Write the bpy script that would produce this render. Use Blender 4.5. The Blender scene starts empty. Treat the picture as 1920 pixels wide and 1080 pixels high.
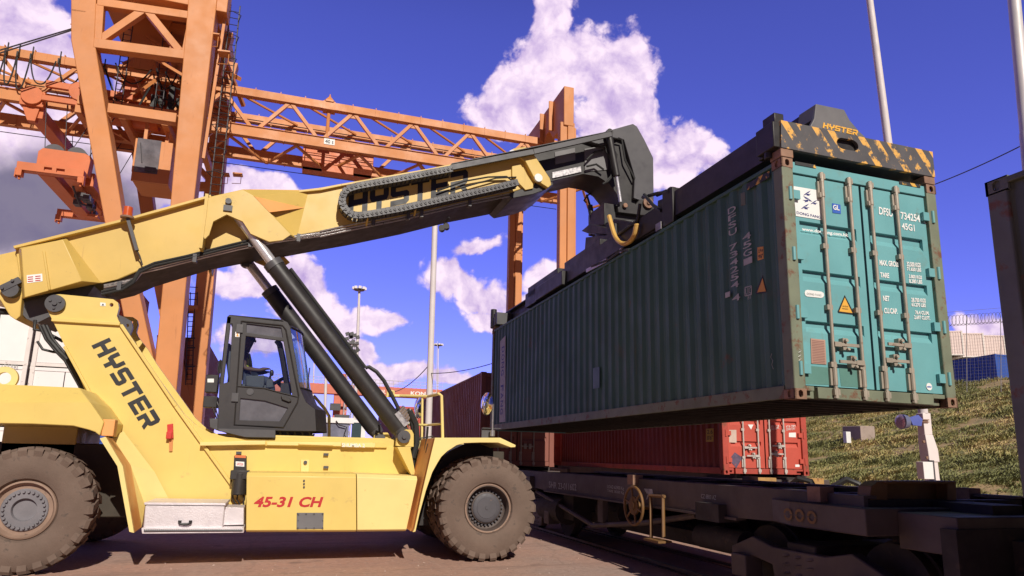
import bpy, bmesh, math, random
from mathutils import Vector, Matrix, Euler
from mathutils.noise import fractal, noise as mnoise
random.seed(7)
C = bpy.context.scene.collection
R = math.radians
V = Vector
# ------------------------------------------------------------------ camera
FPX = 1249.144; PPY = 81.82
RR = V((0.946877, -0.320927, 0.020747)); UU = V((-0.078754, -0.168845, 0.982491)); FF = V((0.311805, 0.931932, 0.185150))
CAM = V((0, 0, 1.65))
cd = bpy.data.cameras.new("camera"); cam = bpy.data.objects.new("camera", cd); C.objects.link(cam)
M = Matrix.Identity(4)
for i in range(3):
    M[i][0] = RR[i]; M[i][1] = UU[i]; M[i][2] = -FF[i]; M[i][3] = CAM[i]
cam.matrix_world = M
cd.sensor_width = 36; cd.lens = FPX / 1920 * 36; cd.shift_y = PPY / 1920; cd.clip_start = .1; cd.clip_end = 3000
bpy.context.scene.camera = cam
# ------------------------------------------------------------------ light
SUN = V((0.035, -1.0, 0.70)).normalized()
sl = bpy.data.lights.new("sun", 'SUN'); sl.energy = 4.6; sl.angle = R(.5); sl.color = (1.0, .93, .82)
so = bpy.data.objects.new("sun", sl); C.objects.link(so)
so.rotation_euler = SUN.to_track_quat('Z', 'Y').to_euler(); so.location = (0, -30, 40)
vs = bpy.context.scene.view_settings
vs.view_transform = 'Standard'; vs.look = 'None'; vs.exposure = 0.0; vs.gamma = 1; vs.use_curve_mapping = False
bpy.context.scene.cycles.max_bounces = 6
bpy.context.scene.cycles.transparent_max_bounces = 12

# a point of the photograph, measured back onto a real plane of the site (metres)
def ray(px, py): return FF + RR * ((px - 960) / FPX) - UU * ((py - 540 - PPY) / FPX)
def P(px, py, ax, val, Mx=None):
    d = ray(px, py); o = CAM
    if Mx is not None:
        inv = Mx.inverted(); o = inv @ CAM; d = inv.to_3x3() @ d
    i = 'XYZ'.index(ax)
    return o + d * ((val - o[i]) / d[i])

# ------------------------------------------------------------------ sky and clouds
w = bpy.data.worlds.new("World"); bpy.context.scene.world = w; w.use_nodes = True
nt = w.node_tree; N = nt.nodes; Lk = nt.links
for n in list(N): N.remove(n)
def nd(t, **k):
    n = N.new(t)
    for a, b in k.items(): setattr(n, a, b)
    return n
def math_(op, a, b=None, clamp=False):
    n = nd('ShaderNodeMath', operation=op, use_clamp=clamp)
    for i, x in enumerate((a, b)):
        if x is None: continue
        if isinstance(x, (int, float)): n.inputs[i].default_value = x
        else: Lk.new(x, n.inputs[i])
    return n.outputs[0]
def mixc(fac, a, b, bt='MIX'):
    n = nd('ShaderNodeMix', data_type='RGBA', blend_type=bt)
    for s, x in ((n.inputs[0], fac), (n.inputs[6], a), (n.inputs[7], b)):
        if isinstance(x, (int, float)): s.default_value = x
        elif isinstance(x, tuple): s.default_value = (*x, 1)
        else: Lk.new(x, s)
    return n.outputs[2]
def sstep(x, lo, hi):
    n = nd('ShaderNodeMapRange', interpolation_type='SMOOTHSTEP')
    Lk.new(x, n.inputs[0]); n.inputs[1].default_value = lo; n.inputs[2].default_value = hi
    return n.outputs[0]
out = nd('ShaderNodeOutputWorld'); bg = nd('ShaderNodeBackground'); Lk.new(bg.outputs[0], out.inputs[0])
sky = nd('ShaderNodeTexSky', sky_type='NISHITA'); sky.sun_disc = False
sky.sun_elevation = math.asin(SUN.z); sky.sun_rotation = math.atan2(SUN.x, SUN.y); sky.altitude = 1700; sky.air_density = 1.0; sky.dust_density = .6; sky.ozone_density = 3.0
SKY_STRENGTH = .15
tint = mixc(1.0, sky.outputs[0], (0.68, .51, 1.32), 'MULTIPLY')
geo = nd('ShaderNodeTexCoord'); D = geo.outputs['Generated']
def noise(vec, scale, detail, rough, dist=0):
    n = nd('ShaderNodeTexNoise'); Lk.new(vec, n.inputs['Vector'])
    n.inputs['Scale'].default_value = scale; n.inputs['Detail'].default_value = detail; n.inputs['Roughness'].default_value = rough
    n.inputs['Distortion'].default_value = dist
    return n
def vmath(op, a, b):
    n = nd('ShaderNodeVectorMath', operation=op)
    for i, x in enumerate((a, b)):
        if isinstance(x, tuple): n.inputs[i].default_value = x
        elif isinstance(x, (int, float)): n.inputs[3].default_value = x
        else: Lk.new(x, n.inputs[i])
    return n.outputs[0]
warp = noise(D, 9, 3, .55)
wv = vmath('SUBTRACT', warp.outputs['Color'], (.5, .5, .5))
DW = vmath('ADD', D, vmath('SCALE', wv, .055))
# heaps of cumulus, each where it stands in the sky (direction, half sizes, tilt, weight)
BL = [(1040, 45, 42, 62, 0, 1), (1085, 130, 115, 62, 0, 1.1), (1150, 165, 60, 90, 0, 1.0), (1165, 250, 105, 62, 12, 1.1), (1000, 200, 110, 42, -8, .95), (960, 165, 40, 34, 0, .7), (1285, 285, 58, 52, 0, .85), (1240, 320, 70, 40, 0, .9),
      (40, 40, 66, 100, 0, 1.1), (20, 130, 120, 60, 0, 1.0), (60, 230, 200, 64, 0, 1.2), (140, 280, 180, 70, 0, 1.2), (60, 370, 230, 110, 0, 1.3), (235, 190, 40, 40, 0, .7), (250, 330, 110, 80, 0, .8), (340, 300, 60, 60, 0, .6),
      (485, 352, 60, 22, 0, 1), (450, 350, 50, 26, 0, .9), (525, 512, 95, 40, 30, 1.0), (575, 560, 92, 48, 42, 1.1), (622, 605, 72, 40, 42, 1.05), (668, 650, 48, 22, 30, .85), (500, 640, 90, 30, 0, .6), (440, 525, 60, 26, 0, .6),
      (712, 606, 46, 20, 8, .72), (745, 700, 78, 20, 0, .85), (862, 536, 62, 30, 20, .85), (900, 560, 52, 26, 0, .8), (915, 596, 44, 24, 30, .75), (1028, 526, 30, 28, 0, .8), (985, 578, 36, 16, 0, .75), (832, 708, 40, 14, 0, .75), (955, 600, 26, 18, 0, .6),
      (895, 468, 44, 12, -20, .42), (1840, 612, 44, 22, 0, .82), (1920, 640, 60, 16, 0, .5), (-150, 200, 220, 220, 0, 1.2)]
def blobs(lst):
    f = None
    for px, py, rx, ry, ang, wt in lst:
        c = ray(px, py); s = c.length; c = c.normalized()
        t1 = (RR - c * RR.dot(c)).normalized(); t2 = c.cross(t1)
        a = R(ang); t1, t2 = t1 * math.cos(a) + t2 * math.sin(a) * (1 if True else -1), -t1 * math.sin(a) + t2 * math.cos(a)
        # tilt positive = down to the right, as seen
        m3 = Matrix((t1, t2, t1.cross(t2))).transposed()
        mp = nd('ShaderNodeMapping', vector_type='TEXTURE')
        Lk.new(DW, mp.inputs[0]); mp.inputs[1].default_value = c; mp.inputs[2].default_value = m3.to_euler()
        mp.inputs[3].default_value = (rx / FPX / s * 1.25, ry / FPX / s * 1.25, 1.0)
        ln = nd('ShaderNodeVectorMath', operation='LENGTH'); Lk.new(mp.outputs[0], ln.inputs[0])
        v = math_('MULTIPLY', math_('SUBTRACT', 1.0, ln.outputs[1]), wt)
        f = v if f is None else math_('MAXIMUM', f, v)
    return f
field = blobs(BL)
fb = noise(DW, 15, 12, .64)
fb2 = noise(vmath('ADD', DW, (0.006, -0.010, 0.022)), 15, 8, .62)
def puffs(vec, det):
    v = nd('ShaderNodeTexVoronoi', feature='F1', normalize=True); Lk.new(vec, v.inputs['Vector']); v.inputs['Scale'].default_value = 17; v.inputs['Detail'].default_value = det; v.inputs['Roughness'].default_value = .6; v.inputs['Lacunarity'].default_value = 2.3
    return v.outputs['Distance']
DP = vmath('ADD', DW, vmath('SCALE', vmath('SUBTRACT', noise(D, 40, 4, .6).outputs['Color'], (.5, .5, .5)), .022))
pf = puffs(DP, 2.5); pf2 = puffs(vmath('ADD', DP, (.004, -.010, .020)), 1.5)
dens = math_('ADD', math_('ADD', field, math_('MULTIPLY', math_('SUBTRACT', .36, pf), 1.5)), math_('MULTIPLY', math_('SUBTRACT', fb.outputs[0], .5), .85))
alpha = sstep(dens, .09, .33)
lit = math_('ADD', math_('MULTIPLY', math_('ADD', math_('SUBTRACT', fb.outputs[0], fb2.outputs[0]), math_('SUBTRACT', pf2, pf)), 2.3), .70, clamp=True)
lit = math_('MULTIPLY', lit, sstep(dens, -.15, .45))
ccol = mixc(lit, (.52, .38, .72), (1.06, .87, 1.02))
grey = blobs([(60, 390, 260, 100, 0, 1.5), (120, 330, 150, 70, 0, 1.0), (-150, 380, 260, 140, 0, 1.4)])
ccol = mixc(math_('MULTIPLY', sstep(math_('ADD', grey, math_('MULTIPLY', math_('SUBTRACT', fb.outputs[0], .5), .8)), .1, .8), .92), ccol, (.17, .155, .25))
sepd = nd('ShaderNodeSeparateXYZ'); Lk.new(D, sepd.inputs[0])
half = nd('ShaderNodeMapRange', interpolation_type='SMOOTHSTEP'); Lk.new(sepd.outputs[1], half.inputs[0])      # the sky is deepest on the sun's side of the yard
for i_, v_ in enumerate((-.10, .50, .12, 1.0)): half.inputs[i_ + 1].default_value = v_
zen = nd('ShaderNodeMapRange', interpolation_type='SMOOTHSTEP'); Lk.new(sepd.outputs[2], zen.inputs[0])       # and towards the zenith
for i_, v_ in enumerate((.56, .82, 1.0, .30)): zen.inputs[i_ + 1].default_value = v_
hz_ = math_('MULTIPLY', half.outputs[0], zen.outputs[0])
skyrad = vmath('SCALE', tint, SKY_STRENGTH)
hs_ = nd('ShaderNodeVectorMath', operation='SCALE'); Lk.new(skyrad, hs_.inputs[0]); Lk.new(hz_, hs_.inputs[3]); skyrad = hs_.outputs[0]
fin = mixc(alpha, skyrad, ccol)
Lk.new(fin, bg.inputs[0]); bg.inputs[1].default_value = 1.0

# ------------------------------------------------------------------ materials
def hexc(r, g, b): return (r, g, b)
MATS = {}
def mat(name, col, rough=.5, metal=0, var=.12, vs_=2.0, dirt=None, dirt2=None, bump=0, bs=30, spec=.5, stripes=None, streak=None):
    """dirt=(colour, cover 0..1, scale); streak=(colour, cover): stains run down from seams"""
    m = bpy.data.materials.new(name); m.use_nodes = True; t = m.node_tree; n = t.nodes; l = t.links
    b = n['Principled BSDF']; b.inputs['Metallic'].default_value = metal; b.inputs['Specular IOR Level'].default_value = spec
    tc = n.new('ShaderNodeTexCoord'); co = tc.outputs['Object']
    def nz(scale, det=5, ro=.6, vec=None):
        q = n.new('ShaderNodeTexNoise'); l.new(vec or co, q.inputs['Vector']); q.inputs['Scale'].default_value = scale
        q.inputs['Detail'].default_value = det; q.inputs['Roughness'].default_value = ro; return q.outputs[0]
    def mx(f, a, bb, bt='MIX'):
        q = n.new('ShaderNodeMix'); q.data_type = 'RGBA'; q.blend_type = bt
        for s, x in ((q.inputs[0], f), (q.inputs[6], a), (q.inputs[7], bb)):
            if isinstance(x, (int, float)): s.default_value = x
            elif isinstance(x, tuple): s.default_value = (*x, 1)
            else: l.new(x, s)
        return q.outputs[2]
    def rng(x, a, bb, c=0, d=1):
        q = n.new('ShaderNodeMapRange'); l.new(x, q.inputs[0])
        for i, vv in enumerate((a, bb, c, d)): q.inputs[i + 1].default_value = vv
        return q.outputs[0]
    base = mx(rng(nz(vs_), .3, .7), tuple(c * (1 - var) for c in col), tuple(min(1, c * (1 + var)) for c in col))
    if stripes:                                     # hazard stripes: (colour, period, slope, axis)
        sc, per, slope = stripes
        sp = n.new('ShaderNodeSeparateXYZ'); l.new(co, sp.inputs[0])
        a = n.new('ShaderNodeMath'); a.operation = 'MULTIPLY_ADD'; l.new(sp.outputs[2], a.inputs[0]); a.inputs[1].default_value = slope; l.new(sp.outputs[0], a.inputs[2])
        y_ = n.new('ShaderNodeMath'); y_.operation = 'ADD'; l.new(a.outputs[0], y_.inputs[0]); l.new(sp.outputs[1], y_.inputs[1])
        bq = n.new('ShaderNodeMath'); bq.operation = 'DIVIDE'; l.new(y_.outputs[0], bq.inputs[0]); bq.inputs[1].default_value = per
        c_ = n.new('ShaderNodeMath'); c_.operation = 'FRACT'; l.new(bq.outputs[0], c_.inputs[0])
        d_ = n.new('ShaderNodeMath'); d_.operation = 'GREATER_THAN'; l.new(c_.outputs[0], d_.inputs[0]); d_.inputs[1].default_value = .52
        wear = rng(nz(3.2, 8, .7), .47, .52)
        e_ = n.new('ShaderNodeMath'); e_.operation = 'MULTIPLY'; l.new(d_.outputs[0], e_.inputs[0]); l.new(wear, e_.inputs[1])
        base = mx(e_.outputs[0], base, sc)
    ro = rng(nz(vs_ * 2.3), .3, .7, max(0, rough - .1), min(1, rough + .12))
    for dd in (dirt, dirt2):
        if dd:
            dc, cov, sca = dd
            th = .72 - .42 * cov
            base = mx(rng(nz(sca, 9, .68), th, th + .09, 0, .9), base, dc)
    if streak:
        mp = n.new('ShaderNodeMapping'); l.new(co, mp.inputs[0]); mp.inputs[3].default_value = (6, 6, .5)
        th = .74 - .4 * streak[1]
        base = mx(rng(nz(2.0, 6, .6, mp.outputs[0]), th, th + .15, 0, .7), base, streak[0])
    l.new(base, b.inputs['Base Color']); l.new(ro, b.inputs['Roughness'])
    if bump:
        bp = n.new('ShaderNodeBump'); bp.inputs['Strength'].default_value = bump; bp.inputs['Distance'].default_value = .02
        l.new(nz(bs, 6, .6), bp.inputs['Height']); l.new(bp.outputs[0], b.inputs['Normal'])
    MATS[name] = m
    return m
RUST = (.16, .06, .03)
YEL = mat('yellow_paint', (.72, .53, .15), .45, var=.06, vs_=1.2, dirt=((.52, .36, .13), .20, 3.5), dirt2=((.30, .19, .09), .07, 11), streak=((.50, .33, .11), .24), bump=.04, bs=5)
YEL2 = mat('yellow_paint_faded', (.80, .63, .24), .5, var=.06, vs_=1.5, dirt=((.50, .35, .12), .18, 6), bump=.03, bs=6)
BOOMY = mat('boom_yellow_paint', (.64, .44, .115), .45, var=.07, vs_=1.0, dirt=((.46, .30, .10), .20, 3), dirt2=((.26, .17, .08), .07, 11), streak=((.44, .28, .09), .26), bump=.04, bs=5)
ORG = mat('orange_crane_paint', (.60, .235, .075), .55, var=.10, vs_=.5, dirt=((.34, .13, .045), .16, 2.5), dirt2=((.20, .085, .04), .10, 5), streak=((.36, .13, .045), .30))
ORGF = mat('dim_lit_yellow', (.80, .36, .115), .5, var=.06, vs_=2, dirt=((.5, .24, .09), .12, 5))  # yellow steel, the orange tone of its dim-lit faces put into the colour
ORG2 = mat('orange_red_paint', (.60, .16, .05), .5, var=.1, vs_=1, dirt=((.25, .08, .03), .2, 2))
BLK = mat('black_paint', (.026, .023, .023), .45, var=.25, vs_=2, dirt=((.10, .075, .06), .12, 4))
DGR = mat('dark_grey_paint', (.075, .072, .078), .45, var=.12, vs_=2, dirt=((.14, .11, .09), .12, 4))
MGR = mat('mid_grey_paint', (.15, .145, .15), .5, var=.12, vs_=2, dirt=((.2, .15, .11), .15, 4))
CABG = mat('cab_grey_plastic', (.030, .026, .028), .5, var=.08, vs_=3, bump=.05, bs=120)
RUB = mat('black_rubber_hose', (.02, .02, .02), .6, var=.2)
TYR = mat('dusty_tyre_rubber', (.155, .110, .088), .9, var=.16, vs_=2.5, dirt=((.075, .062, .055), .34, 5), dirt2=((.23, .17, .135), .18, 8), bump=.25, bs=40, spec=.2)
RIMD = mat('dark_rim_paint', (.085, .062, .054), .65, var=.15, vs_=5, dirt=((.20, .13, .10), .25, 9))
RIM = mat('dusty_rim_paint', (.26, .17, .125), .7, var=.15, vs_=5, dirt=((.09, .065, .055), .3, 9))
HUBD = mat('dark_hub_paint', (.075, .07, .08), .6, var=.12, vs_=6, dirt=((.16, .11, .09), .2, 8))
HUB = mat('grey_hub_paint', (.17, .16, .175), .6, var=.12, vs_=6, dirt=((.22, .15, .11), .2, 8))
CHR = mat('chrome_rod', (.70, .68, .70), .22, metal=.55, var=.03)
STL = mat('bare_steel', (.5, .48, .48), .35, metal=.8, var=.12, vs_=8)
ALU = mat('aluminium_tread_plate', (.72, .66, .68), .42, metal=.35, var=.06, vs_=3, bump=.3, bs=70)
WHT = mat('white_paint', (.78, .76, .75), .5, var=.05, dirt=((.42, .30, .22), .12, 3))
WHTR = mat('rusty_white_paint', (.80, .76, .74), .55, var=.05, vs_=.8, dirt=((.40, .24, .15), .17, 1.6), streak=((.5, .33, .22), .12))
LETW = mat('white_lettering', (.80, .80, .78), .6, var=.05)
LETWD = mat('worn_white_lettering', (.42, .42, .41), .7, var=.2, vs_=9)
LETB = mat('black_lettering', (.018, .018, .022), .5, var=.1)
LETR = mat('red_lettering', (.50, .022, .025), .5, var=.1)
LETN = mat('navy_lettering', (.03, .035, .20), .5, var=.1)
LETY = mat('yellow_lettering', (.80, .42, .06), .5, var=.1)
LETO = mat('orange_marking', (.72, .33, .06), .6, var=.15, dirt=((.2, .1, .05), .2, 12))
REDP = mat('red_plastic', (.55, .04, .03), .4)
AMB = mat('amber_lens', (.55, .09, .02), .25)
BLUP = mat('blue_marking', (.04, .12, .48), .5)
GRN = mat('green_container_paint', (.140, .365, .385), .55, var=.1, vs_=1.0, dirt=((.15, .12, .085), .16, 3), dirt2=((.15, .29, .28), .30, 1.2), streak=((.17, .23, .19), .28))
GRNS = mat('green_side_in_shade', (.052, .125, .100), .6, var=.16, vs_=.8, dirt=((.14, .085, .055), .2, 2.2), dirt2=((.10, .12, .10), .28, .9), streak=((.10, .115, .08), .4))  # same green paint, darkened to put in the shade of the long sides
GRNR = mat('rusty_green_frame', (.17, .19, .13), .65, var=.2, vs_=2, dirt=(RUST, .42, 5))
RSTM = mat('rusty_steel', (.26, .15, .10), .8, var=.3, vs_=5, dirt=((.42, .17, .08), .3, 8))
RODM = mat('worn_galvanised_rod', (.36, .31, .25), .55, metal=.2, var=.15, vs_=6, dirt=((.22, .12, .07), .3, 9))
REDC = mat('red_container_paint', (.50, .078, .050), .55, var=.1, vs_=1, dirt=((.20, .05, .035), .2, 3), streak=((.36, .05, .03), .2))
REDS = mat('red_in_shade', (.21, .030, .022), .6, var=.15, vs_=.8, dirt=((.16, .05, .03), .2, 2), streak=((.2, .04, .03), .25))  # container red darkened, shade of the long sides put into the colour
BRN = mat('brown_container_paint', (.24, .080, .056), .6, var=.12, vs_=.8, dirt=((.12, .05, .04), .2, 2), streak=((.15, .06, .05), .25))
BLU = mat('blue_container_paint', (.026, .080, .36), .55, var=.1, vs_=.8, dirt=((.2, .13, .1), .12, 2))
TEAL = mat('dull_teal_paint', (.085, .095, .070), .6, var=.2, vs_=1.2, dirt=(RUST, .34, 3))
WAG = mat('wagon_grey_brown', (.085, .064, .058), .65, var=.18, vs_=2, dirt=((.17, .12, .09), .2, 3), streak=((.14, .10, .08), .25))
WAGD = mat('wagon_underframe', (.035, .028, .026), .8, var=.3, vs_=3, dirt=((.08, .055, .04), .3, 5))
WAGY = mat('wagon_yellow_brown', (.17, .085, .026), .6, var=.2, vs_=3, dirt=((.16, .09, .05), .3, 5))
CONC = mat('concrete', (.36, .28, .24), .9, var=.12, vs_=2, dirt=((.2, .15, .12), .25, 3), bump=.3, bs=25)
GALV = mat('galvanised_pole', (.62, .58, .58), .5, metal=.1, var=.10, vs_=1.5)
MAST = mat('pale_mast_paint', (.66, .60, .60), .55, var=.05)
WPOST = mat('white_post_paint', (.74, .66, .64), .55, var=.07, vs_=2, dirt=((.50, .23, .12), .2, 4))
WIRE = mat('dark_wire', (.05, .045, .05), .6)
MESHW = mat('fence_wire', (.22, .20, .20), .6)
HAZ = mat('hazard_striped_steel', (.085, .08, .085), .6, var=.2, vs_=3, dirt=((.12, .1, .1), .15, 5), dirt2=((.38, .15, .07), .22, 3.5), stripes=((.74, .40, .09), .235, .72))
HAZ2 = mat('hazard_tape', (.03, .03, .03), .6, var=.1, stripes=((.72, .40, .07), .16, .8))
HOSY = mat('yellow_spiral_hose', (.66, .40, .10), .5, var=.1)
SKIN = mat('brown_skin', (.11, .062, .04), .6, var=.08)
VEST = mat('hi_vis_vest', (.55, .60, .06), .6, var=.08)
CLTH = mat('dark_work_clothes', (.05, .06, .09), .8, var=.15)
SEAT = mat('seat_fabric', (.09, .10, .11), .8, var=.15)
def glass(name, tint_, tr, rough=.03):
    m = bpy.data.materials.new(name); m.use_nodes = True; t = m.node_tree; n = t.nodes; l = t.links
    for x in list(n): n.remove(x)
    o = n.new('ShaderNodeOutputMaterial'); tr_ = n.new('ShaderNodeBsdfTransparent'); tr_.inputs[0].default_value = (*tint_, 1)
    g = n.new('ShaderNodeBsdfGlossy'); g.inputs[1].default_value = rough; g.inputs[0].default_value = (.9, .95, 1, 1)
    mx = n.new('ShaderNodeMixShader'); lw = n.new('ShaderNodeLayerWeight'); lw.inputs[0].default_value = .35
    mr = n.new('ShaderNodeMapRange'); l.new(lw.outputs[1], mr.inputs[0]); mr.inputs[3].default_value = 1 - tr; mr.inputs[4].default_value = min(1, 1 - tr + .5)
    l.new(mr.outputs[0], mx.inputs[0]); l.new(tr_.outputs[0], mx.inputs[1]); l.new(g.outputs[0], mx.inputs[2]); l.new(mx.outputs[0], o.inputs[0])
    return m
GLS = glass('cab_glass', (.93, .95, .97), .96)
UND = mat('shade_dark_underside', (.050, .038, .026), .6, var=.3, vs_=2, dirt=((.11, .08, .04), .2, 3))  # dark tone putting in the shade under the boom and around the axles
RGLS = mat('reflection_grey_pane', (.135, .130, .145), .1, var=.35, vs_=2.2)  # opaque grey painted in place of the reflection on the panes
GLSD = glass('dark_cab_glass', (.30, .34, .38), .86)
GLSG = glass('green_windscreen_glass', (.55, .72, .68), .86)
MIRR = mat('mirror_glass', (.85, .85, .88), .04, metal=1, var=.02)

# ------------------------------------------------------------------ mesh helpers
class MB:
    def __init__(s): s.v = []; s.f = []
    def add(s, vs_, fs):
        k = len(s.v); s.v += [V(x) for x in vs_]; s.f += [tuple(i + k for i in f) for f in fs]; return s
    def hexa(s, p): return s.add(p, [(0, 1, 2, 3), (7, 6, 5, 4), (0, 4, 5, 1), (1, 5, 6, 2), (2, 6, 7, 3), (3, 7, 4, 0)])
    def box(s, x0, x1, y0, y1, z0, z1):
        return s.hexa([(x0, y0, z0), (x1, y0, z0), (x1, y1, z0), (x0, y1, z0), (x0, y0, z1), (x1, y0, z1), (x1, y1, z1), (x0, y1, z1)])
    def obox(s, c, a, b, d):
        c, a, b, d = V(c), V(a), V(b), V(d)
        return s.hexa([c - a - b - d, c + a - b - d, c + a + b - d, c - a + b - d, c - a - b + d, c + a - b + d, c + a + b + d, c - a + b + d])
    def prism(s, poly, ext):
        n = len(poly); e = V(ext); a = [V(p) for p in poly]
        return s.add(a + [p + e for p in a], [tuple(range(n)), tuple(range(2 * n - 1, n - 1, -1))] + [(i, (i + 1) % n, (i + 1) % n + n, i + n) for i in range(n)])
    def loft(s, A, B):
        n = len(A)
        return s.add(list(A) + list(B), [tuple(range(n)), tuple(range(2 * n - 1, n - 1, -1))] + [(i, (i + 1) % n, (i + 1) % n + n, i + n) for i in range(n)])
    def beam(s, p, q, w_, h, up=(0, 0, 1)):
        p, q = V(p), V(q); d = (q - p).normalized(); up = V(up)
        if abs(d.dot(up)) > .97: up = V((0, 1, 0)) if abs(d.y) < .9 else V((1, 0, 0))
        sd = d.cross(up).normalized(); u = sd.cross(d).normalized()
        return s.obox((p + q) / 2, (q - p) / 2, sd * (w_ / 2), u * (h / 2))
    def ibeam(s, p, q, w_, h, t=.02, up=(0, 0, 1)):
        p, q = V(p), V(q); d = (q - p).normalized(); up = V(up); sd = d.cross(up).normalized(); u = sd.cross(d).normalized()
        s.obox((p + q) / 2 + u * (h / 2 - t / 2), (q - p) / 2, sd * (w_ / 2), u * (t / 2)); s.obox((p + q) / 2 - u * (h / 2 - t / 2), (q - p) / 2, sd * (w_ / 2), u * (t / 2))
        return s.obox((p + q) / 2, (q - p) / 2 * .999, sd * (t / 2), u * (h / 2 - t))
    def tube(s, pts, r, n=8, r1=None):
        pts = [V(p) for p in pts]; k = len(s.v); m = len(pts); prev = None
        for i, p in enumerate(pts):
            d = (pts[min(i + 1, m - 1)] - pts[max(i - 1, 0)]).normalized()
            if prev is None:
                up = V((0, 0, 1)) if abs(d.z) < .9 else V((1, 0, 0)); a = d.cross(up).normalized()
            else:
                a = (prev - d * prev.dot(d)).normalized()
            prev = a; b = d.cross(a); rr = r if r1 is None else r + (r1 - r) * i / (m - 1)
            for j in range(n):
                t = 2 * math.pi * j / n; s.v.append(p + a * (rr * math.cos(t)) + b * (rr * math.sin(t)))
        for i in range(m - 1):
            for j in range(n):
                s.f.append((k + i * n + j, k + i * n + (j + 1) % n, k + (i + 1) * n + (j + 1) % n, k + (i + 1) * n + j))
        s.f.append(tuple(k + j for j in range(n - 1, -1, -1))); s.f.append(tuple(k + (m - 1) * n + j for j in range(n)))
        return s
    def cyl(s, p, q, r, n=16, r1=None): return s.tube([p, q], r, n, r1)
    def lathe(s, prof, c, ax='Y', n=48, sgn=1, closed=False, c0=True, c1=True):
        """prof: (radius, distance along the axis)"""
        k = len(s.v); c = V(c); m = len(prof)
        for r, a in prof:
            for j in range(n):
                t = 2 * math.pi * j / n; u, w_ = r * math.cos(t), r * math.sin(t)
                s.v.append(c + (V((u, a * sgn, w_)) if ax == 'Y' else V((u, w_, a * sgn)) if ax == 'Z' else V((a * sgn, u, w_))))
        for i in range(m - 1 + (1 if closed else 0)):
            i2 = (i + 1) % m
            for j in range(n): s.f.append((k + i * n + j, k + i * n + (j + 1) % n, k + i2 * n + (j + 1) % n, k + i2 * n + j))
        if not closed:
            if c0: s.f.append(tuple(k + j for j in range(n)))
            if c1: s.f.append(tuple(k + (m - 1) * n + j for j in range(n - 1, -1, -1)))
        return s
    def sphere(s, c, r, n=12, m=8, sq=(1, 1, 1)):
        prof = [(math.sin(math.pi * i / m) * r, -math.cos(math.pi * i / m) * r) for i in range(1, m)]
        t = MB(); t.lathe(prof, (0, 0, 0), 'Z', n)
        return s.add([V(c) + V((a.x * sq[0], a.y * sq[1], a.z * sq[2])) for a in t.v], t.f)
    def plate(s, outer, holes, mp, th):
        """flat plate with holes: 2-D outlines, mp(u,v,w) places a point, thickness th along w"""
        cu = bpy.data.curves.new('t', 'CURVE'); cu.dimensions = '2D'; cu.fill_mode = 'BOTH'; cu.extrude = .5
        for o in [outer] + list(holes):
            sp = cu.splines.new('POLY'); sp.points.add(len(o) - 1); sp.use_cyclic_u = True
            for i, q in enumerate(o): sp.points[i].co = (q[0], q[1], 0, 1)
        ob = bpy.data.objects.new('t', cu); C.objects.link(ob)
        me = bpy.data.meshes.new_from_object(ob.evaluated_get(bpy.context.evaluated_depsgraph_get()))
        k = len(s.v); s.v += [V(mp(q.co.x, q.co.y, (q.co.z + .5) * th)) for q in me.vertices]
        s.f += [tuple(i + k for i in p.vertices) for p in me.polygons]
        bpy.data.objects.remove(ob); bpy.data.curves.remove(cu); bpy.data.meshes.remove(me)
        return s
def circ2(c, r, n=20): return [(c[0] + r * math.cos(2 * math.pi * i / n), c[1] + r * math.sin(2 * math.pi * i / n)) for i in range(n)]
OFF = {}
APART = set('cab_frame boom_heel cylinder_bracket cross_beam telescopic_beam hanger head_plate brace head_block front_mudguard top_flange corner_guide boom_collar container_pin floodlight_bracket stiffener pipe_clamp cylinder_eye foot_pin hinge hazard_tape cabin_hanger sheave head_beam foot_bracket chain_bracket wear_pad twist_lock latch weld_rib tower_plate deck_edge container_seat ring_mark head_bracing cross_tie handrail mudguard_liner rear_mudguard cross_bracing hose lifting_lug cab_mount leg cab_cowl festoon_cable stay_rope hydraulic_pipe'.split())
def clusters(mb, gap=.01):
    """the separate pieces of a mesh: islands whose boxes do not touch"""
    n = len(mb.v); p = list(range(n))
    def find(i):
        while p[i] != i: p[i] = p[p[i]]; i = p[i]
        return i
    for f in mb.f:
        a = find(f[0])
        for j in f[1:]: p[find(j)] = a
    isl = {}
    for i in range(n): isl.setdefault(find(i), []).append(i)
    bx = [[r, [min(mb.v[i][k] for i in ii) - gap for k in range(3)], [max(mb.v[i][k] for i in ii) + gap for k in range(3)], ii] for r, ii in isl.items()]
    q = list(range(len(bx)))
    def fq(i):
        while q[i] != i: q[i] = q[q[i]]; i = q[i]
        return i
    for i in range(len(bx)):
        for j in range(i):
            if all(bx[i][1][k] <= bx[j][2][k] and bx[j][1][k] <= bx[i][2][k] for k in range(3)): q[fq(i)] = fq(j)
    grp = {}
    for i in range(len(bx)): grp.setdefault(fq(i), []).extend(bx[i][3])
    out = []
    for ii in grp.values():
        m = {o: k for k, o in enumerate(ii)}; t = MB(); t.v = [mb.v[o] for o in ii]; t.f = [tuple(m[j] for j in f) for f in mb.f if f[0] in m]; out.append(t)
    return sorted(out, key=lambda t: -len(t.v))
def off_of(p): return OFF.get(p.name, V((0, 0, 0))) if p else V((0, 0, 0))
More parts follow.
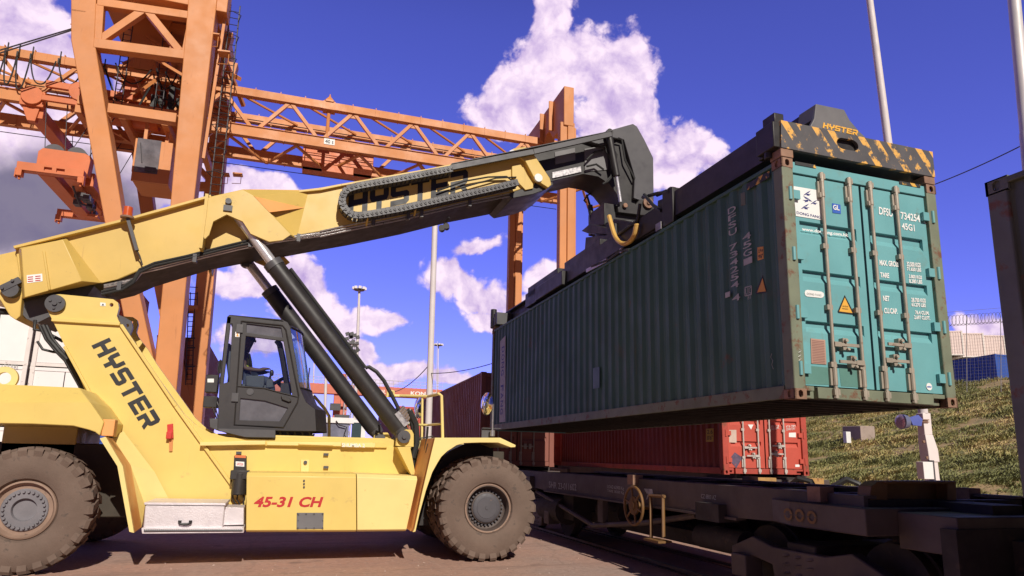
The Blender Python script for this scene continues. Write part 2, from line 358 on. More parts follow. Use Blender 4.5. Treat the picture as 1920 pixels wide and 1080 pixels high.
def obj(name, mb, material, parent=None, bevel=0, smooth=True, label=None, ang=35, weld=True, whole=False):
    if name in APART and not whole:
        r = None
        for t in clusters(mb):
            o = obj(name, t, material, parent, bevel, smooth, label, ang, weld, True); r = r or o
        return r
    me = bpy.data.meshes.new(name); o_ = off_of(parent)
    me.from_pydata([v - o_ for v in mb.v], [], mb.f)
    bm = bmesh.new(); bm.from_mesh(me)
    if weld: bmesh.ops.remove_doubles(bm, verts=bm.verts, dist=1e-5)
    bmesh.ops.recalc_face_normals(bm, faces=bm.faces); bm.to_mesh(me); bm.free()
    if smooth: me.shade_smooth(); me.set_sharp_from_angle(angle=R(ang))
    me.materials.append(material)
    o = bpy.data.objects.new(name, me); C.objects.link(o)
    if parent is not None: o.parent = parent; OFF[o.name] = o_
    if bevel:
        b = o.modifiers.new('bevel', 'BEVEL'); b.width = bevel; b.segments = 2; b.limit_method = 'ANGLE'; b.angle_limit = R(40)
    if label: o['label'] = label
    return o
def thing(name, label, cat, loc=(0, 0, 0), rz=0, group=None, world=True):
    """Empty at the base; parts are given in site coordinates when world, else in the thing's own frame"""
    o = bpy.data.objects.new(name, None); C.objects.link(o); o.empty_display_size = .5
    o.location = loc; o.rotation_euler = (0, 0, rz); o['label'] = label; o['category'] = cat
    if group: o['group'] = group
    o.matrix_basis = Matrix.Translation(V(loc)) @ Matrix.Rotation(rz, 4, 'Z')
    if world: OFF[o.name] = Matrix.Rotation(-rz, 3, 'Z') @ V(loc)
    return o
def tag(o, label, cat, group=None):
    o['label'] = label; o['category'] = cat
    if group: o['group'] = group
    return o
def struct(o): o['kind'] = 'structure'; return o
def copy_tree(o, parent=None):
    c = o.copy(); C.objects.link(c)
    if parent is not None: c.parent = parent
    for ch in [x for x in CH.get(o.name, [])]: copy_tree(ch, c)
    return c
CH = {}
def index_children():
    CH.clear()
    for x in bpy.data.objects:
        if x.parent: CH.setdefault(x.parent.name, []).append(x)
def text_mesh(body, shear=0, bold=0):
    cu = bpy.data.curves.new('t', 'FONT'); cu.body = body; cu.size = 1; cu.shear = shear; cu.offset = bold; cu.resolution_u = 3
    ob = bpy.data.objects.new('t', cu); C.objects.link(ob)
    me = bpy.data.meshes.new_from_object(ob.evaluated_get(bpy.context.evaluated_depsgraph_get()))
    vs_ = [(q.co.x, q.co.y) for q in me.vertices]; fs = [tuple(p.vertices) for p in me.polygons]
    bpy.data.objects.remove(ob); bpy.data.curves.remove(cu); bpy.data.meshes.remove(me)
    return vs_, fs
def text_quad(mb, body, bl, br, tl, nrm, lift=.004, shear=0, bold=0):
    """lettering stretched over the parallelogram bottom-left, bottom-right, top-left"""
    vs_, fs = text_mesh(body, shear, bold); bl, br, tl = V(bl), V(br), V(tl)
    x0 = min(v[0] for v in vs_); x1 = max(v[0] for v in vs_); y0 = min(v[1] for v in vs_); y1 = max(v[1] for v in vs_)
    mb.add([bl + (br - bl) * ((v[0] - x0) / (x1 - x0)) + (tl - bl) * ((v[1] - y0) / (y1 - y0)) + V(nrm) * lift for v in vs_], fs)
    return mb
# heavy square letters of the machine's name, unit cells (x 0..1, y 0..1)
SQ = {'H': [[(0, 0), (.28, 0), (.28, 1), (0, 1)], [(.72, 0), (1, 0), (1, 1), (.72, 1)], [(.28, .38), (.72, .38), (.72, .62), (.28, .62)]],
      'Y': [[(0, 1), (0, .55), (.1, .36), (.36, .36), (.36, 0), (.64, 0), (.64, .36), (.9, .36), (1, .55), (1, 1), (.72, 1), (.72, .6), (.28, .6), (.28, 1)]],
      'S': [[(0, 0), (.85, 0), (1, .12), (1, .5), (.88, .6), (.28, .6), (.28, .77), (1, .77), (1, 1), (.14, 1), (0, .88), (0, .5), (.12, .38), (.72, .38), (.72, .23), (0, .23)]],
      'T': [[(.36, 0), (.64, 0), (.64, .76), (1, .76), (1, 1), (0, 1), (0, .76), (.36, .76)]],
      'E': [[(0, 0), (1, 0), (1, .23), (.28, .23), (.28, .39), (.92, .39), (.92, .61), (.28, .61), (.28, .77), (1, .77), (1, 1), (0, 1)]],
      'R': [[(0, 0), (.28, 0), (.28, .3), (.5, .3), (.72, 0), (1, 0), (.8, .3), (.94, .36), (1, .5), (1, .86), (.86, 1), (0, 1), (0, .75), (.72, .75), (.72, .54), (0, .54)]]}
def square_word(mb, word, bl, br, tl, nrm, lift=.004, gap=.16):
    bl, br, tl = V(bl), V(br), V(tl); n = len(word); wd = 1 / (n + gap * (n - 1))
    for i, ch in enumerate(word):
        for pl in SQ[ch]:
            q = [bl + (br - bl) * ((i * (1 + gap) + x) * wd) + (tl - bl) * y + V(nrm) * lift for x, y in pl]
            mb.prism(q, V(nrm) * .002)
    return mb
# ================================================================== the setting
def hill_z(x, y):
    t = x - 19.0 - .6 * math.sin(y * .21)
    if t <= 0: return -.05
    z = t * t * .04 if t < 3 else .36 + (t - 3) * .245
    z = min(z, 9.0)
    return z + (.22 * mnoise(V((x * .35, y * .35, 0))) + .10 * mnoise(V((x * 1.1, y * 1.1, 3)))) * min(1, t / 2) * (0.25 if z >= 8.9 else 1)
m = mat('yard_asphalt', (.44, .265, .205), .92, var=.13, vs_=.35, dirt=((.46, .30, .235), .32, .8), dirt2=((.25, .17, .145), .2, .5), bump=.5, bs=45, spec=.25)
t = m.node_tree; b = t.nodes['Principled BSDF']
# pale grit and pebbles in the wearing course
tc = t.nodes.new('ShaderNodeTexCoord'); vo = t.nodes.new('ShaderNodeTexNoise'); vo.inputs['Scale'].default_value = 55; vo.inputs['Detail'].default_value = 3; t.links.new(tc.outputs['Object'], vo.inputs['Vector'])
mr = t.nodes.new('ShaderNodeMapRange'); t.links.new(vo.outputs[0], mr.inputs[0]); mr.inputs[1].default_value = .60; mr.inputs[2].default_value = .72; mr.inputs[4].default_value = .55
mxn = t.nodes.new('ShaderNodeMix'); mxn.data_type = 'RGBA'; src = b.inputs['Base Color'].links[0].from_socket
t.links.new(mr.outputs[0], mxn.inputs[0]); t.links.new(src, mxn.inputs[6]); mxn.inputs[7].default_value = (.62, .45, .37, 1); t.links.new(mxn.outputs[2], b.inputs['Base Color'])
def overlay(vec_scale, kind, lo, hi, amt, colr, scl, rot=0):
    mp_ = t.nodes.new('ShaderNodeMapping'); t.links.new(tc.outputs['Object'], mp_.inputs[0]); mp_.inputs[3].default_value = vec_scale; mp_.inputs[2].default_value = (0, 0, rot)
    if kind == 'crack':
        n1 = t.nodes.new('ShaderNodeTexVoronoi'); n1.feature = 'DISTANCE_TO_EDGE'; n1.inputs['Scale'].default_value = scl
        wn_ = t.nodes.new('ShaderNodeTexNoise'); wn_.inputs['Scale'].default_value = 1.6; wn_.inputs['Detail'].default_value = 5; t.links.new(mp_.outputs[0], wn_.inputs['Vector'])
        ad_ = t.nodes.new('ShaderNodeMix'); ad_.data_type = 'RGBA'; ad_.blend_type = 'LINEAR_LIGHT'; ad_.inputs[0].default_value = .45; t.links.new(mp_.outputs[0], ad_.inputs[6]); t.links.new(wn_.outputs['Color'], ad_.inputs[7]); t.links.new(ad_.outputs[2], n1.inputs['Vector']); o1 = n1.outputs['Distance']
    else:
        n1 = t.nodes.new('ShaderNodeTexNoise'); n1.inputs['Scale'].default_value = scl; n1.inputs['Detail'].default_value = 6; t.links.new(mp_.outputs[0], n1.inputs['Vector']); o1 = n1.outputs[0]
    r1 = t.nodes.new('ShaderNodeMapRange'); t.links.new(o1, r1.inputs[0])
    for i, vv in enumerate((lo, hi, 0, amt)): r1.inputs[i + 1].default_value = vv
    m1 = t.nodes.new('ShaderNodeMix'); m1.data_type = 'RGBA'; src_ = b.inputs['Base Color'].links[0].from_socket
    t.links.new(r1.outputs[0], m1.inputs[0]); t.links.new(src_, m1.inputs[6]); m1.inputs[7].default_value = (*colr, 1); t.links.new(m1.outputs[2], b.inputs['Base Color'])
overlay((1, 1, 1), 'smear', .50, .66, .55, (.35, .275, .245), .33)
overlay((1, 1, 1), 'smear', .52, .62, .35, (.27, .185, .15), 9)
overlay((1, 1, 1), 'smear', .56, .66, .4, (.58, .42, .34), 16)
overlay((.25, 2.2, 1), 'smear', .56, .70, .5, (.25, .165, .135), 1.3, .2)
overlay((1.6, .22, 1), 'smear', .58, .72, .4, (.52, .36, .29), 1.0, -.15)
overlay((1, 1, 1), 'smear', .64, .70, .55, (.15, .105, .09), .7)
overlay((1, 1, 1), 'crack', .008, .0, .3, (.22, .15, .115), .17)
g = MB(); rs_ = random.Random(21)
for k in range(1500):
    y_ = 6.3 + 14 * rs_.random() ** 1.7; x_ = -3 + rs_.random() * 9.5; sz = .006 + .016 * rs_.random() ** 3
    c_ = V((x_, y_, sz * .5)); mq = [V((rs_.uniform(-1, 1), rs_.uniform(-1, 1), rs_.uniform(-.6, .8))) * sz for _ in range(4)]
    i_ = len(g.v); g.v += [c_ + q for q in mq]; g.f += [(i_, i_ + 1, i_ + 2), (i_, i_ + 2, i_ + 3), (i_, i_ + 3, i_ + 1), (i_ + 1, i_ + 3, i_ + 2)]
gv = obj('gravel', g, mat('loose_stone', (.50, .38, .32), .9, var=.35, vs_=20), smooth=False, weld=False); gv['kind'] = 'stuff'; gv['label'] = 'loose grit and small stones scattered over the yard'; gv['category'] = 'gravel'
g = MB(); g.add([(-400, -200, 0), (1500, -200, 0), (1500, 1500, 0), (-400, 1500, 0)], [(0, 1, 2, 3)])
struct(obj('ground', g, m))
# grassed bank
g = MB(); nx, ny = 110, 130
xs = [18.0 + (i / nx) ** 1.25 * 112 for i in range(nx + 1)]; ys = [-25 + j * 1.9 for j in range(ny + 1)]
for x in xs:
    for y in ys: g.v.append(V((x, y, hill_z(x, y))))
for i in range(nx):
    for j in range(ny): a = i * (ny + 1) + j; g.f.append((a, a + ny + 1, a + ny + 2, a + 1))
SOIL = mat('bank_soil', (.36, .25, .125), .95, var=.2, vs_=.4, dirt=((.17, .17, .06), .5, .5), dirt2=((.50, .34, .19), .3, .25), bump=.8, bs=12)
struct(obj('hill', g, SOIL, ang=80))
# grass: tufts of blades, green clumps and straw
GR = bpy.data.materials.new('grass_blades'); GR.use_nodes = True; t = GR.node_tree; b = t.nodes['Principled BSDF']; b.inputs['Roughness'].default_value = .7; b.inputs['Specular IOR Level'].default_value = .2
ge = t.nodes.new('ShaderNodeNewGeometry'); tcn = t.nodes.new('ShaderNodeTexCoord'); nz = t.nodes.new('ShaderNodeTexNoise'); nz.inputs['Scale'].default_value = .30; nz.inputs['Detail'].default_value = 4; t.links.new(tcn.outputs['Object'], nz.inputs['Vector'])
ad = t.nodes.new('ShaderNodeMath'); ad.operation = 'MULTIPLY_ADD'; t.links.new(ge.outputs['Random Per Island'], ad.inputs[0]); ad.inputs[1].default_value = .22; t.links.new(nz.outputs[0], ad.inputs[2])
rp = t.nodes.new('ShaderNodeValToRGB'); t.links.new(ad.outputs[0], rp.inputs[0]); e = rp.color_ramp.elements
e[0].position = .47; e[0].color = (.21, .215, .085, 1); e[1].position = .9; e[1].color = (.66, .48, .25, 1)
for p_, c_ in ((.60, (.30, .285, .115)), (.68, (.40, .34, .13)), (.76, (.53, .40, .18))):
    q = e.new(p_); q.color = (*c_, 1)
t.links.new(rp.outputs[0], b.inputs['Base Color'])
g = MB(); rnd = random.Random(3)
def tuft(x, y, s, nb, lean):
    z = hill_z(x, y) - .03
    for k in range(nb):
        a = rnd.random() * 6.283; l = s * (.55 + .7 * rnd.random()); o_ = .35 * s * rnd.random(); bx, by = x + o_ * math.cos(a), y + o_ * math.sin(a)
        a2 = a + rnd.uniform(-.9, .9); lh = l * rnd.uniform(.5, 1.0); dx, dy = math.cos(a2) * lh + lean[0], math.sin(a2) * lh + lean[1]; wv_ = .014 + s * .028
        px_, py_ = -math.sin(a) * wv_, math.cos(a) * wv_
        i = len(g.v)
        g.v += [V((bx - px_, by - py_, z)), V((bx + px_, by + py_, z)), V((bx + dx * .5 + px_ * .7, by + dy * .5 + py_ * .7, z + l * .50 + .12 * dx)), V((bx + dx * .5 - px_ * .7, by + dy * .5 - py_ * .7, z + l * .50 + .12 * dx)), V((bx + dx, by + dy, z + l * .52 + .24 * dx))]
        g.f += [(i, i + 1, i + 2, i + 3), (i + 3, i + 2, i + 4)]
cnt = 0
while cnt < 26000:
    # more tufts where the bank is near
    x = 19.3 + (rnd.random() ** 1.5) * 42; y = x * (.62 + .62 * rnd.random()) - 4 * rnd.random()
    nn = mnoise(V((x * .45, y * .45, 7))) + .5 * mnoise(V((x * 1.3, y * 1.3, 2)))
    if nn < -.28 and rnd.random() < .7: cnt += 1; continue
    tuft(x, y, (.16 + .30 * max(0, nn + .2)) * (1 + x / 80), 6, (.09, -.05)); cnt += 1
gr = obj('grass', g, GR, smooth=False, weld=False); gr['kind'] = 'stuff'; gr['label'] = 'rough green and straw coloured grass covering the bank'; gr['category'] = 'grass'
# two railway lines set in the yard
RAILM = mat('rail_steel', (.16, .12, .10), .45, metal=.5, var=.2, vs_=4)
for xc in (6.42, 11.5):
    g = MB()
    for s in (-.56, .56):
        g.box(xc + s - .035, xc + s + .035, -20, 160, .004, .05); g.box(xc + s - .16, xc + s - .06, -20, 160, .002, .012)
    struct(obj('railway_track', g, RAILM, smooth=False))

# ================================================================== the reach stacker
RS = thing('reach_stacker', 'big yellow reach stacker with raised boom lifting a green container', 'reach stacker', (0, 12.6, 0))
YF, YP, YT, YB, YC = 10.6, 10.75, 11.8, 12.0, 12.6       # near faces: wheels, side tanks, tower plates, boom, centre line
def mir(y): return 2 * YC - y
def px_poly(pts, Y): return [P(x, y, 'Y', Y) for x, y in pts]
def pplate(mb, pts, Y, th, holes=()):
    q = [P(x, y, 'Y', Y) for x, y in pts]; hs = [[(P(x, y, 'Y', Y).x, P(x, y, 'Y', Y).z) for x, y in h] for h in holes]
    return mb.plate([(v.x, v.z) for v in q], hs, lambda u, v, w_: (u, Y + w_, v), th)
def mirror_y(mb):
    t = MB(); t.v = [V((v.x, 2 * YC - v.y, v.z)) for v in mb.v]; t.f = [tuple(f) for f in mb.f]; return t
def both(mb): 
    t = mirror_y(mb); mb.add(t.v, t.f); return mb
# --- wheels
def wheel(cx, yn, s, Rr=.83, w_=.52, deep=True, seed=0):
    """yn: outer face, s=+1 when the wheel lies beyond it"""
    wr = obj('wheel', MB().cyl((cx, yn + s * .2, Rr), (cx, yn + s * (w_ - .05), Rr), .22, 24), WAGD, RS)
    c = (cx, yn, Rr)
    mb = MB()
    pr = [(.375, .10), (.41, .03), (.47, .005), (.55, -.01), (.62, .0), (.69, .016), (.738, .03), (.778, .055), (.797, .11)]
    pr = pr + [(r, w_ - a) for r, a in reversed(pr)]
    mb.lathe(pr, c, 'Y', 96, s, closed=True)
    nl = 26; rn = random.Random(seed)
    for side in (0, 1):
        for k in range(nl):
            t0 = 2 * math.pi * (k + .5 * side) / nl + rn.uniform(-.006, .006); hw = .078 + rn.uniform(-.004, .004)
            def pt(r, a, th): return V((cx + r * math.cos(th), yn + s * (a if side == 0 else w_ - a), Rr + r * math.sin(th)))
            sk = .10
            o0 = [(.70, .02, -hw * .95), (.70, .02, hw * .95), (.735, w_ * .50, sk + hw * .8), (.735, w_ * .50, sk - hw * .8)]
            o1 = [(Rr - .012, .035, -hw * .82), (Rr - .012, .035, hw * .82), (Rr, w_ * .50, sk + hw * .6), (Rr, w_ * .50, sk - hw * .6)]
            om = [(.775, .004, -hw * .9), (.775, .004, hw * .9)]
            a = [pt(r, d, t0 + th) for r, d, th in o0]; bq = [pt(r, d, t0 + th) for r, d, th in o1]; cq = [pt(r, d, t0 + th) for r, d, th in om]
            i = len(mb.v); mb.v += a + bq + cq   # 0-3 base, 4-7 top, 8-9 bulge at the shoulder
            mb.f += [tuple(i + j for j in f) for f in ((4, 5, 6, 7), (0, 8, 9, 1), (8, 4, 5, 9), (3, 2, 6, 7), (0, 3, 7, 4, 8), (1, 9, 5, 6, 2))]
    obj('tyre', mb, TYR, wr, ang=28)
    rm = MB()
    if deep:
        rm.lathe([(.385, .085), (.375, .06), (.352, .055), (.345, .09), (.335, .11), (.335, .20), (.315, .22), (.255, .235), (.25, .16), (.235, .15), (.215, .15)], c, 'Y', 56, s, c0=False, c1=False)
    else:
        rm.lathe([(.385, .085), (.375, .06), (.355, .05), (.345, .08), (.335, .10), (.325, .12), (.285, .125), (.25, .12)], c, 'Y', 56, s, c0=False, c1=False)
    obj('rim', rm, RIMD if deep else RIM, wr)
    if deep: obj('rim_flange', MB().lathe([(.392, .075), (.385, .052), (.372, .05), (.36, .056)], c, 'Y', 56, s, c0=False, c1=False), RIM, wr)
    hb = MB()
    if deep:
        hb.lathe([(.232, .151), (.232, .14), (.215, .128), (.17, .124), (.165, .118), (.03, .116), (.028, .108)], c, 'Y', 48, s, c0=False)
        for k in range(28):
            a = 2 * math.pi * k / 28; q = V((cx + .275 * math.cos(a), yn + s * .236, Rr + .275 * math.sin(a))); hb.cyl(q, q - V((0, s * .055, 0)), .017, 8)
            q2 = V((cx + .247 * math.cos(a), yn + s * .236, Rr + .247 * math.sin(a))); hb.cyl(q2, q2 - V((0, s * .07, 0)), .010, 6)
    else:
        hb.lathe([(.275, .126), (.275, .108), (.265, .10), (.15, .098), (.145, .115), (.14, .15), (.02, .15)], c, 'Y', 48, s, c0=False)
        for k in range(26):
            a = 2 * math.pi * k / 26; q = V((cx + .235 * math.cos(a), yn + s * .1, Rr + .235 * math.sin(a))); hb.cyl(q, q - V((0, s * .03, 0)), .017, 6)
    obj('hub', hb, HUBD if deep else HUB, wr)
    return wr
XF = 3.221; XR = -3.183
wheel(XF, YF, 1, seed=1); wheel(XF, YF + .56, 1, seed=2); wheel(XF, mir(YF), -1, seed=3); wheel(XF, mir(YF + .56), -1, seed=4)
wheel(XR, YF, 1, deep=False, seed=5); wheel(XR, mir(YF), -1, deep=False, seed=6)
ax = MB(); ax.cyl((XF, 11.6, .83), (XF, 13.6, .83), .3, 20); ax.box(XF - .35, XF + .35, 11.9, 13.3, .55, 1.2); ax.box(XR - .3, XR + .3, 11.2, 14, .6, 1.05)
obj('axle', ax, WAGD, RS)
# --- chassis and tower
tow = [(84, 573), (88, 560), (98, 553), (112, 551.5), (212, 561), (221, 567), (223, 577), (219, 592), (222, 601), (230, 612), (244, 630), (262, 660), (300, 713), (325, 748), (345, 776), (368, 797), (395, 812), (425, 819.5), (465, 823), (560, 825), (700, 829), (722, 830), (722, 838), (770, 839), (776, 870), (778, 990), (270, 996), (262, 940), (212, 822), (160, 725), (128, 662), (98, 600)]
pin = P(105, 570, 'Y', YT); hole = P(209, 571.5, 'Y', YT)
mb = MB(); pplate(mb, tow, YT, .10, [[(209 + 3.6 * math.cos(a), 571.5 + 3.6 * math.sin(a)) for a in [2 * math.pi * k / 14 for k in range(14)]]])
both(mb); obj('tower_plate', mb, YEL, RS, bevel=.012)
mb = MB(); mb.box(-1.9, 2.05, YT + .1, mir(YT + .1), .62, 1.93);  
mb.prism(px_poly([(160, 735), (212, 822), (300, 822), (330, 800), (262, 700), (230, 640), (222, 615), (120, 640)], YT + .1), (0, mir(YT + .1) - YT - .1, 0))
obj('chassis', mb, YEL, RS, bevel=.02)
mb = MB(); mb.box(-4.6, -1.92, YT + .1, mir(YT + .1), .62, 1.72); obj('rear_frame', mb, UND, RS, bevel=.02)  # yellow chassis here, dark colour puts in the shade under the rear body
mb = MB(); mb.box(2.06, 3.9, YT + .15, mir(YT + .15), .75, 1.75); obj('front_frame', mb, UND, RS, bevel=.02)
# weld ribs and the flange along the tower's edge
mb = MB()
def rib(a, c, w_=.05, Y=YT, th=.05):
    A, B = P(*a, 'Y', Y), P(*c, 'Y', Y); d = (B - A).normalized(); u = d.cross(V((0, 1, 0)))
    mb.obox((A + B) / 2 - V((0, th / 2, 0)), (B - A) / 2, u * (w_ / 2), V((0, th / 2, 0)))
rib((98, 600), (226, 608), .055); rib((228, 610), (330, 762)); rib((330, 762), (455, 937)); rib((122, 650), (215, 820), .04); rib((378, 832), (725, 838), .035)
obj('weld_rib', mb, YEL, RS, bevel=.008)
# deck edge boxes beside the cab
mb = MB(); pplate(mb, [(375, 829), (498, 826), (498, 834), (374, 836)], YT - .12, .12); pplate(mb, [(500, 828), (700, 830), (700, 838), (500, 835)], YT - .08, .08)
pplate(mb, [(560, 830), (625, 832), (625, 836), (560, 834)], YT - .13, .06); pplate(mb, [(640, 829), (704, 831), (704, 839), (640, 838)], YT - .11, .06)
obj('deck_edge', mb, YEL2, RS, bevel=.01)
mb = MB(); q = [P(x, y, 'Y', YT - .112) for x, y in ((641, 838), (684, 839), (641, 831))]; text_quad(mb, 'SHUMBA 2', q[0], q[1], q[2], (0, -1, 0), bold=.02); obj('lettering', mb, LETW, RS)
# pins
mb = MB(); mb.cyl(pin + V((0, -.06, 0)), pin + V((0, 1.72, 0)), .135, 28)
for k in range(3): a = 2 * math.pi * k / 3 + .5; q = pin + V((.075 * math.cos(a), -.06, .075 * math.sin(a))); mb.cyl(q, q + V((0, -.02, 0)), .02, 8)
mb.cyl(pin + V((0, -.06, 0)), pin + V((0, -.085, 0)), .035, 10); obj('pivot_pin', mb, DGR, RS)
mb = MB(); pplate(mb, [(222, 590), (236, 596), (246, 602), (249, 614), (244, 628), (236, 622), (226, 607)], YT + .02, .06, [[(239 + 3.2 * math.cos(a), 610 + 3.2 * math.sin(a)) for a in [2 * math.pi * k / 12 for k in range(12)]]])
obj('lifting_lug', mb, DGR, RS)
# red isolator on the tower, warning sticker
mb = MB(); pplate(mb, [(313, 796), (324, 794), (325, 822), (314, 824)], YT - .05, .05); q = P(318, 812, 'Y', YT - .05); mb.box(q.x - .04, q.x + .04, q.y - .05, q.y, q.z - .09, q.z + .02)
obj('isolator_switch', mb, REDP, RS, bevel=.008)
mb = MB(); pplate(mb, [(317, 824), (324, 824), (323, 846), (317, 846)], YT - .03, .03); obj('tag_plate', mb, ORG, RS)
mb = MB(); q = [P(x, y, 'Y', YT) for x, y in ((269, 801.5), (258, 780), (236, 0), (0, 0))][:0]
# HYSTER down the tower: reading runs down and to the right
bl = P(171.5, 648, 'Y', YT); br = P(270, 806, 'Y', YT); tl = P(205, 633, 'Y', YT)
mb = MB(); square_word(mb, 'HYSTER', bl, br, tl, (0, -1, 0)); obj('lettering', mb, LETB, RS)
# --- side tanks and toolboxes
def tank(pts, name, m_):
    mb = MB(); q = px_poly(pts, YP); ch = .05
    q2 = [v + V((0, .05, 0)) for v in q]; q2[0].z += .0; 
    a = [V((v.x, YP, v.z - (ch if i < 2 else 0) + (.03 if i >= 2 else 0))) for i, v in enumerate(q)]
    b2 = [V((v.x, YP + .06, v.z)) for v in q]
    mb.loft(a, b2); mb.prism(b2, (0, YT - YP - .06, 0))
    return obj(name, mb, m_, RS, bevel=.008)
tank([(463, 886), (668, 888.5), (668, 998), (461, 998.5)], 'side_tank', YEL)
tank([(669.5, 888.5), (783, 893), (762, 996.5), (669.5, 997.5)], 'side_tank', YEL2)
mb = MB(); bl, br, tl = [P(x, y, 'Y', YP) for x, y in ((476, 951), (607, 951), (476, 931))]; text_quad(mb, '45-31 CH', bl, br, tl, (0, -1, 0), shear=.28, bold=.035); obj('lettering', mb, LETR, RS)
mb = MB(); pplate(mb, [(556.5, 961.5), (607, 961.5), (606, 991.5), (556, 992)], YP - .012, .012); obj('vent_plate', mb, MGR, RS, bevel=.004)
mb = MB()
for x in (558.5, 574, 589, 605):
    for y in (963.5, 990): q = P(x, y, 'Y', YP - .012); mb.cyl(q, q + V((0, -.012, 0)), .012, 8)
for x, y in ((560, 965.5), (605, 976), (559, 976)): q = P(x, y, 'Y', YP - .012); mb.cyl(q, q + V((0, -.01, 0)), .009, 8)
for y in (901, 907, 913): q = P(570, y, 'Y', YP); mb.cyl(q, q + V((0, -.02, 0)), .014, 8)
obj('panel_bolts', mb, DGR, RS)
mb = MB(); pplate(mb, [(564, 862), (580, 862), (579, 887), (564, 887)], YT - .04, .04); obj('latch_plate', mb, YEL2, RS, bevel=.006)
mb = MB(); q = P(572.5, 867, 'Y', YT - .04); mb.cyl(q, q + V((0, -.03, 0)), .03, 10)
for x, y in ((448, 849), (611, 852), (611, 876)): q = P(x, y, 'Y', YT); mb.box(q.x - .04, q.x + .04, q.y - .05, q.y, q.z - .02, q.z + .02)
obj('latch', mb, DGR, RS)
# grease unit
mb = MB(); pplate(mb, [(439, 854), (462, 855), (462, 896), (437, 895)], YT - .17, .17); q = P(448, 913, 'Y', YT - .14); mb.cyl(q + V((0, 0, .22)), q + V((0, 0, -.12)), .11, 16); mb.box(q.x - .14, q.x + .14, q.y - .1, q.y + .1, q.z + .12, q.z + .26)
q2 = P(460, 910, 'Y', YT - .1); mb.box(q2.x - .04, q2.x + .05, q2.y - .05, q2.y + .05, q2.z - .06, q2.z + .08)
gu = obj('grease_unit', mb, BLK, RS, bevel=.012)
mb = MB(); pplate(mb, [(440, 853), (461, 854), (461, 859), (440, 858)], YT - .175, .01); obj('lid', mb, ORG2, gu)
mb = MB(); pplate(mb, [(442, 865), (458, 866), (458, 875), (442, 874)], YT - .176, .006); obj('sticker', mb, LETW, gu)
mb = MB(); bl, br, tl = [P(x, y, 'Y', YT - .178) for x, y in ((444, 872), (456, 873), (444, 867))]; text_quad(mb, 'LINCOLN', bl, br, tl, (0, -1, 0), bold=.02); obj('lettering', mb, LETR, gu)
mb = MB()
for pts in ([(441, 916), (436, 930), (438, 940), (444, 948)], [(455, 920), (458, 935), (456, 945), (461, 950)], [(446, 921), (444, 936), (450, 946)]): mb.tube([P(x, y, 'Y', YT - .12) for x, y in pts], .012, 6)
obj('hose', mb, RUB, gu)
# aluminium step box
YS = 10.72
mb = MB(); pplate(mb, [(272, 948), (421, 949.5), (418, 990), (268, 990)], YS, .85); sb = obj('step_box', mb, ALU, RS, bevel=.012)
mb = MB(); pplate(mb, [(265, 990), (457, 989), (457, 999), (266, 1001)], YS - .05, .7); pplate(mb, [(420, 951), (457, 952), (457, 984), (418, 985)], YS + .14, .6); pplate(mb, [(270, 942), (423, 943.5), (423, 948), (270, 946.5)], YS + .03, .9)
obj('step_frame', mb, ALU, sb, bevel=.006)
mb = MB(); mb.tube([P(x, y, 'Y', YS - .03) for x, y in ((336, 977), (337, 982), (343, 983), (352, 983), (357, 981), (358, 976.5))], .018, 8); pplate(mb, [(334, 976), (340, 976), (340, 979), (334, 979)], YS - .03, .03); pplate(mb, [(354, 976), (360, 976), (360, 979), (354, 979)], YS - .03, .03)
obj('handle', mb, BLK, sb)
mb = MB(); mb.tube([P(x, y, 'Y', YS - .06) for x, y in ((270, 995.5), (455, 994.5))], .012, 6)
for i in range(46):
    x = 271 + i * 4; q = P(x, 994.3, 'Y', YS - .055); mb.box(q.x - .008, q.x + .008, q.y - .012, q.y, q.z - .012, q.z + .012)
obj('grip_edge', mb, DGR, sb, smooth=False)
# --- front mudguard (drive axle): bent from one plate, lit edge towards us
outer = [(815.7, 820.7), (938, 820.7), (967, 834.5), (966.5, 838.5), (957, 838.8), (934, 830), (900, 829.8), (871, 830.6), (856, 835), (838, 846.7), (828, 856), (821, 867), (810.6, 885.6), (799, 919), (786, 966), (779, 997), (774, 998), (777, 992), (790, 930), (805, 865)]
mb = MB(); pplate(mb, outer, YF - .02, 1.15); both(mb); fg = obj('front_mudguard', mb, YEL2, RS, bevel=.006)
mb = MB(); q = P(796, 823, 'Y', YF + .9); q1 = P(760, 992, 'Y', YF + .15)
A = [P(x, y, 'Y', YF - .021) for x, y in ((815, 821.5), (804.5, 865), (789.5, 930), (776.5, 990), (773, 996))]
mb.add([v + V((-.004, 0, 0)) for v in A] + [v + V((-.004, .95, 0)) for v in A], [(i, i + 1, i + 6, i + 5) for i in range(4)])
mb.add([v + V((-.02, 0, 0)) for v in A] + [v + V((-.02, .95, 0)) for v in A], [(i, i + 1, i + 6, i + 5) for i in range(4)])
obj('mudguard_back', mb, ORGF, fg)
mb = MB(); pplate(mb, [(745, 838), (769, 838), (779, 890), (771, 890)], YT - .35, .35); obj('gusset', mb, YEL, RS)
mb = MB(); q = px_poly([(786, 985), (800, 930), (815, 890), (830, 858), (842, 846), (872, 832), (915, 831), (925, 838), (925, 900), (900, 985)], YF + 1.12); mb.prism(q, (0, .04, 0)); both(mb); obj('mudguard_liner', mb, BLK, RS)
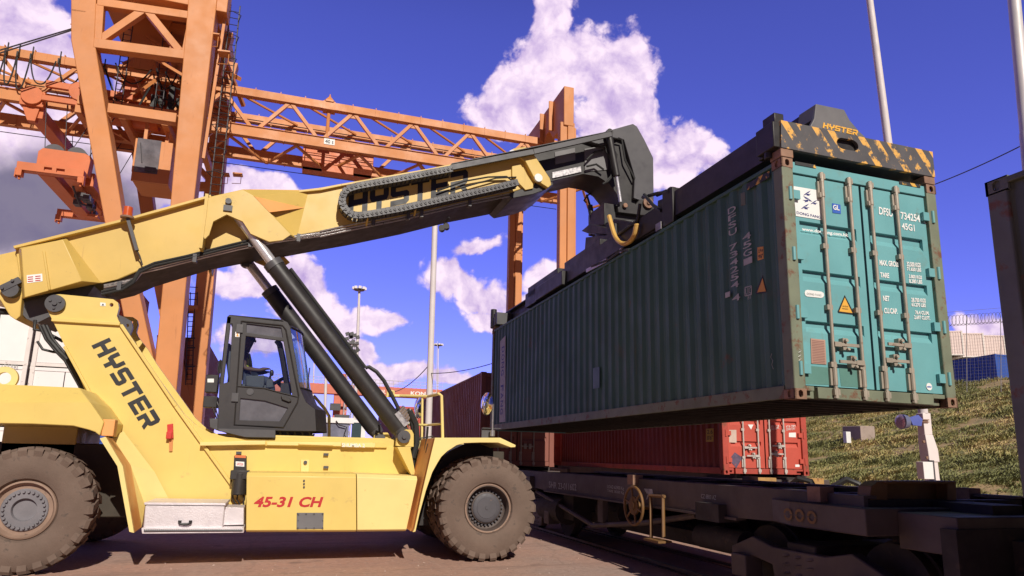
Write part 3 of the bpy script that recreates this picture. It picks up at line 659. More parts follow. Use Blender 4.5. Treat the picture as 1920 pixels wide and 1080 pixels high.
# --- rear body over the steer wheels
XL = P(-60, 760, 'Y', YF).x
def zl(px, py, Y): return P(px, py, 'Y', Y)
low = [zl(-60, 756, YF), zl(169, 754.5, YF), zl(195, 791, YF), zl(187, 817, YF), zl(178, 810, YF), zl(165, 805.6, YF), zl(137, 798.6, YF), zl(60, 795, YF), zl(-60, 793, YF)]
mb = MB(); mb.prism(low, (0, 1.3, 0))
up = [zl(-60, 756, YF), zl(169, 754.5, YF), zl(169, 754.5, YF) + V((0, 1.3, 0)), zl(-60, 756, YF) + V((0, 1.3, 0))]
zt = zl(100, 725, YF + .32).z; xr = zl(150, 723, YF + .32).x
top = [V((XL, YF + .32, zt)), V((xr, YF + .32, zt)), V((xr, YF + 1.3, zt)), V((XL, YF + 1.3, zt))]
mb.loft(up, top); mb.box(XL, -3.0, YF + 1.3, mir(YF + 1.3), 1.5, zt - .05)
mb.prism([V((XL, v.y, v.z)) if False else V((v.x, mir(v.y), v.z)) for v in low], (0, -1.3, 0)); mb.loft([V((v.x, mir(v.y), v.z)) for v in up], [V((v.x, mir(v.y), v.z)) for v in top])
obj('rear_body', mb, YEL, RS, bevel=.012)
mb = MB(); q = zl(8, 716, YF + .6); mb.lathe([(.165, 0), (.165, .06), (.085, .06), (.085, 0)], q + V((.0, -.03, .05)), 'Y', 28, 1, closed=True); mb.box(q.x - .16, q.x + .16, q.y - .03, q.y + .03, q.z - .2, q.z - .06); obj('lifting_eye', mb, YEL2, RS)
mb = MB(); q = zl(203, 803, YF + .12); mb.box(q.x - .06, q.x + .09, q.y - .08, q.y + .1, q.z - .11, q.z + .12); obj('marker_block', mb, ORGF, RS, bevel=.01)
# folded guard between rear wheel and step
a0 = [zl(187, 822, YF), zl(220, 874, YF), zl(242.5, 997, YF), zl(251, 999, YF), zl(230, 874, YF), zl(198, 819, YF)]
mb = MB(); mb.prism(a0, (0, .05, 0))
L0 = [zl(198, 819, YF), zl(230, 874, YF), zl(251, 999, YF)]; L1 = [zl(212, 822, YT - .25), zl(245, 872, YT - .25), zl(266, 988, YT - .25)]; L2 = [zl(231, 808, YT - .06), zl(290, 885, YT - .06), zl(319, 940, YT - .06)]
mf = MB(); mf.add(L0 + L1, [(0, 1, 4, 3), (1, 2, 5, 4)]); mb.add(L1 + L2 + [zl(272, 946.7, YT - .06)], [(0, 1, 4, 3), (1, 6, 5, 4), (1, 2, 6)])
for x, y in ((242, 836), (272, 879), (301, 923)):
    q = zl(x, y, YT - .07); mb.cyl(q, q + V((0, -.03, 0)), .02, 8)
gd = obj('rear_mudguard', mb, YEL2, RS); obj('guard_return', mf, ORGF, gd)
# lines behind the tower
mb = MB()
for dx, r in ((0, .035), (7, .025), (-6, .022)):
    mb.tube([P(x + dx, y, 'Y', YT + .25) for x, y in ((80, 610), (92, 636), (112, 660), (128, 676), (150, 715), (180, 770), (208, 822))], r, 8)
mb.tube([P(x, y, 'Y', YT + .3) for x, y in ((66, 600), (64, 618), (80, 620), (95, 628), (118, 640))], .025, 8); mb.tube([P(x, y, 'Y', YT + .4) for x, y in ((70, 640), (80, 655), (100, 660), (118, 662))], .02, 8)
mb.tube([P(x, y, 'Y', YT + .5) for x, y in ((-20, 583), (20, 585), (42, 581), (60, 590))], .05, 8)
obj('hose', mb, RUB, RS)
# --- boom
YBF = mir(YB)
boomo = [(28, 464), (80, 452), (240, 411.5), (395, 368), (455, 354.5), (500, 358), (560, 358), (600, 353.5), (640, 346), (800, 318), (958, 287), (985, 283), (1003, 297), (1003, 345), (993, 350), (950, 363.5), (867, 379), (767, 403), (660, 424), (600, 434), (520, 448), (465, 456), (379, 471.5), (267, 504.5), (225, 523), (190, 531), (157, 530), (42, 560)]
mb = MB(); pplate(mb, boomo, YB, YBF - YB); boom = obj('boom', mb, BOOMY, RS, bevel=.015)
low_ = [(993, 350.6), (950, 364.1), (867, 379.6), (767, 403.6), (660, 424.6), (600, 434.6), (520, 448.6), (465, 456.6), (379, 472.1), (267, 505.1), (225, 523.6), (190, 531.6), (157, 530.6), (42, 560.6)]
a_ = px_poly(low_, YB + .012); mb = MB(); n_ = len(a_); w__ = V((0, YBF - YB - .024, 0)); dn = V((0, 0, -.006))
mb.add([v + dn for v in a_] + [v + dn + w__ for v in a_] + [v + dn * 2 for v in a_] + [v + dn * 2 + w__ for v in a_], [(i, i + 1, i + 1 + n_, i + n_) for i in range(n_ - 1)] + [(i + 2 * n_, i + 1 + 2 * n_, i + 1 + 3 * n_, i + 3 * n_) for i in range(n_ - 1)]); obj('boom_underside', mb, UND, boom, smooth=False)  # thin dark sheet puts shade on the underside
mb = MB()       # lip of the top flange
def strip(mb, pts, Y, w_, th):
    for a, c in zip(pts, pts[1:]):
        A, B = P(*a, 'Y', Y), P(*c, 'Y', Y); u = (B - A).normalized().cross(V((0, 1, 0)))
        mb.obox((A + B) / 2, (B - A) / 2 * 1.004, u * (w_ / 2), V((0, th / 2, 0)))
strip(mb, [(28, 465), (240, 412.5), (396, 369)], YB - .05, .045, .1); strip(mb, [(560, 359.5), (600, 355), (640, 347.5), (800, 319.5), (958, 288.5)], YB - .03, .04, .06)
for a in ([(128, 530), (300, 494), (379, 473)],): pass
both(mb); obj('top_flange', mb, BOOMY, boom, bevel=.006)
# widened rear of the boom and the tail with its pin
mb = MB(); A = px_poly([(40, 466), (118, 449), (154, 527), (46, 558)], YB - .22); Bq = px_poly([(34, 464), (126, 447), (190, 531), (42, 560)], YB)
mb.loft(A, Bq); pplate(mb, [(79, 470), (84, 470), (95, 543), (90, 544)], YB - .24, .04); both(mb); obj('boom_heel', mb, BOOMY, boom, bevel=.01)
mb = MB(); pplate(mb, [(-60, 490), (0, 477), (31, 470), (42, 545), (38, 592), (30, 600), (18, 592), (0, 562), (-60, 545)], YB + .04, YBF - YB - .08); obj('boom_tail', mb, BOOMY, boom, bevel=.01)
q = P(24, 546, 'Y', YB + .04); mb = MB(); mb.cyl(q + V((0, -.12, 0)), q + V((0, 1.2, 0)), .115, 24); d_ = (P(38, 528, 'Y', YB) - P(7, 543, 'Y', YB)); mb.obox((P(38, 528, 'Y', YB) + P(7, 543, 'Y', YB)) / 2 + V((0, -.06, 0)), d_ / 2 * 1.2, V((0, .03, 0)), d_.cross(V((0, 1, 0))).normalized() * .05)
for x, y in ((28, 529), (9, 543)): z_ = P(x, y, 'Y', YB); mb.cyl(z_ + V((0, -.07, 0)), z_ + V((0, -.12, 0)), .022, 8)
obj('tail_pin', mb, DGR, boom)
mb = MB(); pplate(mb, [(40, 560), (150, 535), (180, 532), (160, 560), (70, 605), (50, 598), (38, 585)], YB + .15, YBF - YB - .3); obj('pivot_block', mb, DGR, boom)
for nm, pts, bd in (('sticker', [(50, 516), (79, 513), (80, 527), (51, 531)], LETW), ('sticker', [(188, 567), (198, 568), (198, 574), (188, 573.5)], LETW)):
    mb = MB(); pplate(mb, pts, YB - .225 if pts[0][0] < 100 else YT - .006, .004); st = obj(nm, mb, bd, boom if pts[0][0] < 100 else RS)
    mb = MB()
    if pts[0][0] < 100:
        for i in range(2):
            for j in range(3): q = [P(52 + i * 14 + a, 519 + j * 4 - i * 1.5 + b_, 'Y', YB - .228) for a, b_ in ((0, 0), (10, -1), (10, .6), (0, 1.6))]; mb.prism(q, (0, -.001, 0))
    else: mb.prism([P(x, y, 'Y', YT - .008) for x, y in ((190.5, 572.5), (195.5, 572.7), (193, 568.8))], (0, -.001, 0))
    obj('pictogram', mb, LETR if pts[0][0] < 100 else LETB, st)
# flared cheek that carries the lift cylinder
mb = MB(); Yc = YB - .32
A = px_poly([(389, 371), (455, 356), (474, 366), (545, 440), (530, 450), (505, 453), (470, 438), (455, 415), (425, 402), (400, 415), (392, 440), (384, 448), (380, 440)], Yc)
mb.plate([(v.x, v.z) for v in A], [], lambda u, v, w_: (u, Yc + w_, v), .06)
i0 = px_poly([(455, 356), (474, 366), (545, 440)], Yc); i1 = px_poly([(470, 355.5), (578, 357), (556, 446)], YB)
fl = MB(); fl.add(i0 + i1, [(0, 1, 4, 3), (1, 2, 5, 4)]); fl.add([v + V((.004, 0, -.02)) for v in i0 + i1], [(0, 1, 4, 3), (1, 2, 5, 4)]); obj('cheek_flare', fl, BOOMY, boom)
mb.add([A[0], A[0] + V((0, .32, 0)), A[1] + V((0, .32, 0)), A[1]], [(0, 1, 2, 3)]); z0 = A[-1]; mb.add([A[0], z0, z0 + V((0, .32, 0)), A[0] + V((0, .32, 0))], [(0, 1, 2, 3)])
both(mb); obj('cylinder_bracket', mb, BOOMY, boom)
mb = MB(); strip(mb, [(378, 470), (387, 400), (390, 370)], YB - .18, .05, .34); both(mb); obj('stiffener', mb, BOOMY, boom)
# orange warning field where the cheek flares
mb = MB(); mb.add([i0[0].lerp(i1[0], .1), i1[0].lerp(i1[1], .02), i1[1].lerp(i1[0], .04), i1[1].lerp(i1[2], .38), i0[1].lerp(i0[2], .44), i0[1].lerp(i0[2], .05)], [(0, 1, 2, 3, 4, 5)]); mb.v = [v + V((0, -.006, .004)) for v in mb.v]; obj('flare_tint', mb, ORGF, boom, smooth=False)
# pipes along the lower edge
mb = MB()
for k, off in enumerate((0, 4, 8)):
    mb.tube([P(x, y + off * (1 if x < 480 else .8), 'Y', YB - .05 - .03 * (k % 2)) for x, y in ((195, 535), (215, 531), (250, 523), (265, 504), (300, 496), (379, 476), (450, 459), (520, 447), (600, 436))], .016, 6)
for off in (0, 5, 10): mb.tube([P(x, y + off, 'Y', YB - .06) for x, y in ((600, 434), (660, 421), (767, 399), (867, 375), (955, 358))], .016, 6)
obj('hydraulic_pipe', mb, STL, boom)
mb = MB()
for k, off in enumerate((0, 5)):
    mb.tube([P(x, y + off, 'Y', YB - .09 - .02 * k) for x, y in ((190, 547), (230, 538), (250, 525), (262, 505), (290, 493), (350, 480), (420, 462), (470, 450))], .022, 7)
mb.tube([P(x, y, 'Y', YB - .08) for x, y in ((820, 358), (870, 340), (915, 332), (950, 331), (962, 340))], .016, 6); mb.tube([P(x, y, 'Y', YB - .08) for x, y in ((840, 360), (890, 345), (930, 334), (968, 332))], .014, 6)
obj('hose', mb, RUB, boom)
mb = MB()
for x, y in ((225, 535), (366, 483), (470, 455), (560, 445), (765, 404), (700, 415), (880, 380), (790, 400)): q = P(x, y, 'Y', YB - .07); mb.box(q.x - .03, q.x + .03, q.y - .06, q.y + .06, q.z - .09, q.z + .05)
obj('pipe_clamp', mb, DGR, boom)
# HYSTER on the boom
bl, br, tl = P(652, 404, 'Y', YB), P(877, 357, 'Y', YB), P(654, 361, 'Y', YB)
mb = MB(); square_word(mb, 'HYSTER', bl, br, tl, (0, -1, 0), gap=.1); obj('lettering', mb, LETB, boom)
# energy chain and its steel rail
YCH = YB - .30
pth = [P(x, y, 'Y', YCH) for x, y in ((848, 316), (800, 325), (750, 334.5), (700, 343), (668, 349), (652, 354), (644, 362), (641, 373), (643, 385), (650, 395), (660, 402), (674, 404), (700, 400), (750, 391), (800, 380), (850, 369), (900, 358), (940, 349), (972, 341))]
L_ = [0]
for a, c in zip(pth, pth[1:]): L_.append(L_[-1] + (c - a).length)
def at_len(s):
    for i in range(len(pth) - 1):
        if s <= L_[i + 1] or i == len(pth) - 2: f_ = (s - L_[i]) / (L_[i + 1] - L_[i]); return pth[i].lerp(pth[i + 1], f_)
mb = MB(); stp = .085; n_ = int(L_[-1] / stp); pins = MB()
for i in range(n_):
    a, c = at_len(i * stp), at_len((i + 1) * stp); d = (c - a).normalized(); u = d.cross(V((0, 1, 0))).normalized()
    for yy in (0, .20): mb.obox((a + c) / 2 + V((0, yy, 0)), d * (stp * .46), u * .062, V((0, .012, 0)))
    mb.obox((a + c) / 2 + V((0, .10, 0)), d * (stp * .3), u * .055, V((0, .10, 0)))
    mb.cyl(a + V((0, -.03, 0)), a + V((0, 0, 0)), .030, 8)
    pins.cyl(a + V((0, -.036, 0)), a + V((0, -.03, 0)), .012, 6)
ec = obj('energy_chain', mb, DGR, boom, smooth=False); obj('pins', pins, RUB, ec, smooth=False)
mb = MB(); strip(mb, [(846, 314.5), (1000, 285), (1145, 252)], YCH + .1, .10, .06); strip(mb, [(846, 309.5), (1145, 248)], YCH + .15, .012, .16); obj('chain_rail', mb, DGR, boom)
mb = MB()
for x, y in ((900, 352), (780, 385), (690, 404)): 
    A, B = P(x, y, 'Y', YCH + .1), P(x - 4, y + 22, 'Y', YB - .02); mb.beam(A, B, .03, .06)
obj('chain_bracket', mb, BOOMY, boom)
# beacon on its stalk, and the work lamps under the boom
mb = MB(); a, c = P(240, 410, 'Y', YB - .16), P(257, 470, 'Y', YB - .16); mb.beam(a, c, .07, .05); mb.tube([c, P(262, 480, 'Y', YB - .12), P(267, 497, 'Y', YB - .06)], .012, 6)
bs_ = obj('beacon_bracket', mb, DGR, boom); q = P(239, 404, 'Y', YB - .16)
mb = MB(); mb.cyl(q + V((0, 0, -.02)), q + V((0, 0, .14)), .075, 18, .068); obj('beacon_lens', mb, AMB, bs_)
mb = MB(); mb.cyl(q + V((0, 0, -.05)), q + V((0, 0, -.02)), .10, 18); obj('beacon_base', mb, RSTM, bs_)
mb = MB(); q = P(831, 425, 'Y', YB + .15)
mb.tube([P(842, 408, 'Y', YB), P(836, 414, 'Y', YB + .1), q], .02, 6)
for dx, dz in ((-.04, -.02), (.05, .03)): mb.cyl(q + V((dx, -.05, dz - .02)), q + V((dx + .03, .06, dz - .02)), .06, 14)
obj('work_lamp', mb, BLK, boom)
# front collar of the boom: yellow cheeks with round wear pads
mb = MB(); pplate(mb, [(955, 283), (958, 291), (968, 291), (985, 302), (1003, 336), (1028, 352), (1034, 346), (1031, 334), (997, 283), (985, 275), (964, 278)], YB - .12, .12, )
pplate(mb, [(960, 309), (975, 306), (1000, 345), (1000, 353), (985, 356), (960, 330)], YB - .06, .06); both(mb); obj('boom_collar', mb, BOOMY, boom, bevel=.01)
mb = MB()
for x, y in ((960, 290.5), (1008, 335)): q = P(x, y, 'Y', YB - .1); mb.cyl(q, q + V((0, -.06, 0)), .085, 20)
obj('wear_pad', mb, WHT, boom)
mb = MB(); pplate(mb, [(950, 364), (985, 352), (1004, 346), (1036, 340), (1038, 346), (1022, 356), (1000, 364), (960, 372)], YB - .02, YBF - YB + .04); obj('collar_underside', mb, BLK, boom, bevel=.01)
# inner boom and its curved head
YI = YB + .20; YIF = mir(YI)
mb = MB(); pplate(mb, [(970, 293), (1045, 268), (1120, 253), (1187, 232.5), (1194, 237), (1208, 262), (1224, 296), (1225.5, 376), (1198, 384), (1190, 396), (1172, 398), (1163, 384), (1156, 362), (1142, 344), (1122, 331), (1094, 326), (1036, 339), (985, 350)], YI, YIF - YI)
inner = obj('inner_boom', mb, BLK, RS, bevel=.02)
mb = MB(); pplate(mb, [(1090, 259), (1187, 232), (1194.5, 237), (1208.5, 262), (1225, 296), (1226, 377), (1206, 377), (1188, 371), (1190, 330), (1170, 262), (1160, 258), (1150, 262), (1142, 275), (1120, 270)], YI - .10, .10); both(mb); obj('head_plate', mb, DGR, inner, bevel=.01)
mb = MB(); pplate(mb, [(1036, 323), (1089, 312), (1090, 322), (1036, 334)], YI - .03, .03); obj('slide_bar', mb, STL, inner)
mb = MB(); pplate(mb, [(1040, 285), (1078, 277), (1079, 300), (1042, 308)], YI - .02, .02); pplate(mb, [(1096, 279), (1138, 272), (1140, 318), (1097, 322)], YI - .02, .02); obj('side_panel', mb, MGR, inner)
mb = MB(); strip(mb, [(1020, 274), (1095, 258)], YI - .05, .03, .06); obj('steel_tube', mb, STL, inner)
a, c = P(1141, 250, 'Y', YI - .2), P(1156, 330, 'Y', YI - .2); e_ = P(1163.5, 379, 'Y', YI - .2)
mb = MB(); mb.cyl(a + V((0, -.08, 0)), a + V((0, .12, 0)), .075, 16); mb.cyl(a, c, .075, 16); dc = obj('damping_cylinder', mb, BLK, inner)
mb = MB(); mb.cyl(c, e_, .035, 12); obj('rod', mb, CHR, dc)
mb = MB(); a, c, e_ = P(1100, 365, 'Y', YIF - .1), P(1106, 385, 'Y', YIF - .1), P(1112, 423, 'Y', YIF - .1); mb.cyl(c, e_, .06, 12); mb.cyl(a, c, .025, 10); obj('damping_cylinder', mb, BLK, inner)
mb = MB()
for pts in ([(1118, 270), (1133, 275), (1140, 290), (1148, 305), (1146, 330), (1135, 342)], [(1100, 300), (1115, 285), (1130, 282)], [(1100, 312), (1118, 308), (1132, 318)], [(1143, 268), (1156, 290), (1152, 325), (1140, 340), (1130, 345)], [(1146, 258), (1166, 262), (1172, 300), (1190, 335)]):
    mb.tube([P(x, y, 'Y', YI - .12) for x, y in pts], .022, 6)
mb.tube([P(x, y, 'Y', YIF - .1) for x, y in ((1108, 362), (1100, 368), (1095, 376), (1099, 380))], .018, 6)
obj('hose', mb, RUB, inner)
# --- lift cylinders
def lift(Yc_, pts, sgn):
    a, c, e_ = [P(x, y, 'Y', Yc_) for x, y in pts]
    d = (e_ - a).normalized()
    mb = MB(); mb.cyl(c, e_, .155, 36); lc = obj('lift_cylinder', mb, BLK, RS)
    mb = MB(); mb.cyl(a, c, .088, 28); obj('rod', mb, CHR, lc)
    mb = MB(); mb.cyl(c - d * .06, c + d * .05, .165, 36); obj('gland', mb, DGR, lc)
    mb = MB(); mb.cyl(a + V((0, -.15, 0)), a + V((0, .15, 0)), .13, 24); mb.cyl(a + V((0, -.2, 0)), a + V((0, .2, 0)), .05, 14)
    mb.obox(a + V((0, -.16, -.12)), (.07, 0, 0), (0, .02, 0), (0, 0, .05))
    mb.cyl(e_, e_ + d * .12, .15, 24, .12); obj('cylinder_eye', mb, DGR, lc)
    return lc, a, c, e_, d
LC, la, lb, le, ld = lift(YB - .17, ((430, 384), (514, 497), (748, 803)), 1)
LF, fa, fb_, fe, fd = lift(YBF + .17, ((462, 488), (508, 548), (702, 805)), -1)
mb = MB(); q = [lb + ld * s for s in (.2, .8, 1.6, 2.1, 2.35)]; u = V((0, -1, 0)).cross(ld).normalized(); u = u if u.x > 0 else -u
mb.tube([p_ + u * .185 for p_ in q], .03, 8); w0 = q[-1] + u * .185
mb.tube([w0, P(692, 688, 'Y', YB - .17), P(706, 697, 'Y', YB - .2), P(720, 714, 'Y', YB - .2), P(734, 740, 'Y', YB - .2), P(746, 764, 'Y', YB - .2), P(752, 778, 'Y', YB - .2)], .034, 8)
mb.tube([P(x, y, 'Y', YB - .3) for x, y in ((762, 768), (772, 785), (778, 815), (776, 850), (768, 890))], .055, 8); mb.tube([P(x, y, 'Y', YB - .36) for x, y in ((768, 770), (780, 795), (782, 830), (774, 860), (771, 888))], .05, 8)
obj('hose', mb, RUB, LC)
mb = MB(); q = lb + ld * 2.05 + u * .17
for s_, lc_ in ((LC, 0),): mb.plate([(0, 0), (.13, 0), (.13, .12), (.1, .15), (0, .15)], [circ2((.07, .09), .03, 10)], lambda x, y, w_: q + u * x + ld * -y + V((0, w_, 0)), .03)
obj('lug', mb, BLK, LC)
mb = MB(); q = P(753, 785, 'Y', YB - .25); mb.obox(q, ld * .14, u * .06, V((0, .07, 0))); mb.obox(q + u * .12 + ld * .02, ld * .07, u * .09, V((0, .08, 0)))
for k in range(5): mb.cyl(q + u * .05 + ld * (k * .05 - .12) + V((0, -.06, 0)), q + u * .12 + ld * (k * .05 - .12) + V((0, -.1, .04)), .03, 10)
obj('valve_block', mb, STL, LC)
mb = MB(); q = P(702, 797, 'Y', YBF + .05); mb.obox(q + u * .2, fd * .16, u * .035, V((0, .05, 0))); obj('valve_block', mb, STL, LF)
# foot brackets with pins
mb = MB(); pplate(mb, [(742, 836), (744, 822), (755, 808), (762, 805), (772, 806), (776, 814), (776, 838)], YB - .40, .10); pplate(mb, [(742, 836), (744, 822), (755, 808), (762, 805), (772, 806), (776, 814), (776, 838)], YB - .02, .08)
pplate(mb, [(698, 828), (702, 816), (712, 811), (727, 811), (737, 826), (722, 832), (700, 830)], YBF + .0, .08)
obj('foot_bracket', mb, YEL, RS, bevel=.008)
mb = MB(); q = P(757, 819, 'Y', YB - .42); mb.cyl(q + V((0, -.05, 0)), q + V((0, .6, 0)), .11, 20); mb.cyl(q + V((0, -.08, 0)), q + V((0, -.05, 0)), .04, 10)
q = P(712, 822, 'Y', YBF - .02); mb.cyl(q + V((0, -.05, 0)), q + V((0, .3, 0)), .10, 18); obj('foot_pin', mb, DGR, RS)
# --- cab
YA, YZ = YT + .05, YT + 1.60
CABPX = lambda x, y: (380 + x / 3.6, 560 + y / 3.6)
def cabp(pts, Y): return [P(*CABPX(*p), 'Y', Y) for p in pts]
side = [(165, 122), (178, 110), (200, 112), (540, 143), (575, 160), (592, 190), (640, 480), (655, 600), (700, 700), (760, 745), (768, 895), (560, 893), (100, 880), (112, 570)]
wins = [[(297, 168), (530, 196), (541, 262), (296, 228)], [(292, 252), (545, 286), (604, 652), (540, 634), (415, 602), (262, 588)], [(256, 672), (420, 690), (575, 738), (520, 828), (246, 820)], [(168, 168), (200, 170), (178, 560), (140, 572), (122, 565)]]
cab = obj('cab', MB().box(*[f(*[v[i] for v in (P(*CABPX(110, 880), 'Y', YA), P(*CABPX(760, 880), 'Y', YA))]) for i in (0,) for f in (min, max)], YA + .05, YZ - .05, P(*CABPX(400, 890), 'Y', YA).z, P(*CABPX(400, 850), 'Y', YA).z), CABG, RS)
mb = MB()
for Y, th in ((YA, .06), (YZ - .06, .06)):
    o2 = cabp(side, YA); hs = [cabp(h, YA) for h in (wins if Y == YA else [[(185, 150), (545, 182), (600, 300), (648, 660), (400, 606), (262, 590), (175, 575)], [(240, 660), (420, 680), (640, 720), (540, 842), (230, 832)]])]
    mb.plate([(v.x, v.z) for v in o2], [[(v.x, v.z) for v in h] for h in hs], lambda u_, v_, w_: (u_, Y + w_, v_), th)
obj('cab_frame', mb, CABG, cab, bevel=.012)
S = cabp(side, YA)
def across(pts, y0, y1): return [V((v.x, y0, v.z)) for v in pts] + [V((v.x, y1, v.z)) for v in pts]
mb = MB(); mb.hexa([V((S[0].x, YA, S[0].z)), V((S[4].x + .02, YA, S[4].z - .02)), V((S[4].x + .02, YZ, S[4].z - .02)), V((S[0].x, YZ, S[0].z)), V((S[1].x, YA, S[1].z + .01)), V((S[3].x, YA, S[3].z + .01)), V((S[3].x, YZ, S[3].z + .01)), V((S[1].x, YZ, S[1].z + .01))])
obj('cab_roof', mb, CABG, cab, bevel=.03)
mb = MB()   # rear posts and lower front cowl
rb, rt = S[13], S[0]
for y0, y1 in ((YA, YA + .1), (YZ - .1, YZ)): mb.hexa([V((rb.x, y0, rb.z)), V((rb.x + .06, y0, rb.z)), V((rb.x + .06, y1, rb.z)), V((rb.x, y1, rb.z)), V((rt.x, y0, rt.z)), V((rt.x + .06, y0, rt.z)), V((rt.x + .06, y1, rt.z)), V((rt.x, y1, rt.z))])
lo = S[12]; mb.hexa([V((lo.x, YA + .06, lo.z)), V((lo.x + .05, YA + .06, lo.z)), V((lo.x + .05, YZ - .06, lo.z)), V((lo.x, YZ - .06, lo.z)), V((rb.x, YA + .06, rb.z)), V((rb.x + .05, YA + .06, rb.z)), V((rb.x + .05, YZ - .06, rb.z)), V((rb.x, YZ - .06, rb.z))])
f0, f1, f2, f3 = S[10], S[9], S[8], S[7]
bulge = .22
def fr(p, t): return V((p.x + bulge * math.sin(math.pi * t), YA + (YZ - YA) * t, p.z))
n_ = 10
for A_, B_ in ((f0, f1), (f1, f2), (f2, f3)):
    ra = [fr(A_, i / n_) for i in range(n_ + 1)]; rb2 = [fr(B_, i / n_) for i in range(n_ + 1)]
    mb.add(ra + rb2, [(i, i + 1, i + n_ + 2, i + n_ + 1) for i in range(n_)])
obj('cab_cowl', mb, CABG, cab)
mb = MB(); ra = [fr(S[7], i / n_) for i in range(n_ + 1)]; rb2 = [fr(S[5], i / n_) for i in range(n_ + 1)]; mb.add(ra + rb2, [(i, i + 1, i + n_ + 2, i + n_ + 1) for i in range(n_)]); obj('windscreen', mb, GLSG, cab)
mb = MB(); mb.tube([fr(S[7], i / n_) for i in range(n_ + 1)], .02, 6); mb.tube([fr(S[5], i / n_) for i in range(n_ + 1)], .025, 6); mb.tube([fr(S[6], .3) + V((.03, 0, .1)), fr(S[7], .15) + V((.03, 0, .02))], .012, 6); obj('windscreen_frame', mb, CABG, cab)
for i, h in enumerate(wins):
    mb = MB(); q = cabp(h, YA); mb.plate([(v.x, v.z) for v in q], [], lambda u_, v_, w_: (u_, YA + .03 + w_, v_), .006); obj('window', mb, RGLS if i in (0, 2) else GLS, cab)
    if i == 1:
        mb = MB(); mb.plate([(v.x, v.z) for v in q], [], lambda u_, v_, w_: (u_, YZ - .03 + w_, v_), .006); obj('window', mb, GLS, cab)
mb = MB()   # raised door outline
dpts = [(262, 150), (540, 180), (562, 210), (648, 655), (640, 700), (545, 868), (214, 850), (262, 150)]
q = cabp(dpts, YA - .008); mb.tube(q, .014, 6); q = cabp([(235, 590), (420, 605), (545, 640), (640, 662)], YA - .008); mb.tube(q, .010, 6); obj('door_seal', mb, BLK, cab)
mb = MB(); q = cabp([(528, 655), (545, 655), (590, 675), (600, 692), (580, 698), (535, 680)], YA - .04); mb.prism(q, (0, .04, 0)); obj('door_handle', mb, BLK, cab, bevel=.008)
mb = MB()
for x, y in ((250, 200), (218, 665)): q = P(*CABPX(x, y), 'Y', YA - .03); mb.box(q.x - .05, q.x + .05, q.y, q.y + .03, q.z - .07, q.z + .07)
q = P(*CABPX(320, 628), 'Y', YA - .012); mb.cyl(q, q + V((0, .012, 0)), .055, 18); obj('hinge', mb, DGR, cab)
mb = MB(); q = cabp([(220, 224), (250, 226), (249, 259), (219, 258)], YA - .004); mb.prism(q, (0, .003, 0)); st = obj('sticker', mb, LETW, cab)
mb = MB(); mb.prism(cabp([(226, 254), (244, 255), (236, 230)], YA - .006), (0, .001, 0)); obj('pictogram', mb, LETO, st)
mb = MB(); pplate(mb, [CABPX(*p) for p in ((98, 876), (492, 886), (492, 940), (300, 938), (104, 890))], YA - .12, 1.8); pplate(mb, [CABPX(*p) for p in ((45, 808), (104, 808), (104, 892), (48, 870))], YA + .1, .6); obj('cab_plinth', mb, DGR, cab, bevel=.012)
mb = MB(); x_ = P(*CABPX(640, 900), 'Y', YA); mb.box(x_.x - .35, x_.x + .25, YA + .2, YZ - .1, x_.z - .05, x_.z + .08); 
for k in range(5): mb.tube([x_ + V((-.3 + k * .12, .1, .05)), x_ + V((-.25 + k * .12, .12, -.08)), x_ + V((-.2 + k * .12, .3, -.03))], .018, 6)
obj('cab_mount', mb, BLK, cab)
# inside the cab: seat, console, steering wheel
mb = MB(); s0 = P(470, 725, 'Y', YA + .75); SX, SZ = s0.x, s0.z
mb.box(SX - .30, SX + .28, YA + .5, YA + 1.02, SZ - .12, SZ + .02); mb.hexa([(SX - .34, YA + .52, SZ), (SX - .22, YA + .52, SZ), (SX - .22, YA + 1.0, SZ), (SX - .34, YA + 1.0, SZ), (SX - .5, YA + .56, SZ + .72), (SX - .38, YA + .56, SZ + .72), (SX - .38, YA + .96, SZ + .72), (SX - .5, YA + .96, SZ + .72)])
mb.box(SX - .22, SX + .2, YA + .52, YA + 1.0, SZ - .5, SZ - .12); obj('seat', mb, SEAT, cab, bevel=.03)
mb = MB(); q = cabp([(290, 520), (416, 516), (416, 585), (405, 606), (290, 592)], YA + .28); mb.prism(q, (0, .14, 0)); q = cabp([(430, 545), (470, 540), (480, 600), (425, 605)], YA + .2); mb.prism(q, (0, .16, 0)); obj('armrest_console', mb, SEAT, cab, bevel=.02)
mb = MB(); mb.tube([P(*CABPX(x, y), 'Y', YA + .3) for x, y in ((452, 545), (455, 530), (460, 512))], .018, 8); mb.sphere(P(*CABPX(466, 502), 'Y', YA + .3), .045, 10, 6, (.8, .8, 1.35)); obj('joystick', mb, BLK, cab)
mb = MB(); c0 = P(*CABPX(505, 560), 'Y', YA + .75); ax_ = V((-.55, 0, .83)).normalized(); u_ = V((0, 1, 0)); v_ = ax_.cross(u_)
mb.tube([c0 + (u_ * math.cos(t_) + v_ * math.sin(t_)) * .2 for t_ in [2 * math.pi * i / 20 for i in range(21)]], .016, 6); mb.tube([c0, c0 - ax_ * .5 + V((.12, 0, 0))], .035, 8)
for k in range(3): t_ = 2 * math.pi * k / 3; mb.tube([c0, c0 + (u_ * math.cos(t_) + v_ * math.sin(t_)) * .2], .012, 6)
q = P(*CABPX(560, 600), 'Y', YA + .75); mb.box(q.x - .08, q.x + .1, YA + .15, YZ - .15, q.z - .6, q.z + .02)
for y_ in (YA + .2,): mb.tube([P(*CABPX(x, y), 'Y', y_) for x, y in ((500, 282), (520, 310), (540, 400), (580, 640))], .05, 8)
obj('steering_column', mb, BLK, cab)
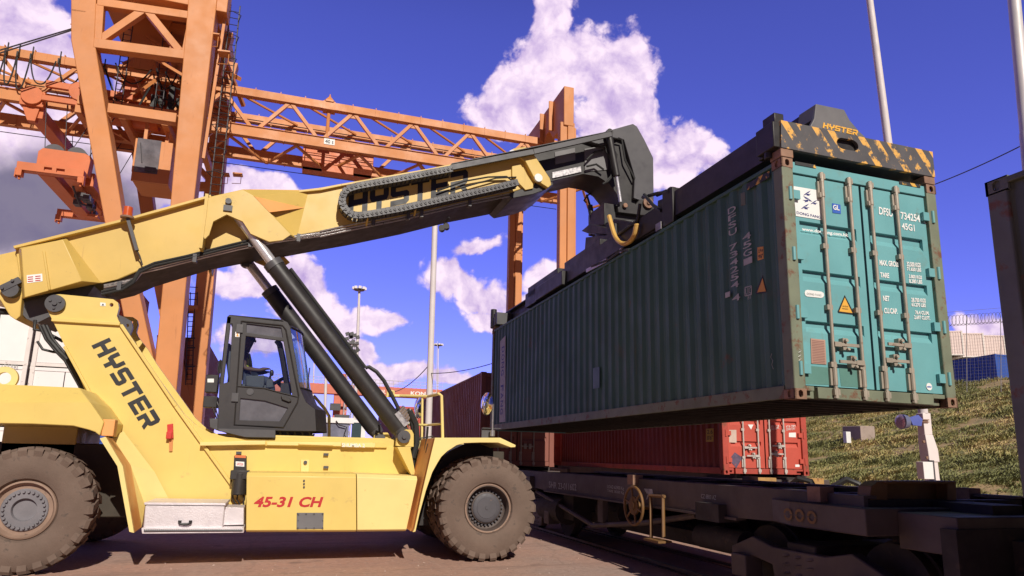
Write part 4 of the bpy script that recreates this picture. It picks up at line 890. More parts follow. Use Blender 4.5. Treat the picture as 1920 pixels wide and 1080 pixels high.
mb = MB(); q = P(396, 716, 'Y', YA + .3); mb.box(q.x - .085, q.x + .1, q.y, q.y + .3, q.z - .17, q.z + .12); mb.box(q.x - .09, q.x + .12, q.y, q.y + .3, q.z - .42, q.z - .24)
for k in range(3): mb.tube([q + V((.02 + .03 * k, .05, -.24)), q + V((.05 + .05 * k, .02, -.4)), q + V((.15 + .02 * k, 0, -.62))], .012, 6)
eb = obj('control_box', mb, BLK, RS, bevel=.01)
mb = MB(); pplate(mb, [(389, 710), (401, 710), (401, 717), (389, 717)], q.y - .005, .004); obj('sticker', mb, LETW, eb)
mb = MB(); mb.tube([P(x, y, 'Y', YA + .6) for x, y in ((413, 700), (411, 692), (413, 678), (416, 676))], .03, 8); obj('mirror', mb, BLK, cab)
# --- handrails, mirrors and lamps on the far and near mudguards
mb = MB()
rr = .026
Yr = mir(YF) - .25
mb.tube([P(830, 822, 'Y', YF + .5), P(828, 742, 'Y', YF + .5), P(823, 738.5, 'Y', YF + .55), P(803, 743, 'Y', YF + 1.2), P(750, 742, 'Y', YF + 1.6), P(735, 742, 'Y', YF + 1.6), P(727, 742, 'Y', YF + 1.9)], rr, 8)
mb.tube([P(829, 794, 'Y', YF + .5), P(803, 797, 'Y', YF + 1.2), P(765, 796, 'Y', YF + 1.5)], rr * .8, 8); mb.tube([P(792, 742, 'Y', YF + 1.3), P(791, 826, 'Y', YF + 1.3)], rr * .8, 8)
mb.tube([P(738, 742, 'Y', YF + 1.6), P(738, 734, 'Y', YF + 1.6), P(728, 731, 'Y', YF + 1.6), P(726, 745, 'Y', YF + 1.6)], rr, 8)
mb.tube([P(610, 824, 'Y', YBF + .3), P(617, 820, 'Y', YBF + .3), P(617, 780, 'Y', YBF + .3), P(610, 768, 'Y', YBF + .3), P(591, 745, 'Y', YBF + .3), P(588, 742, 'Y', YBF + .3)], .03, 8)
obj('handrail', mb, YEL2, RS)
def mirror(px, py, Y, post, rpx=18):
    q = P(px, py, 'Y', Y); n_ = V((-.95, -.28, 0)).normalized()
    mb = MB(); b0 = P(*post, 'Y', Y); mb.tube([b0, V((b0.x, Y, q.z)), q - n_ * .03], .016, 8); mb.cyl(b0, b0 + V((0, 0, .10)), .045, 12); mo = obj('mirror_post', mb, STL, RS)
    mb = MB(); t1 = n_.cross(V((0, 0, 1))).normalized(); r_ = .19; k = 24
    mb.add([q + n_ * .05 * (1 - (j / 3) ** 2) + (t1 * math.cos(2 * math.pi * i / k) + V((0, 0, 1)) * math.sin(2 * math.pi * i / k)) * (r_ * j / 3) for j in (1, 2, 3) for i in range(k)], [(i + k * j, (i + 1) % k + k * j, (i + 1) % k + k * (j + 1), i + k * (j + 1)) for j in (0, 1) for i in range(k)] + [tuple(range(k))]); obj('mirror', mb, MIRR, mo)
    mb = MB(); mb.cyl(q, q - n_ * .06, r_ * 1.05, 24, r_ * .5); obj('mirror_back', mb, BLK, mo)
mirror(913, 757, YF + .3, (923, 818)); mirror(786, 764, YF + 1.5, (777, 826))
mb = MB(); q = P(921, 806, 'Y', YF + .35); mb.box(q.x - .16, q.x + .16, q.y - .02, q.y + .02, q.z + .02, q.z + .032); mb.box(q.x - .16, q.x + .02, q.y + .02, q.y + .04, q.z - .14, q.z + .03); obj('number_plate_bracket', mb, DGR, RS)
mb = MB(); mb.tube([P(795, 855, 'Y', YF + .5), P(798, 838, 'Y', YF + .5), P(800, 826, 'Y', YF + .5), P(802, 800, 'Y', YF + .5)], .02, 6); mb.tube([P(804, 858, 'Y', YF + .3), P(800, 848, 'Y', YF + .3), P(803, 832, 'Y', YF + .3)], .02, 6); mb.tube([P(786, 822, 'Y', YF + .5), P(812, 818, 'Y', YF + .5)], .012, 6); obj('work_lamp_bracket', mb, BLK, RS)
# ------------------------------------------------------------------ driver seated in the cab
def skin_figure(name, chains, m_, parent=None, off=None):
    """one skinned surface from joint chains [(point, radius), ...]; shared points join"""
    vs_, es, rad, idx = [], [], [], {}
    def vid(p, r):
        k = tuple(round(c, 4) for c in p)
        if k not in idx: idx[k] = len(vs_); vs_.append(V(p)); rad.append(r)
        return idx[k]
    for ch in chains:
        ids = [vid(p, r) for p, r in ch]
        for a, c in zip(ids, ids[1:]):
            if a != c and (a, c) not in es and (c, a) not in es: es.append((a, c))
    me = bpy.data.meshes.new(name); me.from_pydata([v - (off or V((0, 0, 0))) for v in vs_], es, []); o = bpy.data.objects.new(name, me); C.objects.link(o)
    md = o.modifiers.new('skin', 'SKIN'); md.use_smooth_shade = True
    for i, sv in enumerate(me.skin_vertices[0].data): sv.radius = (rad[i], rad[i]); sv.use_root = (i == 0)
    o.modifiers.new('sub', 'SUBSURF').levels = 1; o.modifiers['sub'].render_levels = 1
    bpy.context.view_layer.update(); ev = o.evaluated_get(bpy.context.evaluated_depsgraph_get()); m2 = bpy.data.meshes.new_from_object(ev)
    bpy.data.objects.remove(o); m2.materials.clear(); m2.materials.append(m_); m2.name = name
    o = bpy.data.objects.new(name, m2); C.objects.link(o)
    if parent: o.parent = parent
    return o
py_ = YA + .76; hip = V((SX - .12, py_, SZ + .1))
root = thing('person', 'driver in a hi-vis vest sitting at the controls inside the cab', 'person', hip)
def q_(x, y, z): return (hip.x + x, py_ + y, hip.z + z)
ch = [[(q_(0, 0, 0), .15), (q_(-.02, 0, .18), .14), (q_(-.04, 0, .36), .16), (q_(-.03, 0, .50), .10), (q_(0, 0, .57), .055), (q_(.02, 0, .66), .085), (q_(.03, 0, .74), .098), (q_(.02, 0, .82), .08)]]
for s in (-1, 1):
    ch.append([(q_(0, 0, 0), .15), (q_(.1, s * .11, -.01), .10), (q_(.43, s * .13, .02), .07), (q_(.48, s * .13, -.2), .055), (q_(.52, s * .13, -.42), .045), (q_(.64, s * .13, -.45), .035)])
    hx = (.34, s * .27, .20)
    ch.append([(q_(-.04, 0, .36), .16), (q_(-.04, s * .19, .44), .065), (q_(.0, s * .25, .19), .047), (q_(.25, s * .26, .17), .035), (q_(*hx), .036)])
    for k in range(5):
        a = (k - 2) * .018; b0 = (hx[0] + .05 - (.03 if k == 4 else 0), hx[1] + s * a * (1 if k < 4 else -1.6), hx[2] + .01)
        ch.append([(q_(*hx), .036), (q_(*b0), .011), (q_(b0[0] + .03, b0[1], b0[2] - .005), .010), (q_(b0[0] + .045 - .006 * abs(k - 1.5), b0[1], b0[2] - .03), .008)])
skin_figure('body', ch, SKIN, root, hip)
vs2 = [[(q_(0, 0, .02), .17), (q_(-.02, 0, .18), .16), (q_(-.04, 0, .36), .18), (q_(-.035, 0, .46), .12)]]
for s in (-1, 1): vs2.append([(q_(-.04, 0, .36), .18), (q_(-.04, s * .19, .44), .08)])
skin_figure('safety_vest', vs2, VEST, root, hip)
tr = [[(q_(0, 0, -.02), .165), (q_(.1, .11, -.01), .115), (q_(.43, .13, .02), .085), (q_(.48, .13, -.2), .07), (q_(.51, .13, -.38), .06)], [(q_(0, 0, -.02), .165), (q_(.1, -.11, -.01), .115), (q_(.43, -.13, .02), .085), (q_(.48, -.13, -.2), .07), (q_(.51, -.13, -.38), .06)]]
skin_figure('trousers', tr, CLTH, root, hip)
mb = MB(); mb.sphere(V(q_(.015, 0, .77)), .112, 14, 8, (1, .92, .95)); hd = obj('hair', mb, BLK, root)
mb = MB(); mb.sphere(V(q_(.125, 0, .715)), .02, 8, 6, (1, .8, 1.3)); mb.sphere(V(q_(.02, .095, .72)), .028, 8, 6, (.7, .4, 1.2)); mb.sphere(V(q_(.02, -.095, .72)), .028, 8, 6, (.7, .4, 1.2)); obj('nose_and_ears', mb, SKIN, root)
mb = MB()
for s in (-1, 1): mb.sphere(V(q_(.118, s * .034, .745)), .012, 8, 6)
mb.box(*sorted((V(q_(.112, 0, 0)).x, V(q_(.12, 0, 0)).x)), py_ - .025, py_ + .025, V(q_(0, 0, .665)).z, V(q_(0, 0, .672)).z); obj('eyes_and_mouth', mb, LETB, root)
# --- spreader (turned onto the container, hung under the boom head)
CY = R(-.55)                                                  # the lifted container hangs slightly turned
CW, CL, CH_ = 2.438, 12.192, 2.896
c0x, c0y, c0z = 5.38, 6.05, 2.36
CM = Matrix.Translation((c0x, c0y, c0z)) @ Matrix.Rotation(CY, 4, 'Z')      # corner frame of the container
def L(x, y, z): return CM @ V((x, y, z))
def Lbox(mb, x0, x1, y0, y1, z0, z1): return mb.hexa([L(*p) for p in ((x0, y0, z0), (x1, y0, z0), (x1, y1, z0), (x0, y1, z0), (x0, y0, z1), (x1, y0, z1), (x1, y1, z1), (x0, y1, z1))])
ZT = CH_
mb = MB(); Lbox(mb, .10, .95, 2.6, 9.6, ZT + .14, ZT + .50); Lbox(mb, 1.5, 2.34, 2.6, 9.6, ZT + .14, ZT + .50); Lbox(mb, .95, 1.5, 5.0, 7.2, ZT + .16, ZT + .48)
Lbox(mb, .02, .10, 2.45, 2.75, ZT + .02, ZT + .60); Lbox(mb, 2.34, 2.42, 2.45, 2.75, ZT + .02, ZT + .60); Lbox(mb, .02, 2.42, 2.5, 2.6, ZT + .5, ZT + .62)
Lbox(mb, .0, .2, 6.9, 8.6, ZT + .1, ZT + .42); Lbox(mb, 2.24, 2.44, 6.9, 8.6, ZT + .1, ZT + .42)
sp = obj('spreader', mb, BLK, RS, bevel=.015)
mb = MB()
for x in (.34, 1.72):
    for s in (0, 1):
        y0, y1 = ((.25, 3.2), (9.0, 11.95))[s]
        mb.ibeam(L(x + .13, y0, ZT + .33), L(x + .13, y1, ZT + .33), .30, .40, .03)
Lbox(mb, .06, .30, .25, 2.45, ZT + .12, ZT + .52)
obj('telescopic_beam', mb, BLK, sp)
# end beams of the spreader
ebm = MB(); z0, z1 = ZT + .115, ZT + .475
ebm.plate([(0.0, z0), (2.44, z0), (2.44, z1), (0.02, z1)], [[(1.02 + .10 * math.cos(a) + (.07 if math.cos(a) > 0 else -.07), ZT + .33 + .075 * math.sin(a)) for a in [2 * math.pi * (k + .5) / 18 for k in range(18)]]], lambda u, v, w_: L(u, w_ - .01, v), .05)
eb1 = obj('end_beam_face', ebm, HAZ, sp, bevel=.004)
mb = MB(); Lbox(mb, 0.005, 2.435, .05, .42, z0 + .01, z1 - .01); obj('end_beam', mb, BLK, sp, bevel=.01)
mb = MB(); Lbox(mb, 0, 2.44, 11.75, 12.18, z0, z1 - .01); obj('end_beam', mb, DGR, sp, bevel=.01)
mb = MB()
for y0 in (.0, 11.98):
    for x0 in (.0, 2.26): Lbox(mb, x0, x0 + .18, y0, y0 + .2, ZT + .01, ZT + .115)
obj('twist_lock', mb, RSTM, sp, bevel=.008)
mb = MB(); Lbox(mb, -.08, .10, .02, .34, ZT + .13, ZT + .46); Lbox(mb, .0, .14, .08, .30, ZT + .475, ZT + .62); mb.cyl(L(-.02, .2, ZT + .05), L(-.02, .2, ZT + .2), .05, 10)
Lbox(mb, -.02, .12, 11.9, 12.22, ZT + .1, ZT + .36)
mb.cyl(L(.02, 12.15, ZT + .06), L(.02, 12.15, ZT + .62), .09, 14); obj('corner_guide', mb, BLK, sp, bevel=.01)
# grey housing with the maker's name above the striped beam
A = [P(x, y, 'Y', 6.12) for x, y in ((1516, 243), (1527, 222), (1530, 194.5), (1583, 205.5), (1594, 226), (1612, 247), (1628, 262), (1626, 275), (1515, 250))]
mb = MB(); mb.prism(A, (0, .05, 0)); mb.prism([A[1] + V((0, .05, 0)), A[2] + V((0, .05, 0)), A[3] + V((0, .05, 0)), A[4] + V((0, .05, 0)), A[5] + V((0, .05, 0))], (0, .25, 0)); obj('housing', mb, MGR, sp, bevel=.008)
mb = MB(); a2 = [A[2] + V((0, .3, -.02)), A[2] + V((0, .3, -.16))]; mb.hexa([A[2] + V((0, .3, -.25)), A[2] + V((.14, .3, -.28)), A[2] + V((.14, 2.6, -.30)), A[2] + V((0, 2.6, -.30)), A[2] + V((0, .3, -.02)), A[2] + V((.14, .3, -.05)), A[2] + V((.14, 2.6, -.06)), A[2] + V((0, 2.6, -.06))]); obj('housing_rail', mb, BLK, sp, bevel=.01)
mb = MB(); square_word(mb, 'HYSTER', *[P(x, y, 'Y', 6.12) for x, y in ((1542, 240), (1607, 254.5), (1543.5, 230))], (0, -1, 0), gap=.12); obj('lettering', mb, LETY, sp)
# rotator and tilt frame below the boom head
q = P(1196, 395, 'Y', 12.2)
mb = MB(); pplate(mb, [(1158, 384), (1166, 380), (1192, 383), (1199, 374), (1222, 374), (1231, 388), (1229, 402), (1206, 404), (1159, 398)], YI - .12, .12); pplate(mb, [(1158, 384), (1166, 380), (1192, 383), (1199, 374), (1222, 374), (1231, 388), (1229, 402), (1206, 404), (1159, 398)], YIF, .12)
mb.box(6.1, 7.15, YI, YIF, 6.55, 7.05); mb.cyl((6.62, 12.35, 5.8), (6.62, 12.35, 6.6), .52, 32); mb.cyl((6.62, 12.35, 6.25), (6.62, 12.35, 6.4), .62, 32)
rt_ = obj('rotator', mb, BLK, sp, bevel=.015)
mb = MB(); q = P(1214.5, 381, 'Y', YI - .14); mb.cyl(q, q + V((0, -.04, 0)), .12, 20); mb.cyl(q + V((0, -.04, 0)), q + V((0, -.07, 0)), .05, 10); mb.cyl(P(1171, 386, 'Y', YI - .13), P(1171, 386, 'Y', YI - .13) + V((0, -.05, 0)), .05, 12); obj('pin', mb, RSTM, rt_)
# the dark frame that slides sideways on the spreader, with posts and boxes
mb = MB()
def Xp(pts, X, th): mb.prism([P(x, y, 'X', X) for x, y in pts], (th, 0, 0))
Xp([(1090, 433), (1105, 420), (1140, 428), (1150, 432), (1150, 440), (1100, 437)], 5.9, .25)      # tray at the far side
Xp([(1098, 445), (1140, 440), (1140, 450), (1118, 452), (1113, 466), (1112, 480), (1095, 482)], 5.9, .3)
Xp([(1070, 495), (1095, 480), (1125, 470), (1180, 440), (1235, 412), (1235, 430), (1160, 470), (1060, 530)], 5.55, .5)
Xp([(1136, 420), (1152, 418), (1155, 450), (1138, 452)], 5.7, .2)
Xp([(1150, 410), (1200, 418), (1245, 378), (1275, 375), (1275, 395), (1205, 432), (1150, 440)], 5.75, .3)
Lbox(mb, .1, 2.3, 5.2, 7.0, ZT + .48, ZT + .62); Lbox(mb, .5, 1.9, 4.4, 8.0, ZT + .6, ZT + .78)
Lbox(mb, .1, .5, 7.4, 9.4, ZT + .35, ZT + .62)
obj('slide_frame', mb, BLK, sp, bevel=.01)
mb = MB(); Xp([(1233, 376), (1270, 362), (1271, 388), (1240, 402), (1232, 400)], 5.62, .3); sbx = obj('valve_cover', mb, DGR, sp, bevel=.01)
mb = MB(); mb.prism([P(x, y, 'Y', P(1266, 375, 'X', 5.6).y) for x, y in ((1256, 364), (1270, 362), (1271, 386), (1257, 388))], (0, .03, 0)); obj('cover_plate', mb, STL, sp)
mb = MB()
for pts, X in (([(1232, 366), (1250, 358), (1272, 357)], 5.6), ([(1205, 370), (1235, 362), (1272, 359)], 5.55), ([(1200, 382), (1196, 410), (1193, 418)], 5.5), ([(1160, 440), (1180, 425), (1192, 416)], 5.5), ([(1110, 500), (1140, 488), (1165, 470), (1180, 468)], 5.42), ([(1208, 365), (1225, 385), (1240, 395)], 5.5)):
    mb.tube([P(x, y, 'X', X) for x, y in pts], .03, 7)
obj('hose', mb, RUB, sp)
mb = MB(); pts = [P(x, y, 'X', 5.45) for x, y in ((1142, 405), (1146, 420), (1152, 440), (1160, 452), (1170, 457), (1181, 453), (1190, 440), (1194, 422))]
def smoothpath(p, n=6):
    o = []
    for i in range(len(p) - 1):
        p0, p1, p2, p3 = p[max(i - 1, 0)], p[i], p[i + 1], p[min(i + 2, len(p) - 1)]
        for k in range(n): t = k / n; o.append(.5 * ((2 * p1) + (p2 - p0) * t + (2 * p0 - 5 * p1 + 4 * p2 - p3) * t * t + (3 * p1 - p0 - 3 * p2 + p3) * t ** 3))
    return o + [p[-1]]
sm = smoothpath(pts, 10); mb.tube(sm, .042, 8)
for i in range(len(sm) // 2, len(sm), 1): mb.lathe([(.05, -.012), (.05, .012)], sm[i], 'Z', 10)
obj('spiral_hose', mb, HOSY, sp)
mb = MB(); mb.beam(P(1100, 508, 'X', 5.42), P(1138, 488, 'X', 5.42), .03, .07); q = P(1236, 425, 'X', 5.42); mb.box(q.x - .02, q.x + .02, q.y - .08, q.y + .08, q.z - .06, q.z + .06); q = P(1165, 469, 'X', 5.42); mb.box(q.x - .02, q.x + .02, q.y - .03, q.y + .03, q.z - .05, q.z + .03); obj('steel_tube', mb, STL, sp)

# ================================================================== containers
PITCH = .2775
def corr(mb, x, y0, y1, z0, z1, dep, sgn, axis='Y', n=None):
    """corrugated sheet: trapezoid waves from y0 to y1, standing between z0 and z1; dep inwards along sgn"""
    n = n or max(1, round((y1 - y0) / PITCH)); p = (y1 - y0) / n; k = len(mb.v); ys = []
    for i in range(n):
        a = y0 + i * p
        for f_, d in ((0, 0), (.26, 0), (.5, 1), (.76, 1)): ys.append((a + f_ * p, d))
    ys.append((y1, 0))
    for y, d in ys:
        for z in (z0, z1):
            mb.v.append(V((x + sgn * d * dep, y, z)) if axis == 'Y' else V((y, x + sgn * d * dep, z)) if axis == 'X' else V((y, z, x + sgn * d * dep)))
    for i in range(len(ys) - 1): mb.f.append((k + 2 * i, k + 2 * i + 2, k + 2 * i + 3, k + 2 * i + 1))
def container(label, loc, rz, Lc, Hc, side, end, frame, door=True, detail=2, group=None, rods=None, name='shipping_container', castings=None):
    """loc: site position of the near left bottom corner; the doors are at y=0. Parts in the frame x 0..W, y 0..L, z 0..H"""
    Wc = 2.438
    base = Matrix.Translation(V(loc)) @ Matrix.Rotation(rz, 4, 'Z') @ V((Wc / 2, Lc / 2, 0))
    T = thing(name, label, 'container', base, rz, group, world=False); OFF[T.name] = V((Wc / 2, Lc / 2, 0))
    rods = rods or RODM; castings = castings or frame
    s = .012
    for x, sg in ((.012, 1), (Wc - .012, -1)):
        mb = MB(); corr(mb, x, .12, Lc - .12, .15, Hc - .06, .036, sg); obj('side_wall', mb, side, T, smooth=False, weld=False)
    mb = MB(); n = round(Lc / .2775); 
    corr(mb, Hc - .03, .1, Lc - .1, .02, Wc - .02, .02, -1, 'Z'); 
    # roof sheet runs across: waves along y
    mb.v = [V((v.y, v.x, v.z)) for v in mb.v]; obj('roof', mb, side, T, smooth=False, weld=False)
    mb = MB()
    for x in (.0, Wc - .06): mb.box(x, x + .06, .17, Lc - .17, Hc - .062, Hc - .012)
    obj('top_rail', mb, side, T, bevel=.006)
    mb = MB()
    for x in (.0, Wc - .05): mb.box(x, x + .05, .17, Lc - .17, .012, .165)
    obj('bottom_rail', mb, frame if detail > 1 else side, T, bevel=.006)
    mb = MB(); mb.box(.05, Wc - .05, .1, Lc - .1, .13, .16)
    if detail > 1:
        for i in range(int(Lc / .305)): mb.box(.05, Wc - .05, .2 + i * .305, .245 + i * .305, .02, .13)
    obj('floor', mb, WAGD, T, smooth=False)
    for x in (0.004, Wc - .164):
        for y in (0.004, Lc - .164): mb = MB(); mb.box(x, x + .16, y, y + .16, .1, Hc - .1); obj('corner_post', mb, frame, T, bevel=.012)
    for x in (0, Wc - .162):
        for y in (0, Lc - .178):
            for z in (0, Hc - .118):
                mb = MB()
                if detail > 1:
                    hole = [(.081 + .032 * math.cos(a), .06 + .03 * math.sin(a) + (.012 if math.sin(a) > 0 else -.012)) for a in [2 * math.pi * (k + .5) / 12 for k in range(12)]]
                    yy = y if y == 0 else y + .178
                    mb.plate([(0, 0), (.162, 0), (.162, .118), (0, .118)], [hole], lambda u, v, w_: (x + u, yy + (w_ if y == 0 else -w_), z + v), .022)
                    xx = x if x == 0 else x + .162
                    mb.plate([(0, 0), (.178, 0), (.178, .118), (0, .118)], [[(a + .008, b_) for a, b_ in hole]], lambda u, v, w_: (xx + (w_ if x == 0 else -w_), y + u, z + v), .022)
                    mb.box(x + .023, x + .139, y + .06, y + .12, z + .001, z + .117); mb.box(x, x + .162, y + .001, y + .177, z + .108, z + .118); mb.box(x, x + .162, y + .001, y + .177, z, z + .01)
                else: mb.box(x, x + .162, y, y + .178, z, z + .118)
                obj('corner_casting', mb, castings, T, smooth=False)
    mb = MB()
    mb.box(.16, Wc - .16, .03, .13, .02, .155) if detail < 2 else None
    if detail > 1:
        mb.box(.162, .30, .03, .12, .10, .155); mb.box(.30, .42, .03, .12, .02, .155) if False else None
        mb.box(.35, Wc - .35, .03, .12, .02, .15); mb.box(Wc - .35, Wc - .162, .03, .12, .10, .15)
        mb.box(.18, Wc - .18, .10, .16, .02, .15)
    obj('door_sill', mb, frame, T, bevel=.006)
    mb = MB(); mb.box(.162, Wc - .162, .03, .12, Hc - .16, Hc - .02); obj('door_header', mb, end, T, bevel=.006)
    mb = MB(); corr(mb, Lc - .03, .16, Wc - .16, .15, Hc - .1, .04, -1, 'X'); mb.box(.16, Wc - .16, Lc - .12, Lc - .01, .01, .16); mb.box(.16, Wc - .16, Lc - .12, Lc - .01, Hc - .12, Hc - .01); obj('front_wall', mb, end, T, smooth=False, weld=False)
    if not door:
        mb = MB(); corr(mb, .05, .16, Wc - .16, .15, Hc - .1, .04, 1, 'X'); obj('end_wall', mb, end, T, smooth=False, weld=False); return T
    z0, z1 = .165, Hc - .17; xm = Wc / 2
    gz = [(.857, .921), (1.468, 1.533), (2.05, 2.14)] if Hc > 2.7 else [(.75, .81), (1.28, 1.34), (1.8, 1.88)]
    gd = .045 if detail > 1 else .03
    if detail == 0: gz = []
    for k, (xa, xb) in enumerate(((.165, xm - .018), (xm + .018, Wc - .165))):
        mb = MB(); xi, xo = xa + .09, xb - .09
        yf = .055
        mb.box(xa, xi, yf, yf + .04, z0, z1); mb.box(xo, xb, yf, yf + .04, z0, z1)
        prof = [(yf, z0), (yf, z0 + .08)]
        for a, c in gz: prof += [(yf, a - .07), (yf + gd, a), (yf + gd, c), (yf, c + .004)]
        prof += [(yf, z1)]
        i = len(mb.v); mb.v += [V((xx, y, z)) for y, z in prof for xx in (xi, xo)]; mb.f += [(i + 2 * j, i + 2 * j + 1, i + 2 * j + 3, i + 2 * j + 2) for j in range(len(prof) - 1)]
        d_ = obj('door', mb, end, T, smooth=False)
        mb = MB(); mb.box(xa - .012, xb + .012, yf + .05, yf + .07, z0 - .012, z1 + .012); obj('door_seal', mb, WAGD, d_)
        if detail > 0:
            for j, xr in enumerate((xa + .28 + (.0 if k == 0 else .0), xb - .26) if k == 0 else (xa + .06 + .01, xb - .52)):
                xr = (.588, 1.01, 1.340, 1.757)[2 * k + j]
                mb = MB(); mb.cyl((xr, .012, .06), (xr, .012, Hc - .13), .021, 12)
                for z in (.10, Hc - .16): mb.box(xr - .04, xr + .04, -.012, .035, z - .035, z + .035); mb.cyl((xr, .012, z - .07), (xr, .012, z + .05), .03, 8)
                for z in (.42, 1.1, 1.85, Hc - .4): mb.box(xr - .05, xr + .03, .0, .05, z - .03, z + .03)
                for z in (.28, Hc - .32): mb.cyl((xr, .012, z - .1), (xr, .012, z + .1), .028, 10); mb.box(xr - .055, xr - .02, .02, .055, z - .1, z + .1)
                obj('lock_rod', mb, rods, d_)
            if detail > 1:
                for xr, z, dr in (((.588, .66, 1), (1.01, .46, -1)) if k == 0 else ((1.340, .52, 1), (1.757, .72, -1))):
                    mb = MB(); mb.box(min(xr, xr + dr * .36), max(xr, xr + dr * .36), -.02, .0, z - .018, z + .018); mb.box(min(xr, xr + dr * .12), max(xr, xr + dr * .10), -.024, .02, z - .028, z + .028)
                    c_ = xr + dr * .16; mb.cyl((c_, .02, z + .04), (c_, -.045, z + .05), .022, 8); mb.cyl((c_ + .02, -.02, z - .06), (c_ + .02, -.045, z - .05), .02, 8); mb.box(c_ - .03, c_ + .03, -.01, .055, z - .06, z + .08)
                    obj('lock_handle', mb, rods, d_)
                for z in (.35, 1.0, 1.7, 2.45):
                    mb = MB(); xh = .10 if k == 0 else Wc - .10; mb.box(min(xh, xh + (.15 if k == 0 else -.15)), max(xh, xh + (.15 if k == 0 else -.15)), .005, .05, z - .055, z + .055); mb.cyl((xh, .0, z - .08), (xh, .0, z + .08), .022, 8); obj('hinge', mb, end, d_)
            elif detail == 1:
                mb = MB()
                for xr, z, dr in (((.588, .62, 1), (1.01, .62, -1)) if k == 0 else ((1.340, .62, 1), (1.757, .62, -1))): mb.box(min(xr, xr + dr * .33), max(xr, xr + dr * .33), -.02, .0, z - .02, z + .02); mb.box(xr + dr * .13 - .04, xr + dr * .13 + .04, -.03, .03, z - .08, z + .08)
                obj('lock_handle', mb, rods, d_)
    return T
def in_frame(T, off):        # matrix from site to the container's corner frame
    return T.matrix_basis @ Matrix.Translation(-off)
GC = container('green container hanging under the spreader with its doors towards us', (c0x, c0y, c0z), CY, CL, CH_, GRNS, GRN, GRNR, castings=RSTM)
GM = in_frame(GC, OFF[GC.name])
def gd(px, py, y=.055): q = P(px, py, 'Y', y, GM); return q
def gs(px, py, x=.012): return P(px, py, 'X', x, GM)
def gtext(s, bl, br, tl, m_, y=.052, **k):
    mb = MB(); text_quad(mb, s, gd(*bl, y), gd(*br, y), gd(*tl, y), (0, -1, 0), .003, **k); return obj('lettering', mb, m_, GC, weld=False)
def gplate(name, pts, m_, y=.052, th=.003, par=None):
    mb = MB(); mb.prism([gd(x, y_, y) for x, y_ in pts], (0, -th, 0)); return obj(name, mb, m_, par or GC)
lg = gplate('logo_sticker', [(1487, 349), (1541, 358), (1541, 413), (1492, 405)], LETW)
mb = MB()
for bx, by, s, f in ((1511, 362, 1.0, 1), (1517, 373, 1.2, -1), (1524, 379, .9, 1), (1507, 387, 1.1, 1)):
    for pl in ([(0, 0), (4, -3), (9, -6), (5, -1)], [(0, 0), (5, 1), (10, 0), (5, 3)], [(0, 0), (-3, 3), (-5, 5), (0, 3)], [(0, 1), (5, 1), (7, 4), (2, 4)]):
        mb.prism([gd(bx + s * x * f, by + s * (y + .15 * x), .047) for x, y in pl], (0, -.001, 0))
obj('bird_emblem', mb, LETN, lg, smooth=False)
mb = MB(); text_quad(mb, 'DONG FANG', gd(1494, 401, .047), gd(1539, 410, .047), gd(1493.5, 396, .047), (0, -1, 0), .002); obj('lettering', mb, LETN, lg)
gtext('www.dongfang.com.hk', (1503, 434), (1590, 446), (1503.5, 426), LETW, bold=.03)
s_ = gplate('class_sticker', [(1560, 381), (1575.5, 384), (1576.5, 401), (1561, 399)], BLUP); mb = MB(); text_quad(mb, 'GL', gd(1562, 393, .047), gd(1574, 395, .047), gd(1561.6, 383.5, .047), (0, -1, 0), .002, bold=.03); obj('lettering', mb, LETW, s_)
gtext('DFSU', (1648, 402), (1673.5, 407), (1647.5, 387.5), LETW, bold=.02); gtext('734254', (1689, 411), (1725, 417), (1688, 397), LETW, bold=.02); gtext('45G1', (1691, 430), (1715, 434), (1690, 417.5), LETW, bold=.02)
gtext('4', (1735.5, 417), (1741, 418), (1735, 405.5), LETW, bold=.02)
mb = MB()
for a, c in (((1733, 402), (1743.5, 404)), ((1743.5, 404), (1744, 420)), ((1744, 420), (1733.7, 418.4)), ((1733.7, 418.4), (1733, 402))): mb.beam(gd(*a, .05), gd(*c, .05), .004, .009)
obj('check_digit_box', mb, LETW, GC)
for s, a, b_, c in (('MAX. GROSS', (1649, 497.5), (1685, 501), (1648.5, 487)), ('32.500 KGS', (1700, 499.5), (1726, 502), (1699.5, 490.5)), ('71.650 LBS', (1700.5, 507.5), (1727, 510), (1700, 500.5)), ('TARE', (1650.5, 520), (1667, 521.5), (1650, 510.5)), ('3.800 KGS', (1704, 521.5), (1728.5, 524), (1703.6, 514.5)), ('8.380 LBS', (1704.5, 530.5), (1729, 532.5), (1704, 523)), ('NET', (1655.5, 564), (1667.5, 565), (1655, 554)), ('28.700 KGS', (1708.5, 566), (1735.5, 568), (1708, 558)), ('63.270 LBS', (1709, 574.5), (1735.5, 576.5), (1708.5, 567)), ('CU.CAP.', (1657.5, 587.5), (1683, 589), (1657, 577)), ('76.4 CU.M.', (1716, 589.5), (1742, 591), (1715.5, 582)), ('2.697 CU.FT.', (1714, 598.5), (1744, 600.5), (1713.5, 591))):
    gtext(s, a, b_, c, LETW, bold=.035)
tr_ = gplate('warning_triangle', [(1583.6, 553.5), (1601, 587), (1600, 590), (1572, 586.5), (1570.5, 584)], LETB); gplate('triangle_field', [(1583.8, 558), (1598, 587), (1573.5, 583.8)], LETY, .047, .002, tr_)
for y in (573, 577.5):
    mb = MB(); text_quad(mb, 'CAUTION' if y < 575 else 'HIGH', gd(1579, y + 2.2, .044), gd(1590, y + 3.4, .044), gd(1579, y - .4, .044), (0, -1, 0), .001); obj('lettering', mb, LETB, tr_)
